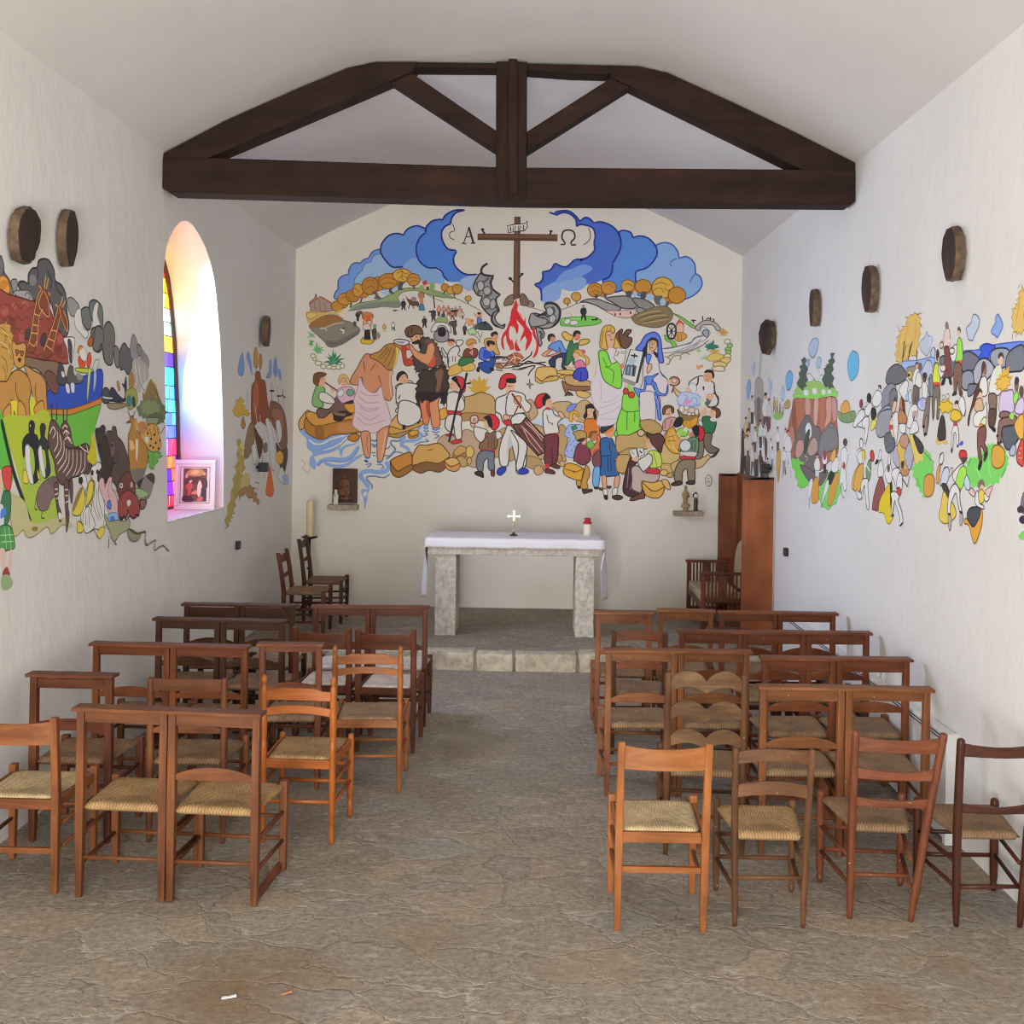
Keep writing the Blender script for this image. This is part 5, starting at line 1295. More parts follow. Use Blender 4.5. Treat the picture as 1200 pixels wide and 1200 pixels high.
f 429 417 11 24 565 348 578 360 598 366 607 362 605 345 603 333 594 335 596 356 581 353 579 335 570 337
f 25 -1 0 26 599 335 605 333 603 329 595 331
f 158 169 11 1 593 409 600 415 609 410 618 405 616 396 607 394 598 400
f 158 169 11 1 636 397 652 399 656 394 649 388 636 385 632 388
f 430 -1 0 3 635 404 633 398 627 395 621 398 618 404 621 411 627 414 633 411
f 178 -1 0 4 618 408 622 417 633 417 636 409 627 411 621 403
f 431 432 11 26 607 380 616 396 620 387 629 390 630 374 621 372 620 358 608 340 603 344
f 433 -1 0 28 616 369 623 358 622 340 618 345
f 338 -1 0 29 636 363 633 356 628 353 622 356 619 363 622 370 627 373 633 370
f 434 389 10 30 620 369 627 375 639 372 643 363 654 357 656 345 648 341 648 354 636 361 630 368
f 435 -1 0 32 638 375 646 374 646 366 641 369
f 436 437 10 32 623 345 637 352 646 343 648 334 628 331
f 338 -1 0 34 601 338 617 336 623 338 621 331 605 333
f 438 439 11 35 628 331 648 333 653 311 637 304 620 314
q 439 -1 9 37 638 327 637 306
f 338 -1 0 37 624 307 631 305 626 300
f 440 441 7 1 522 307 524 298 531 295 524 292 524 283 521 292 515 296 521 297
f 442 443 9 34 679 375 706 382 719 378 733 347 743 293 730 248 730 235 717 210 677 205 679 234 667 252 660 296 669 314 675 355
f 444 -1 0 36 669 314 680 310 685 256 679 239 670 252 662 296
s 445 -1 10 37 682 310 684 278 683 256
s 445 -1 10 38 725 275 708 261 685 256
s 445 -1 10 37 734 266 708 253 679 243
s 445 -1 10 36 730 251 708 237 681 228
s 445 -1 10 36 717 221 699 219 681 221
f 446 447 12 36 743 271 763 280 775 267 782 236 785 182 749 181 716 182 722 206 730 235
f 446 447 12 38 744 280 762 278 771 267 774 240 771 207 775 198 763 192 748 184 734 181 723 181 720 212 733 251
s 448 -1 12 40 758 269 760 235 760 213
s 448 -1 12 40 744 267 743 228 743 193
f 446 447 12 36 677 366 683 374 695 371 702 353 708 344 724 351 728 333 730 302 725 288 707 295 691 306 682 328
s 448 -1 11 38 686 359 697 337 711 326 709 299
s 448 -1 11 39 706 342 697 335 691 339
f 19 346 10 1 714 407 723 420 730 422 728 407 739 421 750 420 741 405 750 392 737 379 724 387
f 19 346 10 3 722 418 731 409 740 421 749 416 738 407 751 403 749 389 738 379 727 387
f 338 -1 0 3 714 407 711 396 702 391 693 395 690 406 693 418 702 422 710 418
f 338 -1 0 36 694 395 710 393 711 380 693 382
f 449 225 11 38 679 384 682 415 689 428 703 431 712 422 710 413 701 418 692 413 693 397 697 377 688 377
f 449 225 10 37 713 405 724 387 725 380 710 380 712 389
s 450 -1 9 40 687 420 684 400 683 382
q 450 -1 8 40 696 426 693 418
q 450 -1 8 40 703 427 702 418
q 19 -1 8 4 696 408 702 409
q 451 -1 10 37 703 398 708 398
f 452 -1 0 38 734 340 733 335 729 333 725 335 723 340 725 344 729 346 732 344
f 446 447 10 41 737 293 746 302 757 289 771 271 774 242 733 241
f 453 -1 0 43 737 311 744 311 743 293 737 293
f 453 -1 0 43 751 306 756 304 755 286 751 289
f 454 455 10 44 745 283 744 278 739 276 735 278 733 283 735 287 739 289 743 288
f 454 455 10 46 759 275 757 270 752 268 747 270 745 275 747 280 752 282 757 280
p 145 35 12 44 748 377 778 374 762 302 730 314
p 456 -1 0 46 778 374 781 367 766 301 761 303
p 270 -1 0 46 749 374 774 371 763 331 756 315 737 320
p 457 -1 0 47 739 340 748 347 763 340 759 316 736 320
q 458 -1 14 48 745 338 743 322
q 459 -1 12 48 752 338 750 318
q 10 -1 16 49 757 338 755 318
q 460 -1 16 50 758 368 754 340
q 460 -1 18 51 749 364 765 362
f 461 -1 0 52 745 356 754 360 761 351 754 342 745 344
p 212 -1 0 47 730 312 762 302 759 295 729 306
p 112 462 9 39 717 380 739 378 735 347 726 342 711 357
q 463 -1 12 41 715 373 723 371 717 362
q 462 -1 8 41 727 373 737 371
q 462 -1 8 41 726 369 736 367
f 464 465 11 47 782 365 792 370 810 361 815 330 831 312 834 294 829 276 814 276 800 280 803 242 772 242 770 280 777 307 777 338
f 464 465 11 49 770 280 802 281 807 241 803 212 774 218 771 258
f 466 467 10 51 807 281 812 268 817 245 820 221 813 222 810 247 805 268
f 468 469 13 49 760 378 771 392 780 408 794 416 805 416 815 404 819 377 823 350 814 350 810 361 810 384 805 397 789 399 783 388 778 376 776 374
f 470 -1 0 51 775 376 782 387 789 399 795 405 806 403 811 395 810 386 803 397 794 399 787 390 785 365 781 361
f 470 -1 0 51 799 374 808 370 811 361 806 360
f 338 309 8 52 791 392 796 399 807 395 806 381 799 374 792 379
f 338 -1 0 54 790 377 796 376 794 368 788 369
q 19 -1 8 54 795 391 801 390
q 451 -1 10 54 794 382 798 381
f 466 467 10 55 784 365 795 365 792 352 787 345
f 338 471 9 57 786 334 790 345 797 344 795 332 787 323
f 466 467 10 49 782 316 797 318 813 325 800 312 798 300 784 300
f 472 467 10 51 757 291 778 287 781 307 785 303 782 285 771 282 770 269
f 472 467 10 53 796 303 806 303 814 283 829 279 833 299 834 283 827 274 811 276 804 287
s 473 -1 11 55 800 312 807 280 816 267 818 243
s 474 -1 16 56 802 276 812 260 812 243
s 419 -1 11 51 815 330 822 319 831 313
f 475 476 16 49 860 307 856 300 848 297 840 299 836 307 840 314 848 317 856 314
f 477 182 9 51 854 308 852 304 848 303 844 304 842 308 843 312 848 313 852 312
q 181 -1 18 51 847 295 843 281
f 338 -1 0 53 831 308 840 311 840 301 832 302
f 338 309 9 52 846 294 854 288 865 279 861 272 852 277
f 464 71 12 1 881 302 894 315 912 320 930 309 938 303 940 285 948 267 944 253 926 251 917 260 890 282
f 478 479 8 3 881 297 889 304 899 295 894 277 885 279
f 480 -1 0 3 935 318 932 310 924 306 916 309 913 318 916 327 924 330 932 327
f 178 -1 0 69 915 327 920 334 934 333 938 321 935 314 932 326 923 328
s 460 -1 16 5 902 318 901 304 897 298
s 71 -1 12 3 938 305 939 285 947 267 945 255
q 365 -1 16 3 914 297 914 288
q 365 -1 16 4 912 293 916 293
f 338 -1 0 3 921 275 935 280 937 273 928 267 921 271
f 481 -1 0 4 917 264 926 271 933 267 924 255
f 482 -1 0 5 875 293 881 295 888 284 876 284
f 483 484 10 54 858 266 865 281 876 279 888 277 890 259 877 252 859 253
f 483 484 10 56 883 261 890 271 903 271 908 257 895 250 886 251
s 485 -1 10 56 865 277 872 272 868 263 877 266
s 485 -1 10 58 890 266 899 266 897 257
f 486 -1 0 58 870 257 879 266 883 261 879 254 875 253
f 487 -1 0 58 885 279 896 284 903 273 890 271
f 260 253 11 51 772 215 797 220 819 207 821 194 808 187 790 191 779 198
f 254 253 11 40 721 181 748 184 766 191 788 182 791 155 768 155 748 155 722 145
f 254 253 11 20 722 136 749 139 749 119 745 101 722 103
f 488 253 11 1 820 156 828 187 846 196 863 145 856 127 832 118 823 124
f 489 253 10 3 823 120 843 120 848 105 834 95 823 102
f 83 253 11 5 836 101 834 96 828 94 822 96 819 101 822 106 827 108 834 106
f 490 253 10 7 832 95 846 102 848 93 841 90
f 491 253 10 9 843 120 863 129 861 112 850 102
f 492 253 11 1 894 128 906 135 921 139 926 144 932 137 924 128 915 117 899 112
f 237 493 11 1 856 244 866 234 891 230 906 236 902 224 886 218 866 221
f 494 495 10 59 873 245 871 240 866 237 861 240 859 245 861 250 866 253 871 250
f 494 495 10 61 883 249 881 245 877 243 872 245 871 248 872 252 877 254 881 252
f 496 495 10 63 897 242 895 237 888 235 882 237 879 242 882 247 888 249 894 247
f 494 495 10 65 888 234 886 232 883 230 879 231 878 234 879 237 883 238 886 237
f 494 495 10 65 904 239 903 234 900 232 896 234 895 239 896 244 899 246 903 244
f 494 495 10 67 895 234 894 232 892 231 889 232 888 234 889 236 892 237 894 236
f 483 484 10 65 856 268 865 282 885 282 906 274 906 258 888 252 868 253 858 257
s 485 -1 10 67 867 278 879 273 872 264 881 262
s 485 -1 11 67 888 260 888 269 899 269 899 258 890 257
f 486 -1 0 68 868 257 877 266 888 262 879 255
f 497 -1 0 67 906 267 919 269 922 258 910 251
f 498 -1 0 68 917 258 926 269 933 270 926 254
f 338 -1 0 69 921 278 935 281 937 272 928 265
s 71 -1 12 70 935 283 948 272 944 254 924 249
f 499 49 10 53 824 212 832 223 850 226 855 217 846 205 831 195 824 198
q 500 -1 9 55 830 219 828 201
q 500 -1 9 55 844 221 839 205
f 320 -1 0 55 846 239 843 230 836 227 828 230 825 239 828 248 835 251 843 248
f 297 298 9 56 823 233 824 248 835 253 847 248 847 235 843 239 841 247 830 244 828 233
q 501 -1 9 56 832 233 840 234
f 502 503 10 3 871 219 886 220 901 229 900 211 889 202 871 206
q 504 -1 8 5 875 217 878 206
q 504 -1 8 5 884 217 887 204
f 178 -1 0 55 847 210 857 227 869 223 866 208 853 203
f 505 506 11 56 829 169 835 196 848 203 860 181 878 177 860 156 861 145 845 147 833 160
s 507 -1 10 58 840 192 847 165 856 147
q 507 -1 10 58 846 196 856 170
s 507 -1 10 59 833 165 851 154 861 147
q 508 -1 8 59 835 181 851 185
q 508 -1 8 59 833 172 856 174
f 509 510 10 58 882 193 878 186 869 183 859 186 855 192 859 199 869 202 878 199
s 511 -1 16 60 855 192 864 181 878 178 885 188
f 512 -1 0 60 881 199 879 195 876 194 872 195 871 199 872 203 876 205 879 203
f 414 -1 0 61 856 170 862 179 867 174 863 163
f 513 514 11 1 913 215 913 227 929 229 933 220 943 218 943 207 936 191 918 192 911 209
f 464 63 9 5 903 213 906 222 913 215 913 205 907 209
f 338 -1 0 71 906 236 911 242 919 251 923 240 920 231 909 229
f 338 -1 0 71 943 237 941 230 935 227 930 230 927 237 930 244 935 247 941 244
f 515 298 9 72 932 246 940 250 951 244 953 233 947 227 943 227 944 238 940 244
f 464 -1 0 74 930 225 943 224 942 218 932 219
f 516 517 11 3 917 190 935 189 933 166 951 156 947 149 932 146 923 153 917 166
f 69 -1 0 5 931 137 941 146 947 153 952 153 944 140 936 136
f 518 517 10 5 902 170 916 173 914 137 897 134 905 148
f 79 -1 0 61 882 186 891 195 896 186 891 179
f 347 348 11 7 901 205 911 206 918 193 914 177 907 174 904 186
f 519 -1 0 62 889 203 901 210 906 200 905 186 898 183 892 193
f 520 521 11 63 867 163 887 181 903 179 905 157 899 139 879 139 865 147
q 521 -1 9 65 891 175 890 143
q 521 -1 9 65 898 175 896 143
f 522 498 13 66 888 162 884 153 875 149 866 153 862 162 866 172 875 176 884 172
f 464 -1 0 68 861 147 879 139 897 139 899 148 869 148
f 523 340 9 69 864 138 897 137 892 130 868 130
f 524 525 12 71 865 128 896 130 897 108 897 83 884 83 879 110 870 103 868 82 855 81 851 100
f 411 330 10 73 845 76 857 82 868 82 868 75 850 72
f 411 330 10 73 878 79 884 83 897 84 896 76 882 76
f 526 527 12 22 736 65 751 132 767 126 758 110 754 83 759 65 772 56 766 47 748 47
q 528 -1 9 24 749 110 745 65
q 528 -1 9 24 756 85 753 60
f 529 530 12 25 755 110 769 115 783 101 803 99 816 100 816 86 801 77 779 81 779 59 770 56 756 65 756 87
f 531 408 12 27 780 79 801 60 824 66 830 71 826 53 813 43 790 48 782 61
f 434 408 11 29 780 80 803 78 821 83 830 73 824 66 804 59
f 532 253 11 75 823 84 835 85 841 75 843 64 833 66
f 123 378 10 29 752 38 759 45 777 54 779 61 785 54 785 43 775 41 761 37
f 533 340 9 27 789 111 816 109 815 98 789 101
f 534 535 11 29 789 142 802 151 818 144 823 120 814 113 796 114
q 536 -1 9 31 804 146 812 115
q 536 -1 9 31 796 142 803 115
f 494 92 11 32 769 126 784 137 793 143 801 137 800 122 784 104 776 108
f 338 -1 0 42 803 166 800 158 794 154 788 157 786 165 788 173 794 177 800 173
f 537 538 12 58 787 191 799 186 817 189 828 176 824 163 820 146 809 156 799 167 794 178 788 184
p 200 92 10 42 748 150 764 155 769 137 756 131
p 145 92 10 44 766 155 780 156 784 142 771 135
q 498 -1 8 44 754 148 761 140
q 460 -1 14 46 772 150 778 144
f 338 -1 0 46 755 131 769 135 769 126 760 126
f 539 127 11 53 783 190 780 184 775 182 769 184 767 190 769 195 775 197 780 195
s 540 -1 8 1 11 117 20 110 15 97 29 88
s 540 -1 8 2 24 115 31 102 27 81
q 352 -1 6 22 473 290 477 290
q 352 -1 6 21 481 290 484 290
q 541 -1 5 23 478 289 477 284
q 352 -1 6 53 345 292 348 293
q 541 -1 6 53 343 283 347 283
q 367 -1 9 33 253 397 258 398
q 367 -1 9 30 264 398 268 398
q 352 -1 6 17 429 379 432 379
q 352 -1 6 16 435 380 438 379
q 542 -1 6 16 431 373 435 373
q 352 -1 6 5 440 402 443 403
q 352 -1 6 4 445 402 448 402
q 542 -1 6 4 442 396 446 396
q 352 -1 5 15 385 381 387 381
q 352 -1 5 15 390 381 393 381
q 542 -1 5 13 387 376 390 376
q 352 -1 5 16 340 386 343 386
q 352 -1 5 17 345 386 348 385
q 352 -1 6 40 233 307 236 306
q 352 -1 6 40 240 309 243 308
q 542 -1 6 39 239 299 242 300
q 352 -1 6 13 54 302 57 301
q 352 -1 5 15 100 296 102 296
q 352 -1 5 17 105 295 108 295
q 542 -1 5 15 102 289 105 289
q 352 -1 7 5 695 408 698 409
q 352 -1 7 40 703 411 707 412
q 541 -1 6 41 702 408 703 402
q 542 -1 8 38 702 399 707 399
q 352 -1 5 5 569 400 572 401
q 352 -1 5 6 574 400 576 399
q 542 -1 5 4 570 394 574 394
q 352 -1 5 5 624 406 626 406
q 352 -1 5 6 629 405 631 405
q 542 -1 5 4 625 399 629 399
q 352 -1 7 55 794 394 798 395
q 352 -1 7 55 801 393 804 392
q 541 -1 6 55 798 392 797 386
q 542 -1 8 55 794 382 799 382
q 352 -1 6 4 919 320 923 319
q 352 -1 6 4 926 318 929 317
q 542 -1 6 4 920 313 924 311
q 352 -1 6 52 567 257 570 258
q 542 -1 6 52 571 249 574 249
q 352 -1 6 7 620 226 622 227
q 352 -1 6 7 626 225 629 224
q 542 -1 6 7 622 219 627 218
q 352 -1 6 7 654 237 657 237
q 352 -1 6 6 661 237 664 237
q 542 -1 6 6 656 228 661 229
q 352 -1 6 16 647 171 650 171
q 352 -1 6 56 831 241 834 242
q 352 -1 6 58 838 241 840 240
q 352 -1 6 43 790 169 792 169
q 352 -1 6 72 932 239 934 240
'''
PAINT_ARK = '''
f 543 94 7 1 13 355 18 364 25 361 28 353 30 349 41 342 47 329 22 326
f 544 94 7 3 21 365 27 359 28 352 24 345 16 347
f 36 545 10 1 59 338 60 344 70 346 78 345 79 355 88 363 97 365 101 373 112 377 125 377 137 368 140 357 155 354 166 345 170 325 176 308 166 295 146 305 132 329 112 338 90 327 74 333
s 545 -1 9 3 97 365 100 358 95 349
s 545 -1 9 3 120 366 131 356 128 344
s 545 -1 9 3 140 356 145 347 159 342
f 546 -1 0 4 97 351 94 346 89 344 83 345 81 349 83 354 89 356 94 355
f 212 35 6 3 46 335 43 343 53 346 56 342 54 335 50 331
f 547 38 6 5 50 333 65 336 80 337 88 331 86 327 68 327 53 329
s 35 -1 6 7 71 331 77 335 83 332 80 328
f 548 549 6 5 21 344 33 345 38 340 41 333 36 328 22 327
f 550 -1 0 7 22 339 33 342 36 337 27 331 22 332
f 551 552 8 8 11 327 39 328 59 328 90 327 122 327 146 305 164 293 178 266 124 266 70 266 41 268 13 272
f 553 -1 0 10 24 312 31 316 38 312 34 306 27 306
f 553 -1 0 10 45 319 53 321 56 317 49 313
f 554 -1 0 10 65 324 77 326 80 320 71 317
f 553 -1 0 10 60 290 69 293 71 282 64 280
f 555 -1 0 10 107 320 115 322 119 313 111 311
f 556 -1 0 10 39 306 51 304 54 296 46 292 40 297
f 556 -1 0 11 72 292 78 295 81 288 74 284
f 556 -1 0 10 140 282 154 284 161 277 147 272
f 553 -1 0 11 147 295 157 298 161 290 150 286
s 557 -1 6 11 22 316 28 312 36 318 45 313 53 320 62 316 71 321 81 318 90 322
s 557 -1 6 11 23 304 31 301 39 306 48 302 57 308 66 304 75 309 84 306
s 557 -1 6 12 40 293 49 289 57 295 66 290 75 296
s 557 -1 6 11 99 313 109 309 119 315 129 309
s 557 -1 6 12 123 302 133 297 146 303 153 297
s 557 -1 6 12 82 283 94 278 107 285 120 278 133 286 147 279 161 287
s 557 -1 6 11 88 271 101 269 114 273 127 269 140 274 158 270 172 274
f 558 121 6 13 74 286 77 295 83 296 82 286
f 558 121 6 13 108 287 113 294 120 294 117 283 110 281
f 559 69 7 12 71 266 114 265 151 264 150 242 128 228 121 244 101 254 76 257
f 173 560 7 14 124 228 130 233 152 241 191 249 221 253 268 263 265 227 231 220 178 212 126 211
f 135 561 6 16 118 250 127 254 141 251 152 240 149 229 135 231 125 239
f 562 563 6 16 126 211 178 212 231 220 265 227 264 219 223 212 178 205 126 204
f 564 447 7 18 126 204 178 205 223 212 264 219 259 206 244 181 225 153 158 152 126 185
f 41 35 7 3 170 338 180 343 192 340 201 334 189 322 177 324
f 112 544 6 5 189 321 198 332 207 331 215 322 212 311 227 306 220 298 204 304 193 309
f 565 94 9 7 207 331 219 336 232 334 235 317 227 309 212 315 209 321
f 565 94 9 9 228 341 238 347 252 347 266 340 268 317 255 315 239 321 231 330
f 112 -1 0 11 239 330 246 343 254 345 251 331 259 319 247 311 241 318
f 566 94 9 12 235 310 255 315 275 310 273 296 257 284 240 291
f 112 38 6 12 162 293 175 296 190 296 190 285 183 265 176 266 172 281
f 141 73 6 14 173 291 179 293 184 285 183 267 178 270
f 141 73 6 18 148 251 154 265 163 260 167 251 177 245 162 239 148 242
f 63 25 6 20 176 260 187 262 191 252 210 251 214 245 191 242 173 244
f 24 -1 0 20 158 255 164 254 166 249 160 249
f 24 -1 0 22 169 241 177 240 179 231 172 232
f 24 -1 0 22 182 242 191 242 191 232 184 233
f 212 -1 0 22 195 254 206 255 214 250 202 247
f 567 568 5 15 77 274 84 290 91 316 100 336 107 343 111 345 121 340 127 332 127 319 122 312 112 323 104 315 101 294 99 278 88 271
s 569 -1 6 17 79 277 86 291 93 317 100 335 107 342
s 569 -1 6 17 99 278 101 294 104 313 112 322
s 569 -1 6 18 111 342 102 325 122 314 127 319 123 333 113 342
q 569 -1 6 18 93 314 104 313
q 569 -1 6 18 89 302 102 302
q 569 -1 6 18 86 293 101 293
s 569 -1 6 18 83 282 93 279 99 285
q 569 -1 9 19 114 344 117 359
q 569 -1 9 17 119 345 123 357
q 570 -1 14 19 108 343 102 346
q 570 -1 14 17 123 341 129 339
f 567 568 5 15 112 273 123 290 136 309 145 326 151 329 159 326 171 314 173 302 160 309 153 315 143 295 134 275 124 268
s 569 -1 6 17 114 275 125 290 139 311 147 327
s 569 -1 6 17 134 275 143 295 153 317
s 569 -1 6 18 151 328 156 316 171 302 171 314 159 326
q 569 -1 6 18 131 300 145 300
q 569 -1 6 18 125 290 140 288
q 569 -1 6 18 120 282 133 278
q 569 -1 9 19 152 329 159 341
q 569 -1 9 19 157 328 165 337
q 570 -1 14 19 149 328 140 330
f 571 572 6 1 201 271 205 276 213 270 221 272 219 264 208 261
f 571 572 6 1 225 266 227 278 233 282 237 273 231 264
f 573 408 6 3 199 281 205 288 213 287 211 280 203 279
f 574 575 6 14 225 293 232 301 240 300 238 291 230 290
f 24 576 5 5 203 280 213 287 220 284 225 278 221 271 211 272
f 577 578 6 23 196 261 237 262 233 257 198 257
f 579 580 6 25 229 261 235 261 232 242 227 223 226 236
f 581 350 6 25 241 265 249 274 259 274 253 264 247 258
f 582 -1 0 27 245 258 251 258 250 246 244 235
f 583 25 9 16 244 304 248 315 261 317 268 314 278 323 290 325 303 316 305 300 300 285 299 273 287 270 275 275 269 286 265 296 256 285 241 288
s 25 -1 8 18 268 314 272 306 269 297
s 25 -1 8 18 265 296 271 285 276 275
f 584 25 8 18 302 294 311 296 320 290 324 281 319 269 310 270 304 280
f 585 25 9 20 322 290 329 299 338 302 349 296 363 290 362 271 349 261 337 268 326 266 320 275
f 586 141 7 22 355 297 362 313 368 316 378 308 385 294 383 285 369 282 359 285
f 214 35 7 24 378 303 388 304 395 298 391 289 383 291
f 586 141 7 26 391 285 407 293 422 284 420 273 408 271 395 276
f 213 -1 0 28 395 298 405 296 407 288 395 283
f 587 -1 0 29 365 281 387 285 404 280 421 271 421 259 401 250 389 238 373 249 364 262
s 200 -1 9 30 371 278 380 260 377 247
s 200 -1 9 30 387 279 392 257 401 245
s 200 -1 9 30 404 272 409 255 413 242
s 588 -1 7 31 380 266 397 248 418 236
f 589 -1 0 30 353 262 364 265 372 253 365 241 353 245
f 590 169 5 1 314 248 319 251 325 241 320 238
f 591 -1 0 32 413 244 430 259 438 256 452 249 461 231 439 227 418 235
q 393 -1 9 33 427 257 461 233
q 592 -1 9 34 441 251 477 223
q 593 -1 8 33 418 243 448 231
f 594 417 7 1 290 226 295 240 305 241 320 233 339 228 340 241 331 248 338 247 343 258 346 248 345 228 332 224 306 224
f 481 595 7 18 269 230 273 239 281 241 290 238 295 226 282 221 271 223
s 24 -1 9 20 271 229 281 228 302 228
f 596 219 6 20 285 220 306 222 343 222 347 219 314 214 292 215
f 597 598 6 31 342 237 365 244 381 238 382 223 358 214 347 222
f 599 600 6 33 348 229 358 233 360 221 352 220
f 601 602 6 33 364 228 371 232 376 221 368 219
p 237 -1 0 33 434 224 419 234 401 239 402 231 411 220
p 237 -1 0 34 435 222 429 237 417 246 410 236 410 221
p 237 -1 0 35 435 222 436 245 430 259 417 244 410 222
p 237 -1 0 36 435 221 442 239 442 251 424 240 410 223
p 237 -1 0 37 434 220 448 234 454 244 431 237 412 224
p 237 -1 0 38 430 218 452 227 466 234 440 233 415 226
p 237 -1 0 39 422 217 454 220 481 222 454 227 423 227
p 603 -1 0 40 384 213 379 218 393 222 394 227 406 228 410 233 422 231 435 234 448 230 465 231 470 225 487 222 487 216 500 213 487 209 490 204 477 206 469 203 458 205 448 200 434 204 423 200 414 204 403 202 400 206 388 206 387 211
p 604 -1 0 41 399 221 400 226 413 226 422 230 434 227 450 229 456 224 470 223 465 217 471 213 457 213 446 209 431 210 419 207 410 211 398 210 400 215 392 218
p 43 -1 0 42 424 206 426 210 440 209 449 213 459 210 476 211 479 206 491 204 481 201 485 197 471 197 461 194 449 195 438 192 431 197 419 196 423 200 416 203
f 605 606 6 43 415 203 440 204 462 203 450 193 424 195
f 607 -1 0 1 42 218 93 222 97 201 43 200
p 608 410 6 13 18 292 18 298 24 296 28 298 32 297 33 301 36 298 44 297 43 291 50 287 47 281 51 277 48 271 54 268 51 263 56 260 50 257 51 253 46 251 50 248 44 247 48 244 41 242 42 237 35 236 32 231 24 231 15 234 18 252 13 275
s 508 -1 7 15 23 293 34 288 32 276
s 508 -1 7 16 29 285 43 283 40 271
s 508 -1 7 17 24 273 38 271 47 261
s 508 -1 7 15 24 264 35 259 38 247
s 508 -1 7 16 27 254 35 247 34 237
s 609 -1 6 17 26 290 39 285 45 277
s 609 -1 6 18 23 278 36 274 43 265
f 276 410 7 18 46 274 49 281 56 278 66 280 71 281 76 277 74 267 73 257 61 253 52 257 49 266
f 280 610 5 20 54 272 61 271 56 266
f 280 610 5 22 62 271 71 271 67 266
f 610 -1 0 24 58 263 66 264 63 259
f 611 410 8 20 73 257 95 252 111 248 121 239 123 225 126 210 129 201 109 201 96 212 89 231 80 246
f 612 410 8 22 19 235 36 238 44 245 56 251 70 250 83 243 88 231 84 217 86 201 72 202 60 215 45 218 37 200 20 207
s 410 -1 7 24 56 239 56 227 66 216 75 202
s 410 -1 7 22 99 240 98 226 109 209
f 613 -1 0 25 44 217 58 218 63 208 54 203 48 206
f 613 -1 0 23 90 222 96 222 98 207 92 202
f 287 410 7 26 32 208 45 215 45 196 36 192 31 199
f 287 410 7 26 61 218 75 212 80 187 69 184 62 194
f 287 410 7 24 95 212 115 220 119 200 107 193 101 200
f 287 410 6 28 52 208 59 198 67 199 66 187 59 191
f 614 -1 0 30 32 201 86 203 127 209 144 165 153 116 147 83 94 87 71 128 46 170
f 615 -1 0 31 77 166 144 168 153 127 150 86 97 87 75 128
f 616 -1 0 31 23 201 29 203 46 167 53 146 47 129 25 131
f 564 -1 0 20 143 200 179 202 213 207 254 214 248 185 224 169 197 167 184 175 179 195
s 617 -1 28 32 27 199 39 172 54 143 71 118 82 101 92 87
f 618 -1 0 33 44 123 58 120 79 110 92 88 116 85 150 87 175 84 192 75 184 72 163 77 143 69 127 78 101 73 83 72 73 79 56 76 48 99
s 619 -1 7 34 48 99 57 76 76 81 85 72 103 72 129 79 141 70 167 78 179 73
f 53 -1 0 34 108 79 106 77 101 77 96 78 94 80 96 82 101 82 106 81
f 620 -1 0 32 24 144 31 146 33 127 25 124
f 621 622 6 34 30 147 35 150 48 149 49 133 46 125 38 127 32 137
f 623 624 6 36 31 120 38 125 48 121 48 99 39 89 26 91
f 625 -1 0 38 25 109 33 110 35 90 26 89
f 626 -1 0 39 29 106 38 107 39 101 29 97
f 627 628 6 39 26 88 49 87 58 67 53 63 27 66
q 629 -1 5 41 29 80 55 78
q 629 -1 5 41 30 73 56 71
q 629 -1 5 42 37 87 41 65
q 629 -1 5 42 45 87 51 64
f 539 -1 0 43 28 65 38 64 37 49 43 43 49 63 51 62 49 37 37 39
f 501 -1 0 44 34 41 43 46 49 35 37 35
f 630 -1 0 45 32 36 44 38 55 28 47 22 34 24
f 27 631 6 32 74 158 71 175 80 183 85 184 84 194 90 198 97 194 96 184 105 178 108 144 107 133 96 129 89 131 99 144 95 166 80 171
f 494 479 6 34 77 168 82 172 87 168 90 148 96 130 89 131 80 145
f 95 631 6 34 102 173 111 179 109 191 115 195 122 191 120 180 132 172 128 163 135 141 125 134 118 136 125 147 121 165 109 167
f 494 479 6 36 106 166 112 170 116 160 123 136 116 138 109 151
f 632 633 6 36 74 145 81 142 85 131 74 132
f 632 633 6 34 104 144 108 140 112 133 106 135
f 494 -1 0 34 89 193 88 192 87 191 86 192 86 193 86 193 87 194 88 193
f 103 634 6 38 104 117 114 127 133 134 149 133 153 116 138 109 130 99 115 98 106 104
f 635 -1 0 40 155 129 151 125 141 124 132 126 128 130 132 134 141 135 150 133
s 634 -1 7 40 105 119 100 103 106 100
s 634 -1 7 40 119 98 115 91 123 89
f 636 75 7 21 159 189 165 196 171 198 182 189 188 175 197 167 224 171 238 163 243 146 230 133 202 156 172 166
s 637 -1 9 23 162 189 169 193 176 190
s 637 -1 9 24 165 183 172 187 180 183
s 637 -1 9 23 168 176 177 179 185 175
f 638 75 8 41 128 174 131 194 139 199 151 193 163 181 172 168 202 165 228 163 236 151 225 135 190 131 165 124 149 135 144 150 136 161
s 637 -1 9 43 131 183 139 191 145 185 139 178
s 637 -1 9 43 142 163 151 172 149 187
s 637 -1 9 43 146 155 160 168 155 183
s 637 -1 9 43 150 148 166 160 166 176
s 637 -1 9 43 153 140 172 153 172 166
s 637 -1 8 43 180 164 179 149 165 138
s 637 -1 8 43 189 165 189 146 173 134
s 637 -1 8 43 200 164 200 144 190 133
s 637 -1 8 43 211 163 211 144 198 133
s 637 -1 8 43 222 162 222 143 212 136
s 637 -1 7 44 206 169 215 165 235 159
s 637 -1 7 25 171 187 178 177 189 171
s 637 -1 7 45 226 170 233 157 240 150
q 639 -1 14 43 136 198 135 217
q 639 -1 14 43 147 198 148 216
q 639 -1 14 23 165 196 164 212
q 639 -1 14 23 173 196 174 213
f 636 75 6 43 143 126 155 125 154 105 163 91 161 81 154 91 148 109
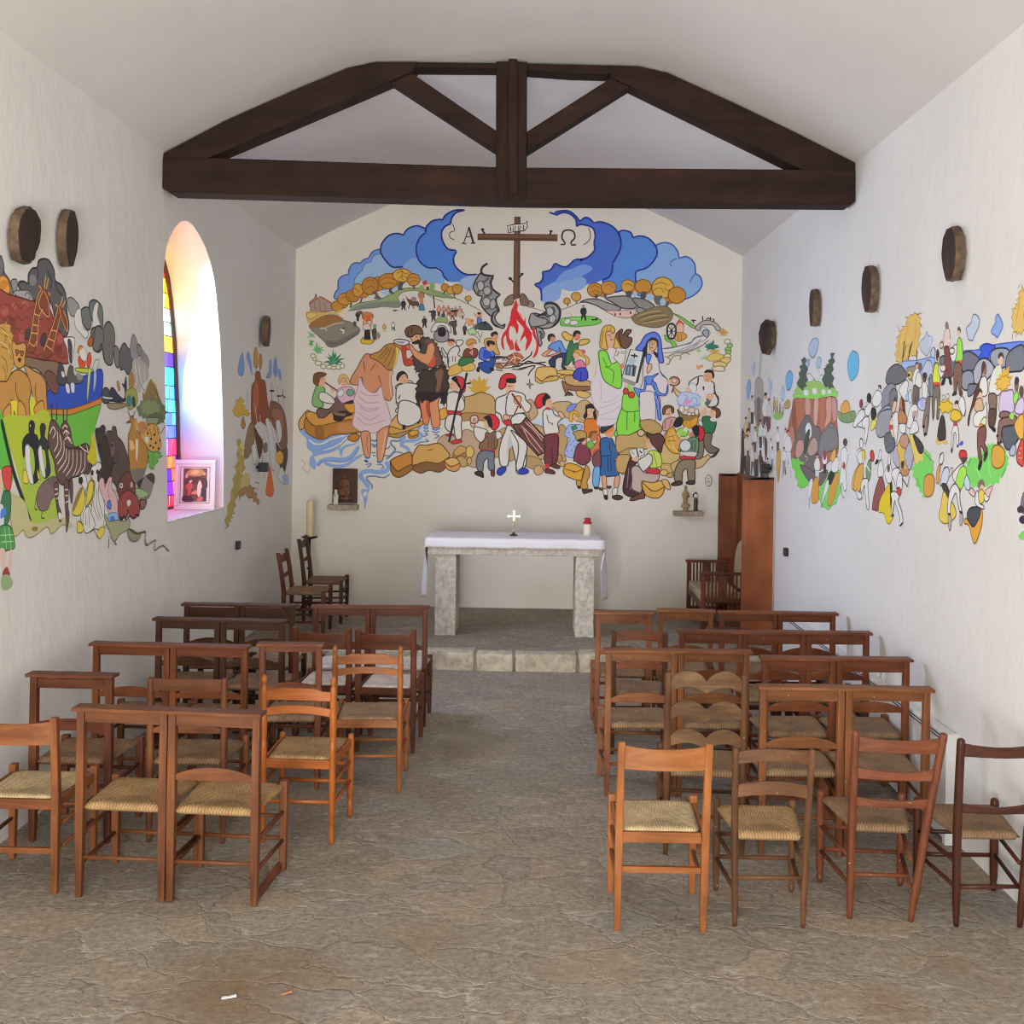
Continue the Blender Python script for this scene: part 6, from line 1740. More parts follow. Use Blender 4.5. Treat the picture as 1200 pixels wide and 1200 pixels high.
f 636 75 6 43 169 126 180 126 179 99 183 87 177 68 175 84
f 636 75 6 45 182 127 190 127 191 106 187 102
q 637 -1 8 45 145 120 153 120
q 637 -1 8 45 146 114 154 115
q 637 -1 8 45 150 109 156 110
q 637 -1 8 45 171 118 179 118
q 637 -1 8 45 172 111 179 111
q 637 -1 8 45 173 103 180 104
f 24 -1 0 45 156 93 164 90 162 84 156 87
f 494 92 6 44 207 130 216 135 225 131 230 119 223 111 220 96 213 84 220 70 237 62 252 63 265 53 294 77 282 107 251 110 245 94 231 103 216 120
f 640 641 7 46 217 118 224 103 213 86 191 88 200 101
f 642 -1 0 48 208 116 217 116 196 92 191 96
f 640 641 7 46 241 128 249 110 235 96 226 95
f 545 -1 0 46 218 126 216 123 212 122 208 124 206 127 207 130 212 131 216 130
f 494 92 6 48 241 142 252 145 262 135 258 121 243 130
f 545 -1 0 50 252 136 251 133 247 132 243 133 241 136 242 139 246 141 250 139
f 640 641 6 46 205 77 218 74 218 64 207 65
f 494 92 6 51 251 144 258 147 269 144 271 132 263 131 268 113 281 90 277 65 262 63 242 70 245 100 252 119 240 130 241 141
s 63 -1 6 53 252 112 249 93 265 74
s 63 -1 6 53 258 115 257 94 271 74
s 63 -1 6 53 262 119 264 98 277 77
f 545 -1 0 53 247 134 246 132 244 131 241 132 240 135 241 137 243 138 246 137
f 545 -1 0 53 262 135 261 133 258 132 255 133 254 135 255 137 258 138 261 137
f 640 641 7 53 234 122 247 123 244 106 232 96 226 96
f 494 92 6 55 221 87 233 94 245 81 254 69 238 62 225 63 219 75
q 63 -1 6 57 226 86 227 71
q 63 -1 6 57 234 89 238 67
f 640 641 6 57 205 78 219 72 220 65 205 65
f 640 641 6 53 260 60 277 65 282 59 268 50
f 643 -1 0 53 238 183 248 176 255 149 243 145 228 153 238 168
f 29 527 8 54 251 183 253 189 261 189 271 193 279 190 279 181 286 174 292 167 303 148 300 127 296 120 263 122 259 132 271 142 262 159
f 644 328 8 56 286 172 283 183 291 186 300 185 302 191 312 190 317 179 332 172 346 159 358 142 366 124 357 110 322 112 313 116 300 127 307 149 299 155
f 635 328 6 58 296 170 306 174 311 161 303 151 297 155
f 73 -1 0 60 304 168 303 166 300 165 298 166 297 168 298 170 300 170 303 169
f 73 -1 0 56 267 168 266 167 264 166 261 167 260 168 261 170 264 170 266 170
s 328 -1 7 58 315 160 320 147 303 141 300 130
f 645 646 6 59 263 122 269 127 277 125 280 114 292 126 302 125 300 113 313 105 322 90 323 71 302 71 289 86 276 101 266 112
s 646 -1 6 61 296 122 290 110 295 99
f 647 648 6 61 289 95 297 97 301 90 299 85 291 88
f 49 649 8 61 317 112 334 125 352 132 363 127 375 118 380 108 376 97 358 88 354 72 332 73 323 83 327 97
f 650 649 7 63 322 90 339 103 357 106 376 99 391 89 396 72 377 66 363 71 354 81 350 70 327 74
f 651 652 7 63 338 113 336 110 332 109 327 111 325 114 327 117 331 118 336 117
f 653 -1 0 65 334 114 333 112 332 112 330 112 329 114 330 115 331 116 333 115
f 654 652 6 65 372 112 370 109 366 108 362 109 361 113 362 116 366 118 370 116
s 367 -1 12 65 327 72 336 68 343 73 352 66 361 71 375 66 382 71 396 68
f 494 -1 0 65 351 91 360 93 365 88 356 84
f 135 75 6 65 393 89 410 90 421 87 415 78 401 77
q 655 -1 7 67 403 88 406 78
q 655 -1 7 67 412 88 413 79
f 656 657 7 61 295 77 308 77 317 71 313 61 302 61 296 68
f 658 659 6 66 291 77 295 80 319 78 323 65 311 59 294 63
f 660 -1 0 68 298 75 310 75 315 66 304 62 298 68
f 282 266 7 63 353 168 354 180 361 188 363 197 347 196 349 198 358 200 363 206 370 202 377 189 387 184 407 172 419 161 423 144 413 129 399 122 366 124 358 142
f 661 -1 0 65 357 173 369 171 374 162 360 160
f 662 -1 0 65 378 173 387 171 384 145 379 153
f 663 -1 0 65 372 200 381 202 382 186 375 188
q 266 -1 8 65 360 202 351 213
q 266 -1 8 65 367 202 374 213
f 664 -1 0 67 365 133 413 133 409 122 399 111 380 114 366 124
f 35 -1 0 68 385 115 409 120 404 110 392 107
f 665 56 6 65 394 178 401 188 421 193 441 196 462 189 468 176 474 164 463 156 432 157 412 167
f 666 -1 0 67 386 195 401 199 416 195 411 184 396 182
f 667 -1 0 67 425 182 424 181 421 180 419 181 418 182 419 183 421 184 423 183
f 667 -1 0 67 438 174 437 173 434 172 432 173 430 174 431 175 434 176 436 175
f 667 -1 0 67 450 180 449 178 447 178 444 178 443 180 444 181 446 182 449 181
f 667 -1 0 67 436 164 435 163 432 163 429 163 428 165 429 166 432 166 435 166
f 667 -1 0 67 456 168 455 167 452 166 449 167 448 168 449 169 452 170 455 169
f 667 -1 0 67 467 160 466 159 463 158 460 159 459 160 460 161 463 162 466 161
f 667 -1 0 67 446 161 445 160 442 160 440 160 439 161 440 163 442 163 445 163
f 667 -1 0 67 471 172 470 170 468 170 466 170 465 172 466 173 468 174 470 173
q 667 -1 7 68 426 189 436 178
q 667 -1 7 68 441 193 452 182
q 667 -1 7 67 457 189 462 180
q 667 -1 7 68 413 191 421 184
q 208 -1 9 1 473 181 489 192
f 668 -1 0 68 411 177 424 176 422 168 412 171
p 399 669 5 68 426 157 430 159 435 155 443 156 450 154 457 157 463 154 473 154 473 149 482 148 474 148 471 146 462 147 463 141 448 136 448 130 439 131 435 129 437 132 427 134 431 139 422 143 427 149 419 154
q 670 -1 9 70 443 153 438 136
f 671 122 6 69 399 111 418 123 439 118 444 112 440 101 425 90 400 98
f 122 328 6 71 419 121 436 125 449 120 447 110 442 112
f 672 673 6 71 380 106 400 105 425 98 425 94 400 92 386 97
f 674 675 6 69 281 81 296 70 323 69 345 65 357 68 363 61 355 53 328 49 316 42 305 46 298 57 285 69
f 676 675 7 71 356 52 369 52 388 45 402 42 393 35 374 35 360 42
s 606 -1 15 73 359 54 383 45 407 44 419 44
s 606 -1 11 74 419 44 417 32 423 24 440 26 458 28
s 606 -1 9 75 458 28 453 18 456 13 475 16 491 15 513 4
s 676 -1 11 76 417 38 420 28 433 25 453 27
q 677 -1 9 1 298 50 296 35
s 677 -1 9 71 320 45 314 40 320 37
'''
PAINT_FAR = '''
f 678 679 7 1 72 297 90 324 103 326 113 303 105 288 83 286
f 678 -1 0 1 125 322 135 334 149 328 163 310 165 289 147 305
f 678 679 7 1 268 292 288 305 294 328 307 322 308 298 289 291
f 680 679 7 1 324 307 333 334 350 329 357 305 341 296
f 678 -1 0 3 360 309 379 314 391 298 378 290
f 681 62 7 1 173 326 182 344 201 339 205 312 194 306 177 310
f 682 62 7 1 211 320 221 336 236 328 234 310 220 305
q 179 -1 11 3 194 308 195 296
q 179 -1 11 3 220 307 218 297
f 683 575 8 4 163 264 186 280 189 296 220 299 233 286 263 280 284 240 309 216 295 191 226 203 170 195
f 684 -1 0 6 180 268 200 281 216 250 197 215 175 222
f 685 20 7 6 299 240 347 243 398 234 435 209 452 165 439 139 386 149 351 183 318 199
f 686 -1 0 8 316 224 399 225 418 191 384 183
q 121 -1 11 8 309 282 315 245
q 121 -1 18 9 298 265 333 266
q 121 -1 11 8 362 275 372 242
q 121 -1 15 9 355 256 392 257
q 121 -1 11 1 404 273 415 234
q 121 -1 14 2 397 260 432 254
p 687 688 5 6 56 213 43 220 63 230 63 239 81 241 90 247 99 242 116 240 104 233 123 230 122 224 144 222 145 217 164 217 150 215 144 211 113 214 78 209
q 107 -1 10 1 136 259 138 229
f 689 313 7 1 98 195 109 210 127 195 114 187
f 690 691 7 6 119 146 143 187 170 199 192 176 173 145 133 131
f 156 370 7 8 184 191 220 175 251 159 230 128 207 152
q 145 -1 14 7 188 234 212 191
q 145 -1 14 6 225 215 242 175
q 145 -1 17 6 270 207 320 158 342 112
q 145 -1 14 6 294 203 350 149
f 692 63 7 7 268 203 294 207 327 175 351 124 343 99 315 113 296 167
f 692 63 7 9 350 200 383 204 402 174 377 157
f 145 63 7 8 172 153 193 156 209 129 188 118
f 476 378 7 8 353 158 404 140 448 147 455 121 425 87 398 101 371 124
f 693 688 7 10 419 124 410 114 389 111 367 116 358 126 366 136 387 140 409 135
f 603 -1 0 10 251 155 281 159 287 142 259 139
f 694 695 8 1 279 58 293 89 307 111 324 88 342 58 327 47 303 49
f 145 92 7 10 374 85 406 105 443 82 471 67 426 66
f 696 -1 0 12 408 84 451 86 471 67 435 65
q 121 -1 10 1 216 128 232 108
q 121 -1 10 10 244 143 254 107
q 121 -1 10 1 268 119 265 87
q 697 -1 10 1 51 118 121 115
p 698 -1 0 8 89 158 84 164 99 162 112 163 106 158 126 152 109 147 116 138 91 132 80 128 89 136 77 149
p 699 700 5 9 88 169 100 166 89 156 108 147 103 139 130 133 117 124 131 114 109 105 119 94 99 86 105 75 87 70 95 64 76 67 83 62 64 57 74 47 57 41 69 33 46 34 55 27 37 27 46 21 28 21 35 14 18 11 5 9 19 14 5 26 25 35 18 48 42 59 40 74 59 84 51 97 73 107 64 119 83 129 72 140 87 152 69 164
f 701 -1 0 11 109 98 148 104 162 84 123 71 97 69
p 702 393 5 12 99 73 99 78 118 75 127 79 146 76 161 81 175 75 198 72 192 65 215 59 213 51 236 44 229 39 219 36 209 44 184 46 185 53 163 57 164 62 175 57 156 55 151 50 155 56 137 62 137 68 127 63 101 61 90 55 92 62 81 70
s 107 -1 7 14 197 82 226 79 219 67 198 73
q 703 -1 11 11 93 154 102 102
q 704 -1 10 11 77 100 61 50
'''
PAINT_RIGHT = '''
f 705 706 5 1 1298 234 1277 250 1254 239 1260 217 1281 204 1297 219
f 707 708 4 1 1242 271 1221 284 1211 270 1226 254
f 709 710 6 1 947 236 921 249 895 241 897 226 914 214 935 215
f 711 708 4 1 983 209 968 224 953 213 963 195 977 198
f 707 -1 0 1 1092 240 1080 248 1073 237 1085 232
f 711 -1 0 2 1081 226 1065 239 1052 227 1071 203
f 712 97 5 1 791 279 765 293 735 291 730 279 751 262 777 264
f 713 97 5 1 802 258 786 262 781 255 794 247
f 714 63 5 1 1177 250 1168 299 1156 325 1147 298 1164 248
f 715 86 6 3 1211 240 1184 249 1137 239 1134 199 1208 201
f 716 86 6 5 1215 201 1134 199 1131 153 1177 147 1206 168
f 88 -1 0 7 1188 203 1161 203 1157 156 1177 156
f 717 -1 0 8 1204 147 1164 153 1162 136 1196 132
f 128 -1 0 9 1186 177 1159 176 1163 150 1180 150
p 718 -1 0 1 1276 159 1250 159 1250 135 1272 135
f 719 71 3 2 1272 178 1253 177 1242 166 1249 157 1276 157 1284 167
f 72 -1 0 4 1272 182 1264 178 1256 182 1265 185
f 69 -1 0 5 1274 182 1271 187 1260 187 1254 183 1261 184
p 107 -1 0 6 1251 181 1221 181 1221 153 1246 153
f 112 71 3 7 1246 203 1225 203 1212 189 1219 178 1251 179 1260 191
f 72 -1 0 9 1246 208 1237 203 1228 207 1237 212
f 121 -1 0 10 1248 208 1245 213 1233 214 1225 209 1234 210
p 720 -1 0 1 1314 134 1281 134 1269 106 1281 104 1297 123 1308 105 1319 103
f 721 71 3 2 1311 157 1286 157 1272 143 1281 131 1315 131 1326 144
f 72 -1 0 4 1310 163 1300 158 1290 162 1301 167
f 69 -1 0 5 1312 163 1309 168 1295 169 1287 164 1296 165
p 35 -1 0 1 1349 86 1300 87 1284 47 1301 44 1324 72 1340 45 1356 42
f 112 71 3 2 1344 121 1308 121 1288 101 1300 84 1351 82 1366 101
f 72 -1 0 4 1343 128 1328 122 1314 128 1329 135
f 73 -1 0 5 1346 128 1341 137 1321 138 1309 130 1323 133
p 86 -1 0 4 1299 89 1248 90 1248 44 1291 42
f 722 71 3 5 1291 126 1254 126 1233 104 1245 86 1299 85 1315 105
f 72 -1 0 7 1291 134 1275 127 1260 134 1276 141
f 121 -1 0 8 1294 134 1289 143 1268 144 1255 136 1270 139
p 88 -1 0 1 1237 76 1203 77 1191 48 1203 46 1219 66 1230 46 1241 44
f 112 71 3 7 1233 101 1208 102 1194 87 1202 75 1238 74 1249 87
f 72 -1 0 9 1233 107 1222 102 1212 107 1223 112
f 69 -1 0 10 1235 107 1231 113 1218 114 1209 109 1219 110
p 141 -1 0 9 1209 84 1165 85 1166 45 1202 43
f 723 71 3 11 1202 116 1171 117 1153 98 1163 82 1208 80 1222 98
f 72 -1 0 13 1202 123 1188 117 1176 124 1189 130
f 121 -1 0 14 1204 123 1200 131 1182 132 1172 125 1184 128
p 724 -1 0 13 1167 92 1137 93 1126 65 1137 64 1152 82 1162 64 1172 62
f 112 71 3 14 1164 115 1142 115 1129 102 1137 90 1169 89 1178 102
f 72 -1 0 16 1164 120 1154 116 1145 121 1155 125
f 121 -1 0 17 1166 120 1162 126 1150 127 1142 122 1151 123
p 122 -1 0 16 1152 92 1103 93 1104 46 1145 44
f 487 71 3 18 1145 130 1110 130 1089 108 1101 89 1152 88 1168 109
f 72 -1 0 20 1144 138 1129 131 1115 138 1130 146
f 73 -1 0 21 1147 138 1142 148 1122 149 1110 140 1124 143
p 725 -1 0 17 1119 81 1083 82 1083 47 1113 46
f 112 71 3 20 1113 109 1088 110 1072 93 1081 79 1118 78 1130 93
f 72 -1 0 22 1113 115 1102 110 1092 116 1103 121
f 75 -1 0 23 1115 115 1111 122 1097 123 1088 117 1098 119
p 726 -1 0 18 1089 64 1071 65 1071 47 1087 46
f 727 71 3 22 1087 78 1074 79 1066 70 1070 63 1089 62 1095 70
f 72 -1 0 24 1087 81 1081 79 1076 82 1081 84
f 75 -1 0 25 1088 81 1086 85 1078 86 1074 83 1079 83
p 132 -1 0 7 1288 99 1259 99 1260 74 1283 73
f 249 71 3 8 1283 119 1263 119 1251 107 1258 97 1287 96 1296 107
f 72 -1 0 10 1283 123 1274 119 1266 123 1275 127
f 121 -1 0 11 1285 123 1282 128 1271 129 1264 124 1271 126
p 63 -1 0 14 1216 118 1190 118 1190 94 1212 93
f 112 71 3 15 1212 137 1193 138 1182 126 1188 116 1216 116 1224 127
f 72 -1 0 17 1212 142 1204 138 1196 142 1204 146
f 121 -1 0 18 1213 142 1211 147 1200 147 1194 143 1201 144
p 38 -1 0 21 1163 130 1135 130 1136 104 1159 103
f 728 71 3 22 1159 151 1139 151 1127 139 1134 128 1163 128 1172 140
f 72 -1 0 24 1159 156 1150 152 1142 156 1151 160
f 73 -1 0 25 1161 156 1158 161 1146 162 1140 157 1147 158
p 96 -1 0 24 1124 173 1087 172 1074 138 1087 136 1105 160 1117 137 1129 136
f 112 71 3 25 1120 201 1093 201 1078 183 1087 169 1126 169 1138 186
f 72 -1 0 27 1120 208 1108 202 1098 207 1109 213
f 121 -1 0 28 1122 208 1118 215 1103 215 1094 209 1104 211
p 135 -1 0 27 1090 170 1061 170 1062 142 1085 142
f 729 71 3 28 1086 192 1065 192 1053 178 1060 167 1090 168 1099 180
f 72 -1 0 30 1085 197 1076 193 1068 197 1077 201
f 394 -1 0 31 1087 197 1084 203 1073 203 1065 198 1073 200
p 664 -1 0 24 1126 130 1106 130 1099 111 1106 110 1116 123 1122 111 1128 110
f 112 71 3 25 1124 145 1109 145 1100 136 1105 128 1126 128 1133 137
f 72 -1 0 27 1123 149 1117 146 1111 149 1118 152
f 121 -1 0 28 1125 149 1123 152 1114 153 1109 149 1115 151
f 120 73 6 7 1345 134 1325 138 1310 91 1314 44 1342 46
f 107 -1 0 20 1159 95 1140 98 1134 67 1150 63
f 96 -1 0 27 1115 119 1094 123 1085 97 1100 79
q 35 -1 7 9 1247 102 1254 44
q 35 -1 7 7 1295 91 1296 45
q 35 -1 7 13 1207 85 1200 46
q 35 -1 7 14 1172 77 1172 45
q 88 -1 7 22 1113 87 1123 47
f 730 -1 0 1 1039 172 1004 177 964 172 969 163 1014 160 1038 165
p 731 -1 0 2 1040 189 1027 188 1022 175 1027 175 1034 184 1038 175 1042 175
f 732 71 3 3 1039 199 1029 199 1023 192 1027 187 1041 187 1045 194
f 72 -1 0 5 1039 202 1035 200 1031 202 1035 204
f 733 -1 0 6 1040 202 1038 205 1033 205 1029 202 1033 203
p 731 -1 0 2 1016 188 1005 187 1005 176 1015 176
f 491 71 3 5 1015 197 1006 197 1002 191 1004 186 1016 187 1020 192
f 72 -1 0 7 1015 199 1011 197 1008 199 1011 201
f 733 -1 0 8 1015 199 1014 201 1010 201 1007 199 1010 200
p 731 -1 0 2 992 183 983 182 983 173 991 173
f 732 71 3 3 991 190 984 190 980 185 982 182 992 182 995 186
f 72 -1 0 5 991 192 988 190 985 192 988 193
f 733 -1 0 6 991 192 990 194 987 194 984 192 987 193
p 731 -1 0 2 969 177 961 177 958 169 961 168 965 174 967 169 970 168
f 734 71 3 3 968 184 962 183 958 179 960 176 969 176 971 180
f 72 -1 0 5 968 185 965 184 963 185 965 186
f 733 -1 0 6 968 185 967 187 964 187 962 185 964 186
f 260 735 6 1 955 189 928 196 909 191 917 181 949 181
p 736 -1 0 1 1066 101 1046 101 1046 81 1063 80
f 112 71 3 2 1063 117 1048 117 1040 108 1045 100 1066 99 1072 108
f 72 -1 0 4 1063 120 1057 117 1051 121 1057 124
f 49 -1 0 5 1064 120 1062 124 1054 125 1049 122 1054 123
p 63 -1 0 1 1012 121 990 121 990 99 1008 98
f 112 71 3 2 1008 138 993 138 984 128 989 119 1011 119 1018 129
f 72 -1 0 4 1008 142 1001 139 995 142 1002 146
f 122 -1 0 5 1010 142 1007 147 999 147 993 143 999 145
f 737 738 6 2 1010 88 993 104 976 99 977 73 989 43 1002 55
p 739 -1 0 1 950 116 927 117 920 94 928 93 939 108 946 93 953 92
f 112 71 3 2 947 135 931 135 922 124 927 115 951 114 958 125
f 72 -1 0 4 947 139 940 136 934 139 941 143
f 740 -1 0 5 949 139 946 144 937 145 932 140 938 142
p 234 -1 0 2 917 101 895 102 888 80 895 78 906 93 913 79 920 77
f 112 71 3 3 915 120 899 120 890 109 895 100 918 99 925 109
f 72 -1 0 5 914 124 908 120 901 124 908 128
f 740 -1 0 6 916 124 913 129 905 129 899 125 905 126
p 212 -1 0 2 1055 86 1036 87 1036 68 1052 67
f 741 71 3 4 1052 101 1038 101 1030 92 1035 85 1055 84 1060 92
f 72 -1 0 6 1052 104 1046 102 1040 105 1046 107
f 38 -1 0 7 1053 104 1051 108 1043 109 1039 105 1044 106
p 63 -1 0 1 956 77 938 78 932 60 938 58 947 71 953 59 958 58
f 112 71 3 2 954 92 941 93 933 84 938 76 957 75 962 84
f 72 -1 0 4 954 96 948 93 943 96 949 99
f 71 -1 0 5 955 96 953 99 946 100 941 97 946 98
q 35 -1 6 2 962 52 941 66
q 35 -1 6 1 905 75 893 56
f 403 742 6 3 943 236 917 249 896 240 899 223 921 214 939 219
f 743 744 5 3 983 209 967 224 954 214 961 197 979 199
f 745 744 5 3 791 279 762 293 734 290 733 276 761 263 780 268
f 746 744 5 1 741 253 728 261 711 256 717 243 736 243
f 747 -1 0 3 803 254 790 262 782 258 794 247
f 748 749 7 1 571 242 553 256 539 256 520 248 521 225 551 214 567 226
f 750 462 6 1 823 220 789 237 754 227 730 219 712 231 689 222 671 211 792 211
p 751 752 4 3 875 205 883 211 865 215 865 220 846 219 832 223 812 219 798 224 772 222 754 226 735 221 713 219 699 214 680 216 667 212 651 212 645 208 630 206 631 202 615 199 625 195 629 189 660 191 699 189 742 193 789 192 840 196 880 194 886 200 894 204
f 753 -1 0 5 877 203 743 201 630 200 632 191 742 191 879 197
f 145 -1 0 6 817 209 792 209 786 201 812 201
f 145 -1 0 6 762 210 739 210 735 202 757 202
f 145 -1 0 6 706 206 687 206 686 199 704 200
f 145 -1 0 6 671 204 655 204 657 199 669 199
p 754 755 3 5 852 217 867 224 846 232 854 241 837 245 849 252 827 255 838 263 817 266 820 272 818 267 802 261 810 254 791 245 804 236 790 226 807 222 797 216 815 215 823 209 842 215
p 754 755 3 7 695 215 707 223 690 232 697 240 684 241 687 245 675 242 682 246 665 246 673 251 656 254 661 261 650 262 636 260 647 255 634 248 649 243 641 236 654 230 637 222 648 214 636 208 652 208 664 206 670 211 682 209 689 212
f 756 78 6 7 922 147 896 181 877 197 742 192 630 192 620 157 611 109 665 91 708 77 764 72 835 80 902 91 920 113
f 757 -1 0 9 806 193 776 192 775 168 799 166
f 758 -1 0 9 747 191 724 190 735 147 750 158
f 759 -1 0 9 679 189 653 191 655 157 693 137 677 162
f 760 -1 0 10 875 192 811 193 819 158 850 147
f 761 -1 0 9 714 190 687 190 694 147 712 142
f 762 -1 0 11 896 175 875 192 861 147 881 119
f 344 -1 0 12 916 136 888 147 876 122 908 108
f 763 -1 0 10 649 189 628 188 622 162 639 157
f 88 29 6 13 876 120 860 136 809 163 779 166 749 150 707 142 701 107 736 76 784 74 825 80 868 92
f 763 123 6 15 864 109 849 123 817 123 811 107 841 93 863 95
f 329 92 6 15 803 145 784 155 764 147 763 132 782 126 797 134
f 92 73 6 17 797 134 773 142 782 121 796 105 811 105
f 764 74 6 15 786 108 753 129 729 124 728 107 766 98
f 765 71 7 15 711 125 694 140 651 153 617 138 616 114 665 108 691 97 714 102
s 63 -1 6 17 693 137 651 147 621 133
s 24 -1 6 15 805 97 785 95 795 89
p 766 198 4 17 890 86 888 92 864 90 844 93 835 88 809 87 806 80 782 79 777 73 757 70 764 64 757 58 770 54 770 48 791 48 798 43 815 43 824 39 830 42 853 44 844 53 866 58 867 69 895 77
p 767 198 4 1 705 54 703 63 678 68 667 75 642 77 624 83 607 81 591 80 597 74 587 68 598 60 594 50 610 41 616 31 643 24 658 17 676 19 699 20 702 27 721 34 709 45
f 768 29 6 19 835 80 784 79 726 71 664 79 689 58 725 51 783 58
p 741 -1 0 19 937 104 902 105 891 76 903 74 919 94 930 74 942 73
f 112 71 3 20 932 129 908 129 893 115 902 103 938 102 949 115
f 72 -1 0 22 932 135 921 130 911 135 922 140
f 366 -1 0 23 934 135 930 141 917 142 908 136 918 138
p 212 -1 0 20 960 86 937 87 938 67 956 66
f 112 71 3 22 956 102 940 102 931 93 936 85 959 84 966 93
f 72 -1 0 24 956 105 949 102 942 106 949 108
f 122 -1 0 25 957 105 955 109 946 110 940 107 947 107
p 728 -1 0 21 736 78 714 78 715 56 733 55
f 112 71 3 22 733 95 717 96 708 85 713 77 736 76 743 85
f 72 -1 0 24 732 99 726 96 719 99 726 103
f 25 -1 0 25 734 99 731 103 723 104 717 100 723 101
p 35 -1 0 21 690 90 674 90 674 73 688 73
f 112 71 3 22 688 103 676 104 669 96 673 89 690 88 696 96
f 72 -1 0 24 688 106 683 104 678 107 683 109
f 740 -1 0 25 689 106 687 110 680 110 676 107 681 108
f 307 769 6 22 757 26 749 54 721 66 713 31 742 21
f 307 769 6 3 661 30 650 55 618 76 605 72 628 37 652 24
f 460 631 6 5 667 64 647 79 624 80 646 58
f 24 35 6 9 647 87 627 99 609 100 610 81 638 77
f 770 769 6 17 652 99 628 114 623 102 639 93
f 771 -1 0 26 674 102 676 96 682 94 688 96 691 101 689 107 683 109 677 107
f 24 35 6 7 676 58 659 64 662 49 679 36 692 25 696 27
q 35 -1 9 9 692 26 700 17
q 35 -1 9 1 773 30 770 11
f 24 35 6 24 777 48 759 62 749 54 766 27 776 29
f 122 -1 0 1 566 124 569 120 577 118 584 120 588 124 585 128 577 130 569 128
f 24 35 6 2 596 110 576 117 564 106 571 90 591 89
q 24 -1 15 4 572 106 550 113
f 24 35 6 4 594 86 575 85 566 58 577 52 589 63 597 56 601 65
f 771 -1 0 6 575 89 577 85 581 84 585 85 587 89 586 93 581 95 577 93
s 35 -1 7 6 597 63 588 45 576 41
f 772 769 6 1 603 176 580 186 561 181 556 170 571 163 595 166
f 773 774 6 3 615 171 587 166 534 170 534 156 578 153 610 159
q 774 -1 7 5 595 166 590 154
q 774 -1 7 5 571 163 571 153
q 774 -1 7 5 549 168 550 154
f 49 -1 0 1 497 181 498 178 503 177 507 178 509 182 508 185 503 186 499 185
f 24 35 6 1 513 167 492 174 479 175 472 165 488 149 491 156 505 156 530 148
f 24 35 6 3 495 156 471 158 474 139 480 126 487 128 485 143
f 545 -1 0 1 460 187 463 183 469 181 476 183 479 187 476 191 470 193 463 191
f 24 35 6 3 482 180 466 184 459 173 479 173
f 545 -1 0 5 459 171 446 173 439 164 448 155 458 159
f 775 776 5 6 458 149 445 156 438 149 451 143
f 200 35 6 1 493 124 496 120 501 118 507 119 510 124 508 129 502 131 496 129
f 24 35 6 3 521 112 500 116 489 104 495 95 516 96
q 24 -1 14 5 517 107 539 115
f 777 776 6 5 500 112 488 115 482 104 492 99
f 778 769 7 7 542 59 530 82 502 96 492 93 491 71 500 59 514 55
f 24 35 6 9 525 58 511 56 497 55 496 46 514 45
f 779 780 6 1 446 108 448 103 454 101 460 103 463 108 461 113 455 115 449 113
f 781 782 6 3 478 87 469 100 459 101 458 87 467 74 477 78
f 24 35 6 11 501 68 487 73 471 74 470 61 466 40 475 35 478 54 484 67 493 47 497 51
p 783 389 5 1 366 234 373 240 364 245 369 251 361 255 367 261 356 263 358 268 346 269 346 273 336 272 334 275 327 275 335 278 329 280 335 284 324 282 319 285 310 283 305 286 298 283 289 283 291 279 283 276 288 273 282 268 289 264 283 258 292 252 288 245 297 240 291 236 298 234 297 231 302 234 312 233 316 237 317 234 327 234 327 231 336 231 336 227 346 229 346 226 353 228 358 227 359 230 369 231
s 207 -1 10 3 354 266 357 249 360 234
s 207 -1 10 3 325 276 331 264 338 250
s 207 -1 10 3 300 279 299 263 306 247
q 784 -1 7 3 343 269 349 252
q 784 -1 7 3 314 280 317 261
q 389 -1 5 3 297 282 281 283
q 389 -1 5 3 358 270 364 276
q 389 -1 5 3 289 271 280 266
q 389 -1 5 3 332 282 336 284
q 785 -1 19 4 338 254 346 222
q 785 -1 16 3 311 251 330 221
q 785 -1 12 5 331 249 341 233
q 785 -1 15 3 295 240 296 224
q 785 -1 12 4 316 248 323 237
f 786 350 6 3 285 249 272 253 265 259 260 254 249 251 250 243 261 231 271 233 284 240
f 786 350 6 5 253 234 243 239 237 234 243 229 251 229
f 787 350 6 1 225 241 219 244 214 239 218 235
f 788 272 7 7 344 222 341 229 294 227 248 228 238 223 247 209 276 208 329 213
f 786 789 7 9 277 212 267 223 257 225 247 219 245 204 260 202
f 790 460 8 9 405 209 395 221 367 227 344 222 329 213 333 206 359 201 378 202 398 203
f 791 460 7 11 422 181 412 195 390 203 374 202 366 195 393 176 413 170
f 792 460 8 13 389 176 388 190 374 196 362 192 361 180 373 169 385 172
f 337 460 7 15 435 147 434 164 397 175 377 169 384 154 388 147
f 716 92 6 11 329 219 308 221 290 218 293 204 307 202 325 209
f 241 793 6 13 324 214 315 216 309 210 318 205 323 208
f 73 -1 0 15 316 211 317 209 320 209 322 209 324 211 323 212 320 213 318 212
f 791 35 6 11 260 202 245 204 240 187 252 184 259 191
p 88 -1 0 1 302 197 284 197 285 173 300 173
f 24 71 3 15 299 216 287 216 279 204 284 195 302 195 308 206
f 72 -1 0 17 299 221 294 217 289 220 294 224
f 122 -1 0 18 300 221 298 225 291 225 287 221 292 223
p 274 -1 0 13 271 195 261 195 261 181 270 181
f 24 71 3 14 269 206 262 206 258 199 261 194 271 194 274 200
f 72 -1 0 16 269 208 266 206 263 208 266 210
f 639 -1 0 17 270 208 269 211 265 211 262 209 265 210
f 24 38 6 17 300 201 290 213 280 208 279 194 293 196
f 24 38 6 19 276 198 266 200 259 191 262 181 275 183
f 635 -1 0 19 277 218 279 214 283 213 288 215 290 219 288 223 284 224 279 222
f 66 -1 0 21 262 205 264 201 269 199 273 201 276 205 274 209 269 211 264 209
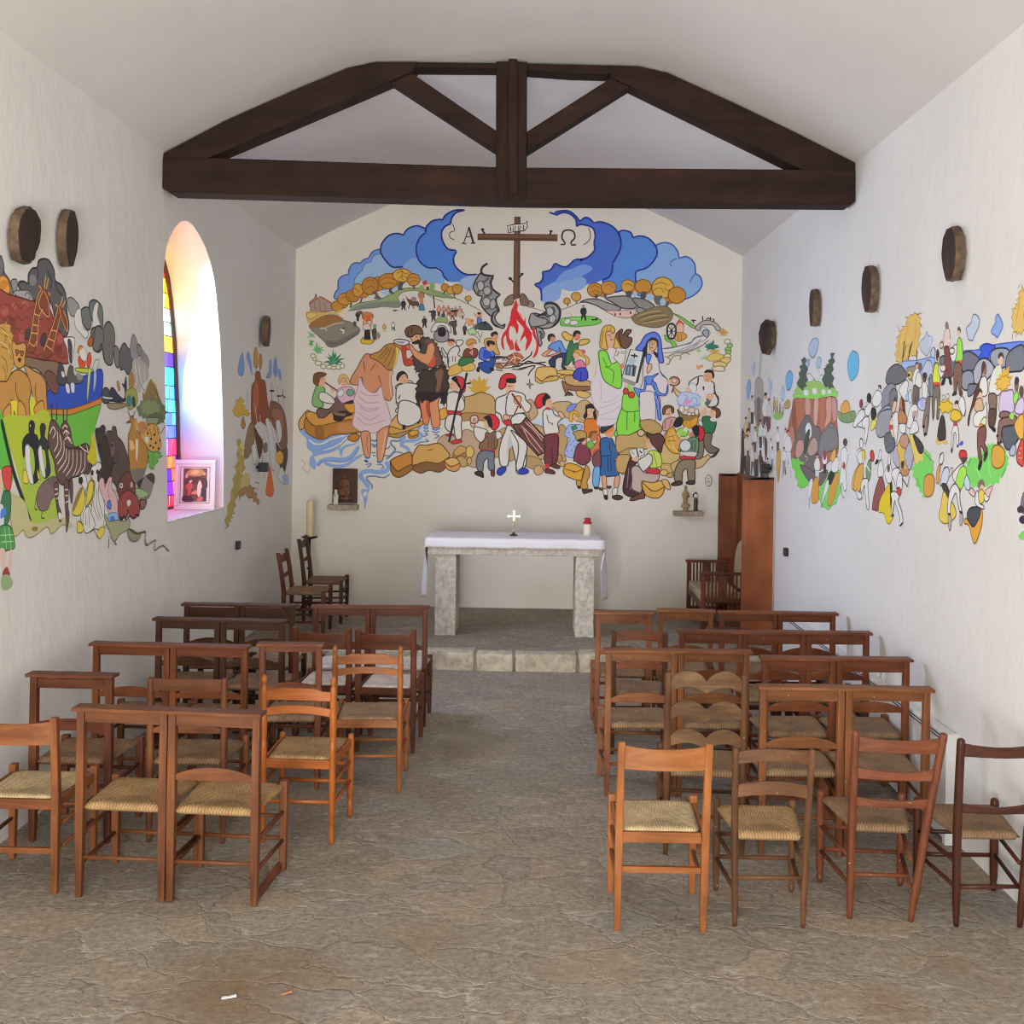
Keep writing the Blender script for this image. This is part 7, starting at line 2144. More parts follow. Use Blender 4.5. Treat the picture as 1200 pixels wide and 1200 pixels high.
f 69 -1 0 22 261 207 263 205 268 204 273 205 275 208 273 211 268 211 263 210
f 718 794 6 19 305 196 293 195 289 186 292 173 299 173 296 186 302 174 306 174
f 405 -1 0 7 228 228 229 224 232 222 234 224 236 229 235 233 232 234 229 233
f 482 -1 0 8 225 227 226 224 228 223 230 224 231 227 230 230 228 231 226 230
f 795 796 6 13 243 199 238 218 228 220 223 208 224 198
f 797 -1 0 15 245 203 241 219 235 221 239 209 242 199
f 798 -1 0 16 242 198 224 198 227 192 240 193
f 24 38 7 15 228 213 216 217 210 213 216 205 223 200
f 118 799 9 17 209 213 211 211 216 210 222 212 224 214 222 216 217 217 211 215
f 28 800 7 17 246 187 238 193 227 192 222 184 226 158 231 158 230 176 238 182 240 158 243 158
f 801 802 7 21 290 175 282 180 269 181 262 175 268 167 283 168
f 803 -1 0 23 285 178 272 179 268 172 278 170
f 804 -1 0 23 256 175 257 173 261 173 265 174 266 175 265 177 261 178 257 177
f 49 -1 0 3 496 179 499 175 504 173 511 175 513 180 511 184 505 186 499 184
f 545 -1 0 5 460 187 463 182 470 180 478 182 481 187 478 192 471 194 463 191
f 545 -1 0 1 421 199 423 196 427 195 431 197 433 199 431 202 427 203 423 202
p 24 -1 0 13 434 188 423 188 420 176 424 176 429 184 432 176 435 176
f 24 71 3 14 432 198 425 198 421 192 423 187 434 187 437 193
f 72 -1 0 16 432 200 429 198 426 200 429 202
f 545 -1 0 17 433 200 432 203 428 203 425 200 428 201
f 24 35 7 5 520 150 507 170 488 171 478 162 487 147 510 147
f 24 35 6 17 457 184 440 196 423 193 418 183 435 174 452 176
f 24 35 6 19 488 169 470 180 456 176 465 165 478 162
f 25 805 6 21 461 169 452 173 441 169 445 160 455 155
f 806 807 6 23 462 147 456 157 436 160 435 147
f 808 809 7 1 355 163 350 179 343 187 335 180 331 160 327 154 353 153
f 191 527 6 3 345 186 339 184 331 163 336 162
f 810 809 6 5 354 151 349 159 330 159 326 151
f 122 -1 0 15 362 180 363 176 367 174 371 176 373 180 371 184 368 186 364 184
f 811 476 6 17 380 166 371 180 361 177 369 166
f 24 38 6 15 354 194 340 202 329 205 321 200 325 191 314 186 320 180 331 179 347 187
f 812 813 6 17 332 184 321 188 317 183 324 179
f 24 38 6 23 320 162 309 173 292 173 291 161 305 147 323 147
f 814 -1 0 25 306 165 292 166 295 159 305 156
f 815 29 7 24 272 155 262 177 252 183 252 172 257 147 270 147
f 816 789 6 19 321 188 312 192 310 178 317 177
f 24 35 7 21 540 150 515 168 494 171 489 161 519 150 529 146
f 24 35 7 23 499 154 484 161 469 158 473 139 482 123 487 130 486 146 493 144
f 25 805 6 25 460 161 456 170 442 170 441 161 450 155
f 806 807 6 27 461 144 455 155 441 156 441 150 454 142
f 37 460 8 29 438 140 436 155 419 167 380 169 383 155 387 140 404 135 426 133
f 817 460 7 31 406 134 387 140 372 134 365 124 373 117 390 113 401 119
f 818 476 6 33 387 150 377 160 366 150 361 137 372 133 382 141
f 804 -1 0 35 373 146 375 144 380 143 386 144 388 146 386 149 381 150 375 149
f 24 38 6 36 375 160 359 166 354 151 361 126 370 140
f 819 809 6 38 356 157 347 169 326 160 328 151 346 150
f 24 38 6 40 350 150 330 150 329 140 345 140
f 820 821 7 38 373 111 359 124 340 119 347 97 364 99
f 822 159 7 42 357 121 341 134 321 135 313 122 314 105 316 90 331 86 343 92 348 107
f 823 824 6 44 345 134 325 138 317 128 325 120 345 124
f 825 821 7 46 330 113 313 129 302 121 302 106 312 94 324 101
f 186 -1 0 44 342 102 334 105 330 101 335 93 340 95
f 79 -1 0 48 339 95 316 94 319 88 335 88
f 826 793 7 48 314 135 302 138 291 131 269 118 261 108 275 100 290 99 298 109
f 35 330 7 50 302 137 284 132 269 123 272 116 283 117 295 128
p 827 -1 0 52 299 92 306 96 298 99 298 103 287 103 279 107 267 107 270 112 262 117 264 122 258 118 246 115 246 110 236 107 242 102 236 99 242 95 237 92 245 88 242 80 255 71 255 64 263 64 271 64 268 68 278 70 278 74 291 76 290 83 302 87
q 828 -1 10 53 262 116 244 108
q 828 -1 9 53 289 86 278 75
f 307 829 7 53 265 75 264 86 252 92 237 90 234 79 242 68 260 66
q 476 -1 19 26 300 160 306 142
q 24 -1 16 27 298 158 281 147
f 24 38 6 52 314 139 303 153 292 154 284 144 297 139
f 830 800 7 26 270 146 263 159 256 159 258 147 259 141 266 136 268 140
f 73 -1 0 28 265 147 266 146 269 145 272 146 274 147 272 149 269 149 266 149
f 73 -1 0 28 259 139 260 137 264 137 267 137 269 138 268 140 264 140 261 140
f 718 800 6 19 243 167 238 167 239 158 243 158
f 24 35 6 9 517 107 499 114 486 104 491 96 508 95
f 200 35 6 7 494 123 495 119 500 116 505 118 508 123 506 128 501 130 496 128
f 777 776 6 11 499 112 487 114 484 103 493 99
f 778 769 7 13 533 59 523 81 501 95 491 92 492 76 504 57 519 55
f 24 35 6 15 522 58 509 55 496 53 498 46 508 45
f 831 832 6 5 445 107 447 102 453 100 459 102 462 107 460 112 454 114 448 112
f 781 782 7 13 480 86 466 100 457 99 461 77 470 73
f 24 35 7 17 499 66 490 74 470 75 470 64 463 38 471 34 479 51 484 66 499 53
q 24 -1 14 15 491 101 461 86
q 24 -1 14 1 442 84 432 105
f 25 -1 0 2 443 96 434 104 428 99
f 24 35 6 3 431 85 427 97 416 103 408 92 410 81 426 80
f 112 35 6 5 429 103 423 116 416 113 420 103
f 500 375 7 5 451 36 445 53 430 73 417 81 405 74 402 59 422 49 428 35 442 35
f 833 834 7 7 424 34 418 51 392 69 382 76 375 67 376 43 369 32 381 22 394 24 401 32 412 34
f 545 -1 0 9 382 75 375 76 373 61 378 43 381 58
f 24 35 6 10 402 86 393 95 381 99 374 84 380 75 392 75
f 96 -1 0 12 383 94 384 90 388 88 391 89 393 93 392 97 388 99 385 97
f 112 35 6 33 391 98 387 110 381 113 381 100
f 24 35 6 44 376 87 364 94 347 93 351 77 356 69 367 79
f 24 35 7 49 357 77 347 89 337 85 338 69 350 68
f 831 832 6 51 340 66 342 62 348 60 354 62 356 65 354 69 348 71 343 70
f 24 35 7 53 377 61 362 65 346 60 350 54 337 41 332 28 344 23 343 33 355 46 362 53 369 38 375 33 372 52
f 835 -1 0 55 344 23 332 29 333 26
f 835 -1 0 55 375 32 365 36 367 32
q 35 -1 7 51 335 82 319 73
q 35 -1 7 52 319 73 312 87
f 112 35 7 1 211 111 212 106 216 104 219 106 221 110 220 115 216 117 212 115
f 250 769 5 3 228 86 224 102 217 103 222 89 225 82
f 24 836 7 1 215 89 207 101 198 100 199 85 210 83
f 837 838 7 1 163 228 123 227 106 229 68 229 24 227 24 220 57 218 109 216 153 219
f 839 16 7 3 123 217 115 224 120 229 105 232 83 227 95 223 100 217
f 787 840 7 1 154 252 142 257 139 263 133 265 122 259 123 251 133 243 138 238 148 240 151 246
f 841 842 7 1 93 245 85 251 84 257 79 259 72 253 68 246 75 239 80 236 86 239 92 241
f 843 -1 0 5 255 253 249 250 251 241 258 241
f 787 840 6 9 251 232 245 239 239 235 240 228 247 227
f 844 10 9 19 225 224 212 227 191 222 178 216 190 202 211 204 221 213
f 845 10 9 5 164 223 147 227 123 219 126 211 140 206 162 207
f 846 10 9 5 95 217 89 224 73 225 58 223 51 217 62 206 78 205 89 210
f 350 10 9 7 61 206 57 217 42 223 24 223 23 202 42 200 57 201
f 825 10 9 7 134 205 123 215 106 217 89 210 87 203 99 196 116 191 131 193
f 847 10 9 9 163 204 146 207 135 203 134 191 152 186 163 191
f 350 10 8 11 146 191 134 192 122 190 136 181 147 180
f 848 10 7 26 253 205 246 206 241 185 252 184
p 783 389 5 1 27 278 30 282 30 277 37 274 34 271 40 268 35 264 42 265 42 261 49 261 46 256 50 253 46 248 50 245 44 241 46 238 39 238 36 235 33 237 29 234 27 237 21 240 25 252 21 267
s 207 -1 10 3 33 271 36 259 41 246
q 389 -1 5 3 37 279 33 283
q 389 -1 5 3 47 237 48 231
q 389 -1 5 3 39 238 40 232
f 664 -1 0 1 201 259 203 255 206 254 209 256 211 260 210 264 206 265 203 263
f 849 725 6 3 214 237 211 255 199 255 197 237
q 850 -1 19 5 199 241 186 246
f 851 725 7 5 215 239 217 237 221 236 225 237 226 240 225 242 221 243 217 242
f 852 164 7 21 212 236 200 236 196 225 190 203 200 204 204 212 207 203 216 203 210 223
f 121 -1 0 23 219 194 216 200 207 203 210 195
f 121 -1 0 23 199 202 192 201 189 194 195 194
f 96 -1 0 1 168 251 170 248 173 247 176 249 177 252 176 255 173 256 170 254
f 482 -1 0 2 170 248 171 246 174 245 177 246 178 249 177 251 174 252 171 251
f 853 854 7 21 180 219 177 238 171 244 164 237 162 219
f 24 63 7 23 195 230 182 237 177 234 180 221 189 219
f 249 799 8 25 183 230 185 228 190 227 195 229 197 231 195 234 190 234 185 233
f 855 -1 0 25 178 219 163 218 165 214 176 214
f 856 352 7 26 183 215 165 214 163 199 164 186 170 186 174 197 177 185 183 186
f 121 -1 0 28 188 181 183 186 176 185 177 182
f 121 -1 0 28 170 186 163 186 163 183
f 405 -1 0 21 226 230 227 226 231 225 234 226 235 230 234 234 231 236 228 234
f 795 796 7 28 243 199 239 217 230 219 225 208 223 197
f 24 63 7 30 228 216 213 218 208 212 217 203 224 205
f 249 799 8 32 207 213 209 210 215 209 221 211 223 214 221 216 215 217 209 216
f 855 -1 0 30 240 198 222 197 224 192 238 192
f 28 800 7 31 243 175 238 193 224 192 222 180 224 158 229 158 230 178 236 180 239 160 243 160
f 128 -1 0 9 102 206 103 201 107 200 110 202 111 207 110 212 107 213 104 211
f 377 370 6 13 115 199 114 209 110 214 106 210 112 202 119 188 130 171 139 162 144 148 146 155 137 170 129 185
f 24 63 7 15 119 187 115 197 104 198 99 186 102 179 113 179
f 24 63 7 17 96 188 90 201 81 207 70 208 67 192 72 179 93 180
f 857 -1 0 19 82 206 75 207 75 196 80 195
f 482 -1 0 20 66 213 67 209 71 208 76 210 77 214 76 218 72 219 68 217
f 405 -1 0 21 77 217 74 220 67 220 64 214 70 217 75 214
p 858 -1 0 20 61 193 71 195 82 195 78 191 70 187
p 858 -1 0 21 67 193 77 193 85 190 75 188 64 186
p 858 -1 0 22 71 193 78 189 81 183 70 185 60 187
p 858 -1 0 23 73 191 73 186 69 180 62 185 58 189
p 858 -1 0 24 72 189 66 185 56 181 55 187 59 191
p 858 -1 0 25 68 187 59 186 50 187 55 191 63 193
p 858 -1 0 26 61 187 50 192 44 196 57 196 70 193
p 858 -1 0 27 58 188 53 198 52 206 63 201 73 191
p 858 -1 0 28 58 189 58 198 62 204 69 199 73 191
p 858 -1 0 29 58 191 64 196 72 200 75 195 73 189
p 388 389 4 30 77 191 78 194 70 194 68 197 62 196 57 198 55 195 48 194 53 191 48 188 55 187 56 184 62 184 66 182 70 185 77 184 75 187 81 190
f 859 394 8 19 97 179 80 179 79 164 84 148 95 148 94 164
f 725 -1 0 1 33 187 34 182 37 180 40 182 42 187 41 192 38 194 35 192
f 405 -1 0 2 32 191 34 188 37 187 40 188 41 191 40 194 37 195 34 194
f 860 861 7 32 71 161 69 180 56 182 44 182 41 170 43 161
f 862 854 6 34 43 175 36 181 32 176 37 169 41 170
f 863 861 7 36 39 161 33 172 22 174 22 160
f 74 -1 0 38 22 180 23 176 26 175 29 176 31 180 30 184 27 186 23 184
f 51 394 7 34 71 157 68 161 53 161 50 158
p 864 -1 0 33 199 173 210 176 222 175 218 170 209 167
p 864 -1 0 34 211 173 216 171 216 166 206 166 198 167
p 864 -1 0 35 209 167 198 166 186 166 191 171 200 174
p 864 -1 0 36 199 167 191 170 188 174 199 175 210 174
p 864 -1 0 37 195 168 193 174 196 178 207 176 214 172
p 864 -1 0 38 195 171 202 176 213 178 216 174 214 169
p 864 865 5 39 222 168 227 170 219 172 218 176 209 174 199 177 193 173 185 172 187 168 183 165 191 165 198 162 206 164 214 162 218 166
f 668 866 5 41 208 180 209 178 211 177 214 178 215 180 214 182 212 183 209 182
f 668 866 5 41 196 181 197 179 199 178 202 179 204 181 203 183 200 184 197 183
f 69 -1 0 1 171 172 172 169 176 168 180 170 182 172 180 175 176 176 172 175
f 482 -1 0 2 171 169 172 167 175 167 179 168 180 170 179 172 176 172 172 171
f 867 865 7 41 192 159 183 166 166 163 163 156 176 152 187 154
f 66 -1 0 29 160 183 161 181 165 180 168 181 170 184 168 186 165 187 161 186
f 24 63 6 43 170 173 162 180 154 174 152 161 158 159 167 167
f 191 -1 0 17 111 182 113 178 117 177 122 179 124 182 122 186 117 187 113 185
f 482 -1 0 18 111 178 112 175 116 174 119 175 121 178 120 181 116 183 112 181
f 868 824 6 19 130 166 126 175 113 176 109 164 121 162
f 24 63 6 21 132 157 121 163 109 164 101 172 102 153 115 148 129 148
f 34 631 7 41 227 134 221 153 214 160 207 153 204 134 215 132
f 158 -1 0 43 232 131 227 135 218 132 204 133 198 129 204 127 215 129 221 127 228 127
f 29 330 7 44 226 139 222 151 214 160 207 151 204 135 213 132 223 132
f 24 38 6 43 186 142 180 149 171 147 168 132 172 125 175 139 181 139 184 122 188 119 187 131
f 67 -1 0 45 173 150 174 148 178 148 182 148 183 150 182 152 178 152 174 152
f 867 865 7 46 192 159 183 166 166 163 162 156 176 153 189 155
f 869 -1 0 45 167 128 159 132 156 130 160 127
f 870 -1 0 45 188 119 186 124 183 121
f 870 -1 0 46 173 126 168 128 169 125
q 35 -1 9 45 155 158 151 165
p 827 -1 0 1 147 96 153 101 146 106 149 110 142 112 140 115 134 114 130 116 124 114 121 117 112 119 108 124 99 126 97 130 91 129 86 131 79 128 70 129 65 126 56 124 57 120 50 117 54 114 51 111 57 107 59 102 69 97 71 91 79 91 83 88 90 90 98 86 109 86 118 84 125 85 133 83 135 87 144 88 144 92
q 828 -1 9 2 143 106 137 114
q 828 -1 9 2 66 97 56 107
q 828 -1 9 2 111 115 97 126
q 871 -1 9 2 125 105 113 95
q 871 -1 9 2 96 113 90 96
f 285 829 8 2 88 112 87 125 78 129 65 127 59 121 61 111 72 106 83 107
f 872 -1 0 23 120 147 115 151 103 149 103 145 115 145
f 873 372 8 24 120 144 103 147 102 135 105 131 98 124 98 118 105 112 104 120 111 127 114 124 110 113 116 112 121 127
f 73 -1 0 26 119 104 116 111 109 112 110 108 115 102
f 73 -1 0 27 106 113 104 119 98 123 98 119
f 874 875 6 26 115 151 106 157 101 155 103 149
f 66 370 7 21 96 150 95 164 80 164 80 155 85 147
f 73 -1 0 23 92 147 81 146 80 142 85 142
f 876 352 8 38 75 135 73 150 68 154 55 157 40 158 30 152 30 146 63 145 67 133 71 130
f 877 27 9 40 65 145 50 148 30 148 29 138 42 128 54 125 62 132
f 51 394 7 40 71 157 66 162 50 161 50 157 66 156
f 862 -1 0 42 50 157 45 161 40 159 43 154
f 878 829 7 42 39 150 22 159 21 136 32 138
f 879 572 8 44 33 115 32 125 21 136 20 112 26 111
f 880 -1 0 46 27 122 27 122 28 121 29 122 29 122 29 123 28 123 27 123
f 880 -1 0 46 24 127 24 126 25 126 25 126 26 127 25 127 25 127 24 127
f 880 -1 0 46 23 118 24 117 24 117 25 117 25 118 25 118 24 118 24 118
f 880 -1 0 46 28 118 28 117 29 117 29 117 30 118 29 118 29 118 28 118
f 881 882 7 46 49 122 42 130 36 128 37 121 43 119
f 121 -1 0 40 72 138 73 137 75 136 77 137 78 138 77 139 75 140 73 139
f 121 -1 0 40 70 131 71 130 73 129 75 130 76 131 75 132 73 133 71 132
f 121 -1 0 42 64 132 65 131 67 131 69 131 70 132 69 133 67 134 65 133
f 112 35 7 5 221 106 219 114 212 118 209 112 214 105
f 250 769 5 7 230 84 227 99 220 102 221 84
f 883 476 5 3 196 91 190 101 183 101 188 94
f 884 836 7 5 218 82 210 98 196 102 194 91 202 83 214 81
f 111 631 7 7 214 82 202 83 192 75 195 67 206 74
f 885 793 8 9 220 47 214 60 209 74 202 73 197 69 178 61 173 51 184 44 201 39 216 41
f 341 348 6 2 147 117 150 113 158 111 165 113 168 117 165 121 158 122 150 121
f 191 -1 0 4 162 113 149 115 146 113 156 107
f 24 35 7 5 181 89 183 96 164 106 155 106 162 94 175 87
f 886 854 7 7 175 87 163 103 150 104 148 96 157 83 166 79
f 887 888 7 9 178 85 166 81 162 78 166 77 176 81
f 24 35 8 11 196 52 192 74 178 85 165 79 163 67 157 55 162 54 168 64 174 75 184 66 188 59 188 51
f 889 29 6 13 194 47 190 51 185 46 187 34 191 34
f 889 29 6 13 162 55 157 55 154 49 158 42 162 42
f 73 -1 0 15 195 51 187 52 188 49
f 73 -1 0 15 164 56 156 56 158 53
f 890 891 7 9 153 88 147 96 139 89 139 81 148 81
f 883 476 6 11 140 78 134 83 125 78 129 74
f 51 -1 0 3 103 88 105 84 111 82 117 83 119 87 117 91 111 93 106 92
f 482 -1 0 4 104 84 106 81 109 79 113 80 115 83 113 86 110 88 106 87
f 892 893 7 5 118 77 112 83 104 80 105 71 115 68
f 24 836 7 13 124 77 118 81 115 69 106 67 104 63 123 66
f 24 836 7 7 104 78 95 81 92 75 99 71 103 73
f 883 476 5 9 101 82 85 88 90 80 95 76
f 894 829 8 15 151 44 147 50 134 46 117 55 109 63 107 53 111 41 123 26 131 31 139 43
f 895 896 8 17 144 55 135 62 117 64 112 62 114 54 127 43 139 47
f 897 898 6 1 25 73 19 86 19 66
f 899 -1 0 3 18 70 20 67 25 66 30 66 32 69 30 71 25 73 20 72
f 900 -1 0 3 12 61 14 58 20 56 26 57 28 59 26 62 20 64 14 63
f 827 -1 0 1 29 43 18 50 18 41
q 24 -1 7 2 27 48 18 52
'''

UNIT = .005
WHITE = rgb('c8bcb0')
def pig(i, wall):
    r, g, b = PALETTE[3 * i:3 * i + 3]
    v = [max(.008, lin1(c / 255) / w * k) for c, w, k in zip((r, g, b), WHITE, wall)]
    s = min(1, .88 / max(v))
    return tuple(c * s for c in v)

def spline(p, closed, n=4):
    out = []; K = len(p)
    for i in range(K if closed else K - 1):
        a, b, c, d = (p[(i - 1) % K], p[i], p[(i + 1) % K], p[(i + 2) % K]) if closed else (p[max(i - 1, 0)], p[i], p[i + 1], p[min(i + 2, K - 1)])
        if math.dist(b, c) < 1e-6:      # doubled point: a cusp
            out.append(b); continue
        for k in range(n):
            t = k / n
            out.append(tuple(.5 * (2 * b[j] + (c[j] - a[j]) * t + (2 * a[j] - 5 * b[j] + 4 * c[j] - d[j]) * t * t + (3 * b[j] - a[j] - 3 * c[j] + d[j]) * t ** 3) for j in (0, 1)))
    if not closed: out.append(p[-1])
    return [q for i, q in enumerate(out) if i == 0 or math.dist(q, out[i - 1]) > 1e-5]

def mural(name, label, rows, a0, b0, fn, wall=(.795, .775, .745), coat=.00006):
    """Brush shapes laid on the wall in coats; fn(a, b, height of the coat) gives the point on the wall."""
    bm = BM(); lay = bm.loops.layers.float_color.new('pigment')
    def face(pts, h, col):
        vs = [bm.verts.new(fn(a, b, h)) for a, b in pts]
        tris = [(0, 1, 2, 3)] if len(pts) == 4 else tessellate_polygon([[Vector((a, b, 0)) for a, b in pts]])
        for t in tris:
            try: f = bm.faces.new([vs[i] for i in t])
            except ValueError: continue
            for lp in f.loops: lp[lay] = (*col, 1)
    def ribbon(pts, closed, w, h, col):
        n = len(pts); w = max(w, .003); L_, R_ = [], []
        for i in range(n):
            a = pts[(i - 1) % n] if closed or i else pts[0]; c = pts[(i + 1) % n] if closed or i < n - 1 else pts[-1]
            dx, dy = c[0] - a[0], c[1] - a[1]; l = math.hypot(dx, dy) or 1
            k = w / 2 * (1 if closed or n < 5 or 0 < i < n - 1 else .45)
            L_.append((pts[i][0] - dy / l * k, pts[i][1] + dx / l * k)); R_.append((pts[i][0] + dy / l * k, pts[i][1] - dx / l * k))
        for i in range(n if closed else n - 1):
            j = (i + 1) % n
            face([L_[i], L_[j], R_[j], R_[i]], h, col)
    for row in rows.strip().split('\n'):
        t = row.split()
        k, col, lcol, lw, ly = t[0], pig(int(t[1]), wall), int(t[2]), int(t[3]) / 1000, int(t[4])
        v = [int(x) * UNIT for x in t[5:]]
        p = [(a0 + a, b0 + b) for a, b in zip(v[0::2], v[1::2])]; h = .0012 + ly * coat
        if k in 'fp':
            q = spline(p, True) if k == 'f' and len(p) > 2 else p
            face(q, h, col)
            if lcol >= 0: ribbon(q, True, lw, h + coat * .8, pig(lcol, wall))
        else:
            ribbon(spline(p, False) if k == 's' and len(p) > 2 else p, False, lw, h, col)
    return tag(obj(name, bm, M['mural'], recalc=False), label, 'mural')
mural('mural', 'large painted mural of cross, bonfire and villagers on the wall behind the altar', PAINT_BACK, -2.7, 1.2, lambda a, b, h: (a, YB - h, b), (.86, .818, .745))
mural('mural', 'painted ark mural with lions, zebras, giraffes and storm clouds before the window', PAINT_ARK, 5.1, 1.2, lambda a, b, h: (XL + h, a, b))
mural('mural', 'narrow painted mural of brown rocks and figures between window and altar wall', PAINT_FAR, 9.0, 1.2, lambda a, b, h: (XL + h, a, b))
mural('mural', 'painted mural of dancers, red cliff and chapel on the wall above the heater', PAINT_RIGHT, 4.7, 1.5, lambda a, b, h: (XR - h, a, b))

# ------------------------------------------------------------------ chairs
def post_y(z, hs, h, lean):
    return -lean * max(0.0, (z - hs) / max(h - hs, .01)) ** 1.2

def turned_profile(h, r):
    p = [(0, r * .62), (.02, r * .8), (.10, r * .98), (.11, r * .78), (.122, r * 1.02), (.135, r * .8), (.147, r), (.36, r * 1.08), (.56, r * 1.05), (.60, r * 1.05), (.607, r * .8), (.618, r * 1.1), (.63, r * .8), (.642, r * 1.05),
         (.78, r * 1.05), (.80, r * .85), (.812, r * 1.05), (.905, r * 1.0), (.925, r * .92), (.938, r * .6), (.945, r * .55), (.957, r * .85), (.972, r * .95), (.985, r * .8), (1, r * .2)]
    return p

def slat_mesh(xa, xb, ya, zc, hh, shape, bow=.015, th=.012, tilt=0.0):
    bm = BM(); n = 16; rings = []
    for i in range(n + 1):
        t = i / n; s = 2 * t - 1
        x = xa + (xb - xa) * t; y = ya - bow * (1 - s * s)
        lo, hi = zc - hh / 2, zc + hh / 2
        if shape == 'arch': hi = zc + hh / 2 - hh * .62 * abs(s) ** 2.2
        elif shape == 'bowed': hi += .022 * (1 - s * s) - .01; lo += .022 * (1 - s * s) - .01
        elif shape == 'wavy':
            w = abs(math.sin(PI * (t * 2 % 1.0 if t < 1 else 0)))
            hi = zc + hh * (.04 + .46 * w ** .75); lo = zc - hh * .5 + hh * .26 * w
        elif shape == 'crest':
            hi = zc + hh / 2 - (.018 if abs(s) > .78 else .018 * max(0, (abs(s) - .5) / .28)); lo = zc - hh / 2 + .006 * (1 - s * s) 
        elif shape == 'dip': hi = zc + hh / 2 - .012 * (1 - s * s)
        dy = tilt
        rings.append([Vector((x, y - th / 2, lo)), Vector((x, y + th / 2, lo)), Vector((x, y + th / 2 - dy, hi)), Vector((x, y - th / 2 - dy, hi))])
    return loft(bm, rings)

def seat_mesh(wr, wf, d, hs, th=.042, y0=0.0, sag=.026, n=18):
    bm = BM(); top, bot = [], []
    for j in range(n + 1):
        v = -1 + 2 * j / n; rt, rb = [], []
        for i in range(n + 1):
            u = -1 + 2 * i / n
            hw = (wr + (wf - wr) * (v + 1) / 2) / 2
            e = max(abs(u), abs(v)); roll = math.sqrt(max(0, 1 - e ** 10)) if e < 1 else 0
            groove = -.006 * math.exp(-((abs(u) - abs(v)) / .05) ** 2) * (1 if e > .15 else 0)
            z = hs - th / 2 + th / 2 * roll - sag * (1 - e) + (groove if e < .98 else 0)
            x, y = u * hw, y0 + (v + 1) / 2 * d
            rt.append(bm.verts.new((x, y, z)))
            rb.append(rt[-1] if e >= 1 else bm.verts.new((x, y, hs - th / 2 - th / 2 * roll * .9)))
        top.append(rt); bot.append(rb)
    for j in range(n):
        for i in range(n):
            bm.faces.new((top[j][i], top[j][i + 1], top[j + 1][i + 1], top[j + 1][i]))
            q = (bot[j][i], bot[j + 1][i], bot[j + 1][i + 1], bot[j][i + 1])
            if len(set(q)) >= 3 and not all(v in top[j] + top[j + 1] for v in q):
                try: bm.faces.new(q)
                except ValueError: pass
    return bm

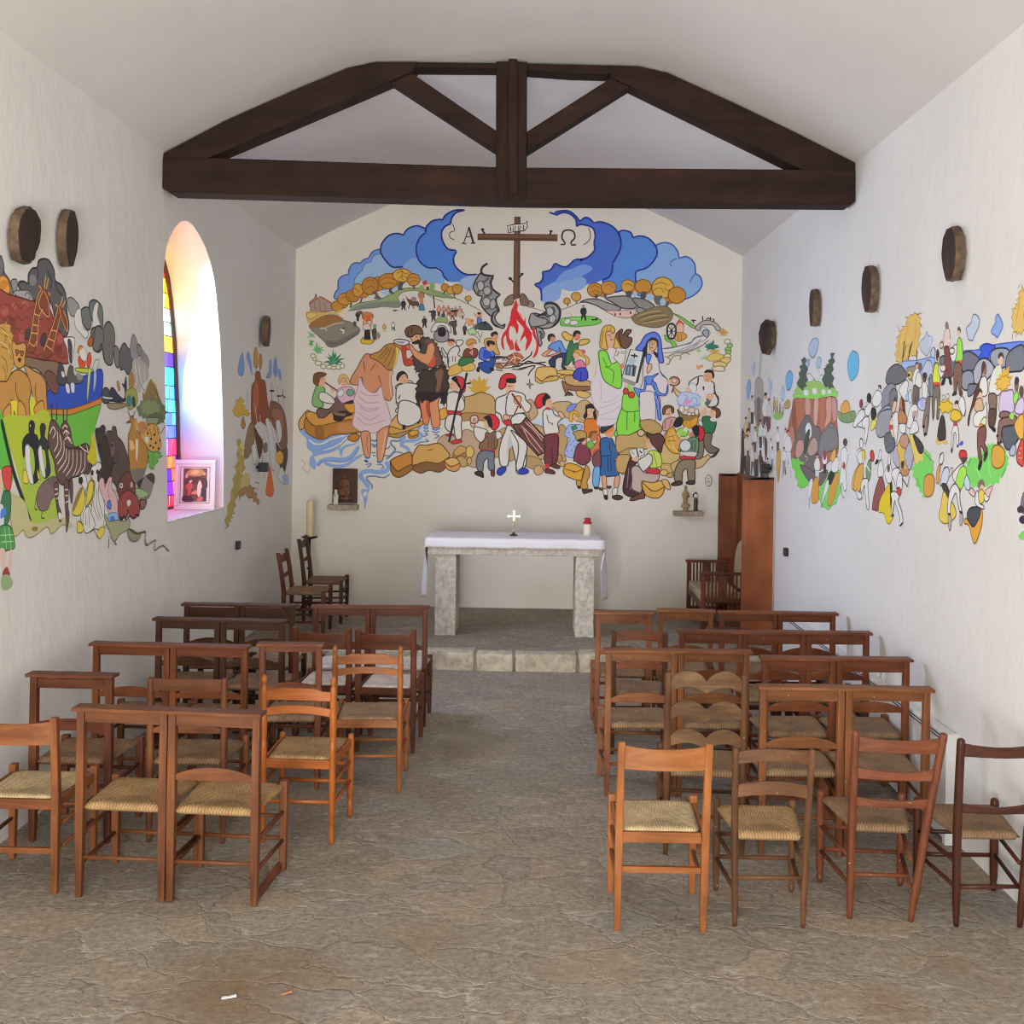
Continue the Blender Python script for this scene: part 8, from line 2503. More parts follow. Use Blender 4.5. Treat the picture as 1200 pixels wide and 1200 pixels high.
def seat_unit(root, x0, w, P):
    """One seat with its posts, legs, slats and stretchers; x0 is the middle of the back, w the distance between post centres."""
    wd, h, hs, d = P['wood'], P['h'], P.get('hs', .44), P.get('d', .36)
    r = P.get('r', .017); lean = P.get('lean', .03); style = P.get('post', 'square'); wf = P.get('wf', w * 1.06)
    sp = P.get('splay', (0, 0))
    for k, s in enumerate((-1, 1)):
        xb = x0 + s * w / 2; xt = xb + sp[k]
        ctr = lambda z, xb=xb, xt=xt: Vector((xb + (xt - xb) * z / h, post_y(z, hs, h, lean), z))
        bm = BM()
        if style == 'turned': lathe(bm, ctr(0), ctr(h), turned_profile(h, r), 14)
        elif style == 'round':
            zs = [0, .03, .09, .25, hs, hs + .15, hs + .3, h - .02, h - .005, h]; rr = [.62, .72, .92, 1, 1.05, 1.03, 1, .97, .9, .55]
            path_tube(bm, [ctr(z) for z in zs], [r * q for q in rr], 12)
        else:
            zs = [0, .05, .25, hs, hs + .18, h]; rr = [.72, .85, 1, 1.05, 1, .95]
            rect_post(bm, [ctr(z) for z in zs], [r * q for q in rr], [r * 1.05 * q for q in rr])
        obj('rear_leg', bm, M[wd + 'z'], root, smooth=style != 'square', bevel=.004 if style == 'square' else 0)
        # front leg
        xf = x0 + s * wf / 2; bm = BM()
        if style == 'turned': lathe(bm, (xf, d, 0), (xf, d, hs + .012), [(0, r * .7), (.05, r * .85), (.2, r), (.215, r * .75), (.235, r * 1.02), (.255, r * .8), (.28, r), (.7, r * 1.1), (.96, r * 1.05), (.985, r * .95), (1, r * .5)], 14)
        elif style == 'round': lathe(bm, (xf, d, 0), (xf, d, hs + .018), [(0, r * .6), (.035, r * .8), (.06, r * 1.0), (.075, r * .72), (.1, r * .75), (.14, r), (.6, r * 1.12), (.95, r * 1.08), (.985, r), (1, r * .7)], 12)
        else: rect_post(bm, [(xf, d, 0), (xf, d, .06), (xf, d, .3), (xf, d, hs + P.get('nub', .004))], [r * .8, r * .9, r * 1.05, r * 1.05], [r * .8, r * .9, r * 1.05, r * 1.05])
        obj('front_leg', bm, M[wd + 'z'], root, smooth=style != 'square', bevel=.004 if style == 'square' else 0)
        # side stretchers
        for z in P.get('side', (.15, .29)):
            bm = BM(); a, b = (xb, post_y(z, hs, h, lean) + r * .6, z), (xf, d - r * .6, z + .006)
            if style == 'square' and P.get('flat'): rect_post(bm, [a, b], .007, .013) if False else tube(bm, a, b, .010, .010, 6)
            else: tube(bm, a, b, .0095, .0095, 8)
            obj('stretcher', bm, M[wd + 'y'], root, smooth=True)
        if P.get('runner') == s:
            bm = BM(); box(bm, xb - .012, xb + .012, r, d, .012, .048); obj('foot_runner', bm, M[wd + 'y'], root, bevel=.004)
    zb = P.get('rear', (.19,))
    for z in zb:
        bm = BM(); tube(bm, (x0 - w / 2 + r * .6, 0, z), (x0 + w / 2 - r * .6, 0, z + .004), .0105, .0095, 8) if not P.get('flat') else box(bm, x0 - w / 2 + r * .8, x0 + w / 2 - r * .8, -.008, .008, z - .013, z + .013)
        obj('stretcher', bm, M[wd + 'x'], root, smooth=not P.get('flat'))
    for z in P.get('front', (.2,)):
        bm = BM(); tube(bm, (x0 - wf / 2 + r * .6, d, z), (x0 + wf / 2 - r * .6, d, z), .0105, .0105, 8); obj('stretcher', bm, M[wd + 'x'], root, smooth=True)
    # seat, with a wooden apron on framed seats
    rw = w - (2 * r + .002 if P.get('apron') else .012)
    fw = wf - (r * 1.2 if P.get('apron') else -.02)
    bm = seat_mesh(rw, fw, d - (.01 if P.get('apron') else -.012), hs, .036 if P.get('apron') else .05, -.004 if not P.get('apron') else .004)
    obj('seat', bm, M[P['rush']], root, smooth=True)
    if P.get('apron'):
        bm = BM(); box(bm, x0 - w / 2 + r * .8, x0 + w / 2 - r * .8, -.014, .006, hs - .062, hs - .016); obj('seat_rail', bm, M[wd + 'x'], root, bevel=.003)
        bm = BM(); box(bm, x0 - wf / 2 + r * .8, x0 + wf / 2 - r * .8, d - .008, d + .012, hs - .058, hs - .016); obj('seat_rail', bm, M[wd + 'x'], root, bevel=.003)
        for s in (-1, 1):
            bm = BM(); rect_pts = [(x0 + s * w / 2, r * .7, hs - .036), (x0 + s * wf / 2, d - r * .7, hs - .036)]
            a, b = Vector(rect_pts[0]), Vector(rect_pts[1]); loft(bm, [[p + Vector(o) for o in ((-.008, 0, -.02), (.008, 0, -.02), (.008, 0, .02), (-.008, 0, .02))] for p in (a, b)])
            obj('seat_rail', bm, M[wd + 'y'], root, bevel=.003)
    # back slats
    for z, hh, shape, bow in P['slats']:
        xa = x0 - w / 2 + sp[0] * z / h + r * .55; xb = x0 + w / 2 + sp[1] * z / h - r * .55
        if shape == 'none': continue
        bm = slat_mesh(xa, xb, post_y(z, hs, h, lean), z, hh, shape, bow, P.get('slat_t', .014))
        obj('back_slat', bm, M[P.get('slat_wood', wd) + 'x'], root, smooth=False, bevel=.0025)

def chair(label, x, y, rot, units, P, z=0.0, rail=True):
    """units: list of (offset, width, overrides) along the back; a shared top rail joins them."""
    nm = {1: 'chair', 2: 'double_chair', 3: 'triple_chair'}[len(units)]
    root = thing(nm, label, 'chair', (x, y, z), math.radians(rot), 'straw seated chairs of the chapel')
    for off, w, ov in units:
        Q = dict(P); Q.update(ov)
        # the seat is made around its own middle, so shift the parts afterwards
        before = set(root.children)
        seat_unit(root, 0.0, w, Q)
        for c in root.children:
            if c not in before:
                c.location.x += off
    if rail:
        x0 = units[0][0] - units[0][1] / 2; x1 = units[-1][0] + units[-1][1] / 2; r = P.get('r', .017)
        yt = post_y(P['h'], P.get('hs', .44), P['h'], P.get('lean', .03))
        bm = BM(); box(bm, x0 - r - .014, x1 + r + .014, yt - .044, yt + .040, P['h'] - .001, P['h'] + .017)
        bmesh.ops.subdivide_edges(bm, edges=[e for e in bm.edges if abs(e.verts[0].co.x - e.verts[1].co.x) > .2], cuts=9)
        for v in bm.verts:
            v.co.z += random.uniform(-.0012, .0012); v.co.y += random.uniform(-.002, .002)
        obj('top_rail', bm, M[P.get('rail_wood', P['wood']) + 'x'], root, bevel=.004)
    return root

def pair(wt, r=.018, gap=.004):
    """Offsets of two seats whose inner posts stand side by side, overall width wt between outer edges."""
    w = (wt - 4 * r - gap) / 2
    o = w / 2 + r + gap / 2
    return [(-o, w, {}), (o, w, {})]

def triple(wt, r=.018):
    w = (wt - 6 * r) / 3
    o = w + 2 * r
    return [(-o, w, {}), (0, w, {}), (o, w, {})]

def prie(wood_, rush_, h=.863, slats=((.835, .056, 'flat', 0), (.59, .062, 'arch', 0)), **kw):
    P = dict(wood=wood_, rush=rush_, h=h, hs=.44, d=.37, r=.018, lean=0.0, post='square', slats=slats, rear=(.19,), front=(.16, .27), side=(.15, .29))
    P.update(kw); return P

# ---- window side, from the entrance towards the altar
board = ((.765, .095, 'dip', .022),)
chair('light brown board-back chair with pale straw seat, below the ark mural by the wall', -2.392, 4.75, -1, [(0, .384, {})],
      dict(wood='chestnut', rush='pale_rush', h=.827, hs=.455, d=.37, r=.017, lean=.03, post='square', apron=True, flat=True, slats=((.752, .108, 'dip', .02),), rear=(.20,), front=(.28,), side=(.2, .31), nub=.02), rail=False)
u = pair(.862); u[0][2]['slats'] = ((.835, .056, 'flat', 0),); u[1][2]['runner'] = 1
chair('brown double chair nearest the entrance under one plank, arched slat on one half only', -1.663, 4.69, -4.2, u, prie('brown_oak', 'gold_rush', .866, rear=(.185,)))
chair('narrow brown chair with square plank-topped back against the window-side wall, second row', -2.396, 5.33, -1.5, [(0, .395, {})], prie('red_brown', 'brown_rush', .863, slats=((.825, .05, 'flat', 0), (.60, .06, 'bowed', 0)), r=.019))
chair('brown chair with round posts and wide flat top slat behind the front double chair', -1.80, 5.35, 0, [(0, .385, {})],
      dict(wood='brown_oak', rush='brown_rush', h=.862, hs=.44, d=.36, r=.018, lean=.01, post='round', slats=((.825, .062, 'flat', .006), (.60, .055, 'arch', .004)), rear=(.18,), front=(.2,), side=(.15, .29)), rail=False)
chair('glossy orange ladder-back chair with turned finials and golden seat, nearer the entrance', -1.222, 5.365, -2.5, [(0, .365, {})],
      dict(wood='orange_beech', rush='gold_rush', h=.88, hs=.455, d=.375, r=.0165, lean=.012, post='turned', apron=True, slats=((.782, .068, 'crest', .016), (.695, .042, 'bowed', .016)), rear=(.215,), front=(.3, .2), side=(.2, .31)), rail=False)
chair('long brown double chair by the wall below the window, third row from the entrance', -2.149, 6.07, -2.0, pair(.925), prie('russet', 'brown_rush'))
chair('brown plank-topped chair standing in line beside the third-row double chair', -1.455, 6.15, 3, [(0, .335, {})], prie('russet', 'tan_rush', slats=((.842, .035, 'flat', 0), (.60, .06, 'bowed', 0))))
chair('orange-brown ladder-back chair with turned finials and brownish seat, nearer the altar', -.985, 6.115, 3, [(0, .388, {})],
      dict(wood='honey_beech', rush='tan_rush', h=.878, hs=.45, d=.38, r=.0165, lean=.012, post='turned', apron=True, slats=((.80, .066, 'crest', .016), (.725, .040, 'bowed', .016)), rear=(.215,), front=(.3, .2), side=(.2, .31)), rail=False)
chair('dark brown double chair under the stained window, fourth row from the entrance', -2.10, 6.87, -1.5, pair(.87), prie('dark_brown', 'brown_rush'))
chair('reddish board-back chair behind the double chair under the window, with whitish seat', -1.42, 6.91, -3, [(0, .365, {})],
      dict(wood='red_brown', rush='white_rush', wf=.36, h=.83, hs=.45, d=.37, r=.018, lean=.03, post='square', apron=True, flat=True, slats=((.755, .098, 'dip', .022),), rear=(.2,), front=(.28,), side=(.2, .31)), rail=False)
chair('reddish board-back chair by the aisle, behind the farther ladder-back chair', -.985, 6.865, -3, [(0, .375, {})],
      dict(wood='red_brown', rush='white_rush', wf=.36, h=.83, hs=.45, d=.37, r=.018, lean=.03, post='square', apron=True, flat=True, slats=((.755, .105, 'dip', .022),), rear=(.2,), front=(.28,), side=(.2, .31)), rail=False)
chair('dark double chair beside the wall, last row before the altar step, window side', -2.14, 7.45, .5, pair(.80), prie('dark_brown', 'brown_rush', slats=((.812, .075, 'flat', 0), (.6, .06, 'arch', 0))))
chair('brown double chair next to the aisle, last row before the altar step, window side', -1.187, 7.45, 1.5, pair(.83), prie('red_brown', 'white_rush'))
for lab, yy, xx, hh, wd, r_ in (('dark straw-seated chair on the altar platform facing sideways, nearer the nave', 9.98, -2.40, .80, 'red_brown', 'tan_rush'),
                                ('dark straw-seated chair on the altar platform facing sideways, beside the candle stand', 10.66, -2.36, .86, 'dark_brown', 'brown_rush')):
    chair(lab, xx, yy, -88, [(0, .38, {})], dict(wood=wd, rush=r_, h=hh, hs=.44, d=.38, r=.018, lean=.06, post='square', slats=((hh - .07, .09, 'dip', .015), (hh - .23, .05, 'dip', .015)), rear=(.2,), front=(.24, .33), side=(.14, .26)), z=STEP, rail=False)

# ---- heater side
chair('bright honey-coloured board-back chair with square legs at the aisle, nearest the entrance', .573, 4.485, -.5, [(0, .375, {'splay': (.006, .012)})],
      dict(wood='honey_beech', rush='pale_rush', h=.835, hs=.452, d=.37, r=.0165, lean=.03, post='square', apron=True, flat=True, slats=((.768, .104, 'dip', .022),), rear=(.27,), front=(.38,), side=(.2, .31), nub=.015, wf=.385), rail=False)
chair('small worn brown chair with arched top rail beside the honey-coloured board-back chair', 1.063, 4.54, -1, [(0, .30, {'splay': (-.014, .022)})],
      dict(wood='worn_oak', rush='gold_rush', h=.80, hs=.42, d=.35, r=.0155, lean=.035, post='round', slats=((.765, .055, 'bowed', .02), (.615, .058, 'bowed', .018)), slat_wood='worn_oak', rear=(.215,), front=(.16, .27), side=(.15, .27), wf=.36), rail=False)
chair('crooked reddish ladder-back chair with three slats and leaning posts, in front row', 1.583, 4.62, -4, [(0, .27, {'splay': (.008, .125)})],
      dict(wood='cedar', rush='brown_rush', h=.86, hs=.43, d=.37, r=.0185, lean=.03, post='round', slats=((.80, .068, 'dip', .014), (.665, .05, 'dip', .014), (.535, .042, 'dip', .012)), rear=(.2,), front=(.16, .27), side=(.15, .27), wf=.385), rail=False)
chair('dark red round-post chair with straw seat in front row beside the heater end', 2.05, 4.575, 0, [(0, .285, {'splay': (-.002, .06)})],
      dict(wood='mahogany', rush='brown_rush', h=.845, hs=.425, d=.36, r=.0185, lean=.03, post='round', slats=((.795, .058, 'dip', .02), (.53, .042, 'dip', .016)), rear=(.175,), front=(.17, .28), side=(.17, .28), wf=.37), rail=False)
chair('paint-flecked brown double chair at the aisle behind the wavy-slatted chair', .864, 6.13, 1.0, pair(.862), prie('paint_flecked', 'tan_rush'))
chair('worn grey-brown chair with three wavy double-arched slats', .895, 5.285, -4, [(0, .39, {})],
      dict(wood='worn_oak', slat_wood='grey_worn', rush='brown_rush', h=.945, hs=.44, d=.38, r=.0185, lean=.02, post='round', slats=((.905, .115, 'wavy', .02), (.755, .105, 'wavy', .02), (.61, .10, 'wavy', .02)), rear=(.2,), front=(.2, .3), side=(.15, .28)), rail=False)
u = pair(.88); u[1][2]['slats'] = ((.835, .056, 'flat', 0),)
chair('ochre-brown double chair with white flecks behind the crooked ladder-back chair', 1.618, 5.31, -.5, u, prie('paint_flecked', 'tan_rush', slats=((.832, .064, 'flat', 0), (.585, .062, 'arch', 0))))
chair('reddish double chair beside the heater, next row behind the white-flecked double chair', 1.77, 5.99, .8, pair(.862), prie('russet', 'tan_rush', slats=((.828, .068, 'flat', 0), (.59, .062, 'arch', 0))))
chair('long triple chair under one plank beside the heater', 1.585, 6.74, 2.0, triple(1.26), prie('cedar', 'tan_rush', slats=((.828, .066, 'flat', 0), (.59, .062, 'arch', 0))))
chair('brown double chair beside the heater, farthest row, in front of the armchair', 1.775, 7.46, .5, pair(.845), prie('russet', 'brown_rush'))
chair('single plank-topped chair with pale scuffed slat between two farther-row chairs', 1.112, 7.50, -2, [(0, .365, {})], prie('paint_flecked', 'tan_rush', slats=((.828, .062, 'flat', 0), (.59, .06, 'arch', 0))))
chair('single brown plank-topped chair at the aisle corner nearest the altar step', .647, 7.37, 0, [(0, .368, {})], prie('chestnut', 'brown_rush', post='square', runner=-1, slats=((.828, .068, 'flat', 0), (.60, .065, 'arch', 0))))
chair('small dark-legged chair with arched top slat behind the aisle-corner chair', .715, 6.90, -4, [(0, .345, {})],
      dict(wood='dark_brown', rush='brown_rush', h=.83, hs=.43, d=.34, r=.017, lean=.02, post='square', slats=((.80, .062, 'bowed', .014), (.60, .05, 'bowed', .012)), slat_wood='russet', rear=(.2,), front=(.2, .3), side=(.15, .28)), rail=False)

# ------------------------------------------------------------------ altar and what stands on it
alt = thing('altar', 'rough pale stone altar table on two square legs', 'altar', (-.19, 10.26, STEP))
def aobj(name, x0, x1, y0, y1, z0, z1, mat):
    bm = BM(); box(bm, x0 + .19, x1 + .19, y0 - 10.26, y1 - 10.26, z0 - STEP, z1 - STEP)
    bmesh.ops.subdivide_edges(bm, edges=bm.edges[:], cuts=5, use_grid_fill=True)
    for v in bm.verts: v.co += Vector([random.uniform(-.004, .004) for _ in range(3)])
    obj(name, bm, mat, alt, smooth=False, bevel=.006)
aobj('table_slab', -1.04, .655, 9.95, 10.57, .945, 1.095, M['altar_stone'])
aobj('leg', -.965, -.765, 9.975, 10.5, STEP, .95, M['altar_stone'])
aobj('leg', .40, .585, 9.975, 10.5, STEP, .95, M['altar_stone'])
# cloth: top, short front fall, long falls at both ends
bm = BM(); nx, ny = 40, 14; zc = 1.104
def fold(t, amp, k): return amp * math.sin(k * t + 1.3 * math.sin(2.1 * t))
rows = []
prof = []   # across the width: hanging end, top, hanging end
for i in range(15): prof.append(('l', i / 14))
for i in range(1, nx): prof.append(('t', i / nx))
for i in range(15): prof.append(('r', i / 14))
for j in range(ny + 5):
    row = []
    for k, t in prof:
        v = min(1, j / ny); fr = max(0, j - ny) / 4    # v: back to front over the top, fr: down the front fall
        y = 10.60 - .665 * v
        if k == 't':
            x = -1.06 + 1.735 * t; z = zc + fold(t * 9, .0014, 7) - .085 * fr - (.004 if fr else 0)
            yy = y - (.008 + .006 * math.sin(x * 14) * fr) * (1 if fr else 0)
            row.append((x, yy, z))
        elif k == 'l':
            s = 1 - t; x = -1.06 - .012 * min(1, s * 8) - .055 * s; z = zc - .60 * s
            yy = 10.50 - (.565 - .13 * s) * v - .012 * math.sin(9 * v) * s; x += .010 * math.sin(v * 13) * s
            x += .065 * max(0, (v - .7) / .3) ** 1.5 * min(1, s * 2.2) * (.55 + .45 * s)
            row.append((x, yy - (.006 if fr else 0), z - .085 * fr * (1 - s)))
        else:
            s = t; x = .675 + .012 * min(1, s * 8) + .035 * s; z = zc - .60 * s
            yy = 10.50 - (.565 - .10 * s) * v - .012 * math.sin(8 * v + 1) * s; x += .012 * math.sin(v * 12 + .5) * s
            x -= .06 * max(0, (v - .7) / .3) ** 1.5 * min(1, s * 2.2)
            row.append((x, yy - (.006 if fr else 0), z - .085 * fr * (1 - s)))
    rows.append([bm.verts.new(p) for p in row])
for a, b_ in zip(rows, rows[1:]):
    for i in range(len(prof) - 1): bm.faces.new((a[i], a[i + 1], b_[i + 1], b_[i]))
cl = obj('altar_cloth', bm, M['linen'], smooth=True)
so = cl.modifiers.new('weave', 'SOLIDIFY'); so.thickness = .003; so.offset = 1
tag(cl, 'white linen cloth draped over the stone altar with long ends', 'tablecloth')

cx, cy, cz = -.214, 10.22, zc + .004
cr = thing('altar_crucifix', 'small polished brass crucifix standing in the middle of the altar cloth', 'crucifix', (cx, cy, cz))
bm = BM(); lathe(bm, (0, 0, 0), (0, 0, .04), [(0, .042), (.15, .042), (.3, .03), (.55, .016), (.8, .010), (1, .008)], 10); obj('base', bm, M['bronze'], cr, smooth=True)
bm = BM(); lathe(bm, (0, 0, .035), (0, 0, .165), [(0, .007), (.1, .012), (.2, .006), (.45, .009), (.5, .013), (.55, .008), (.9, .006), (1, .006)], 10); obj('stem', bm, M['brass'], cr, smooth=True)
bm = BM(); box(bm, -.009, .009, -.005, .005, .15, .245); box(bm, -.052, .052, -.005, .005, .187, .203)
for p in ((-.052, .195), (.052, .195), (0, .243)): lathe(bm, (p[0], -.006, p[1]), (p[0], .006, p[1]), [(0, .012), (1, .012)], 10)
lathe(bm, (0, -.009, .195), (0, .007, .195), [(0, .014), (1, .018)], 12)
obj('cross', bm, M['brass'], cr)
vt = thing('votive_candle', 'cream votive candle with red lid on the altar cloth', 'candle', (.529, 10.36, zc + .004))
bm = BM(); lathe(bm, (0, 0, 0), (0, 0, .12), [(0, .038), (.05, .041), (.9, .041), (1, .038)], 16); obj('candle_body', bm, M['wax_white'], vt, smooth=True)
bm = BM(); lathe(bm, (0, 0, .118), (0, 0, .178), [(0, .044), (.36, .044), (.40, .030), (.62, .028), (.66, .036), (.86, .034), (1, .024)], 16); obj('lid', bm, M['red'], vt, smooth=True)

# tall candle on its iron stand
cs = thing('candle_stand', 'black iron candle stand beside the chairs on the platform', 'candle stand', (-2.42, 11.0, STEP))
bm = BM()
for k in range(3):
    a = k * 2 * PI / 3 + .4; path_tube(bm, [(0, 0, .12), (.08 * math.cos(a), .08 * math.sin(a), .10), (.15 * math.cos(a), .15 * math.sin(a), .012)], .011, 6)
obj('foot', bm, M['iron'], cs, smooth=True)
bm = BM(); lathe(bm, (0, 0, .09), (0, 0, .812), [(0, .011), (.52, .011), (.54, .022), (.55, .034), (.56, .022), (.58, .011), (1, .011)], 10); obj('pole', bm, M['iron'], cs, smooth=True)
bm = BM(); lathe(bm, (0, 0, .80), (0, 0, .828), [(0, .02), (.5, .075), (.8, .088), (1, .09)], 20); obj('drip_dish', bm, M['iron'], cs, smooth=True)
bm = BM(); lathe(bm, (0, 0, 0), (0, 0, .385), [(0, .036), (.03, .038), (.95, .037), (.985, .035), (1, .030)], 18)
cd = obj('pillar_candle', bm, M['wax'], smooth=True); cd.location = (-2.42, 11.0, STEP + .829)
tag(cd, 'tall thick cream candle on the black iron stand', 'candle')

# ------------------------------------------------------------------ back wall fittings
def robed_figure(bm, h, w):
    pr = [(0, .30), (.03, .34), (.12, .36), (.3, .36), (.45, .40), (.55, .44), (.66, .46), (.74, .40), (.79, .26), (.82, .20), (.86, .24), (.91, .25), (.96, .20), (1, .06)]
    lathe(bm, (0, 0, 0), (0, 0, h), [(t, r * w) for t, r in pr], 14, 1.0, .8)
    for s in (-1, 1):
        path_tube(bm, [(s * w * .36, 0, h * .70), (s * w * .42, -w * .18, h * .56), (s * w * .12, -w * .40, h * .62)], [w * .10, w * .10, w * .07], 7)
    for s in (-.25, 0, .25):
        path_tube(bm, [(s * w, -w * .26, h * .5), (s * w * 1.1, -w * .28, h * .25), (s * w * 1.2, -w * .26, h * .03)], w * .035, 5)

sh = BM(); box(sh, 1.545, 1.868, YB - .15, YB, 1.232, 1.284)
bmesh.ops.subdivide_edges(sh, edges=sh.edges[:], cuts=3, use_grid_fill=True)
for v in sh.verts: v.co.z += random.uniform(-.004, .003)
tag(obj('wall_shelf', sh, M['oldwood'], bevel=.008), 'small wooden shelf under two figures on the wall beside the cabinet', 'shelf')
st = thing('statue', 'carved brown wooden statue of a robed woman on the small shelf', 'statue', (1.676, YB - .075, 1.285))
bm = BM(); lathe(bm, (0, 0, 0), (0, 0, .04), [(0, .05), (.5, .05), (.6, .042), (1, .042)], 12); obj('plinth', bm, M['carved'], st)
bm = BM(); robed_figure(bm, .285, .085); obj('figure', bm, M['carved'], st, smooth=True); st.children[-1].location.z = .04
st2 = thing('statuette', 'small dark statuette with white head on the same shelf as the wooden woman', 'statue', (1.792, YB - .075, 1.285))
bm = BM(); lathe(bm, (0, 0, 0), (0, 0, .15), [(0, .026), (.1, .026), (.15, .02), (.5, .022), (.8, .024), (1, .012)], 12); obj('robe', bm, plain('dark_grey_clay', (.06, .055, .05), .6), st2, smooth=True)
bm = BM(); lathe(bm, (0, 0, .145), (0, 0, .19), [(0, .01), (.3, .022), (.7, .024), (1, .008)], 12); obj('head', bm, plain('white_glaze', (.75, .73, .7), .4), st2, smooth=True)
bm = BM(); path_tube(bm, [(-.024, .006, .15), (-.03, 0, .18), (-.008, 0, .205), (.012, 0, .195)], .008, 6); obj('hood', bm, M['black'], st2, smooth=True)

# carved relief panel on its stone ledge
rp = thing('relief_panel', 'dark brown carved relief panel on the altar wall by the corner', 'plaque', (-2.142, YB - .012, 1.31))
bm = BM(); box(bm, -.137, .137, -.03, .012, 0, .385); obj('panel', bm, wood('relief_wood', (.13, .05, .03), (.05, .02, .014), 'z', .5, .6), rp, bevel=.004)
bm = BM()
for a, b_, c, d in ((-.137, -.10, 0, .385), (.10, .137, 0, .385), (-.10, .10, .35, .385), (-.10, .10, 0, .03)): box(bm, a, b_, -.045, -.03, c, d)
obj('frame', bm, wood('relief_frame', (.10, .04, .026), (.045, .02, .014), 'z', .5, .6), rp, bevel=.003)
bm = BM(); lathe(bm, (0, -.03, .30), (0, -.062, .30), [(0, .026), (.6, .024), (1, .012)], 12)
lathe(bm, (0, -.03, .22), (0, -.058, .22), [(0, .062), (.5, .055), (1, .03)], 14); lathe(bm, (-.01, -.03, .13), (-.01, -.055, .13), [(0, .06), (.5, .052), (1, .02)], 14)
path_tube(bm, [(-.06, -.04, .16), (-.02, -.06, .2), (.03, -.06, .18), (.07, -.045, .2)], .014, 6); path_tube(bm, [(.03, -.045, .06), (.05, -.06, .12), (.04, -.055, .2)], .016, 6)
path_tube(bm, [(-.07, -.04, .06), (0, -.055, .05), (.07, -.04, .06)], .012, 6)
obj('carving', bm, rough_stone('relief_carving', (.20, .085, .045), (.33, .15, .08), .4, 20), rp, smooth=True)
sh = BM(); box(sh, -2.315, -1.985, YB - .17, YB, 1.238, 1.297)
bmesh.ops.subdivide_edges(sh, edges=sh.edges[:], cuts=3, use_grid_fill=True)
for v in sh.verts: v.co.z += random.uniform(-.005, .003)
tag(obj('stone_ledge', sh, rough_stone('ledge_stone', (.42, .36, .27), (.54, .47, .36), .4), bevel=.01), 'narrow stone ledge beneath the carved relief panel', 'ledge')
sw = thing('statuette', 'small white kneeling statuette on the stone ledge before the relief', 'statue', (-2.225, YB - .125, 1.298))
bm = BM(); lathe(bm, (0, 0, 0), (0, 0, .17), [(0, .03), (.12, .032), (.2, .026), (.5, .03), (.68, .026), (.76, .014), (.84, .02), (.93, .018), (1, .006)], 12)
path_tube(bm, [(-.02, -.005, .11), (-.008, -.03, .10), (.004, -.035, .135)], .008, 6); path_tube(bm, [(.02, -.005, .11), (.012, -.03, .10), (.004, -.035, .135)], .008, 6)
obj('figure', bm, plain('white_plaster_cast', (.78, .74, .66), .5), sw, smooth=True)
bm = BM(); lathe(bm, (0, .018, .02), (0, .03, .17), [(0, .012), (.3, .02), (1, .004)], 8); obj('veil_shadow_side', bm, M['black'], sw, smooth=True); sw.children[-1].name = 'back_drape'  # black piece behind the white figure, standing in for its shaded side

md = thing('oval_medallion', 'small white oval plaque with dark rim beside the cabinet', 'plaque', (1.94, YB - .006, 1.625))
bm = BM(); lathe(bm, (0, .006, 0), (0, -.006, 0), [(0, .043), (.7, .043), (1, .039)], 24, 1.0, 1.0)
for v in bm.verts: v.co.z *= 1.62
obj('plate', bm, plain('pale_ceramic', (.72, .70, .62), .4), md)
bm = BM(); n = 28
path_tube(bm, [(.037 * math.cos(2 * PI * i / n), -.007, .061 * math.sin(2 * PI * i / n)) for i in range(n + 1)], .0035, 6); obj('rim', bm, plain('grey_rim', (.16, .16, .15), .5), md, smooth=True)
bm = BM()
for x_, z_, s_ in ((0, .022, .009), (-.008, -.012, .010), (.009, -.014, .010), (0, -.03, .007)): box(bm, x_ - s_, x_ + s_, -.0075, -.006, z_ - s_ * .5, z_ + s_ * .5)
obj('emblem', bm, plain('grey_emblem', (.25, .25, .22), .5), md)

# ------------------------------------------------------------------ cabinet screen and armchair
cb = thing('cabinet_screen', 'tall red-brown wooden screen of two panels in the corner behind the armchair', 'screen', (2.15, 10.6, STEP))
def cpart(name, x0, x1, y0, y1, z0, z1, mat, bev=.004):
    bm = BM(); box(bm, x0 - 2.15, x1 - 2.15, y0 - 10.6, y1 - 10.6, z0 - STEP, z1 - STEP); return obj(name, bm, mat, cb, bevel=bev)
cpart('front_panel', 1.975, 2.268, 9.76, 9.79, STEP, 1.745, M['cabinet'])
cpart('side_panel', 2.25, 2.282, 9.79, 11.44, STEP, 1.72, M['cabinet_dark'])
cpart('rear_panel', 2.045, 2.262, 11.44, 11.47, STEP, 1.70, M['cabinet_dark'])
cpart('edge_strip', 2.268, 2.284, 9.755, 9.79, STEP, 1.735, plain('pale_edge', (.45, .40, .32), .6), 0)
def fret(name, x0, x1, y, z):
    bm = BM(); n = 8; w = (x1 - x0) / n
    pts = [(x0, z)] + [(x1, z)]
    for i in range(n, 0, -1):
        xr = x0 + w * i
        for k in range(6): pts.append((xr - w * k / 5, z - .012 - .016 * abs(math.sin(PI * k / 5))))
    out = []
    for p in pts:
        if not out or math.dist(out[-1], p) > 1e-5: out.append(p)
    prism_xz(bm, [(a - 2.15, b_ - STEP) for a, b_ in out], y - 10.6, y - 10.6 + .008); obj(name, bm, M['trim'], cb)
fret('fretwork', 1.972, 2.27, 9.75, 1.752); fret('fretwork', 2.042, 2.262, 11.43, 1.708)

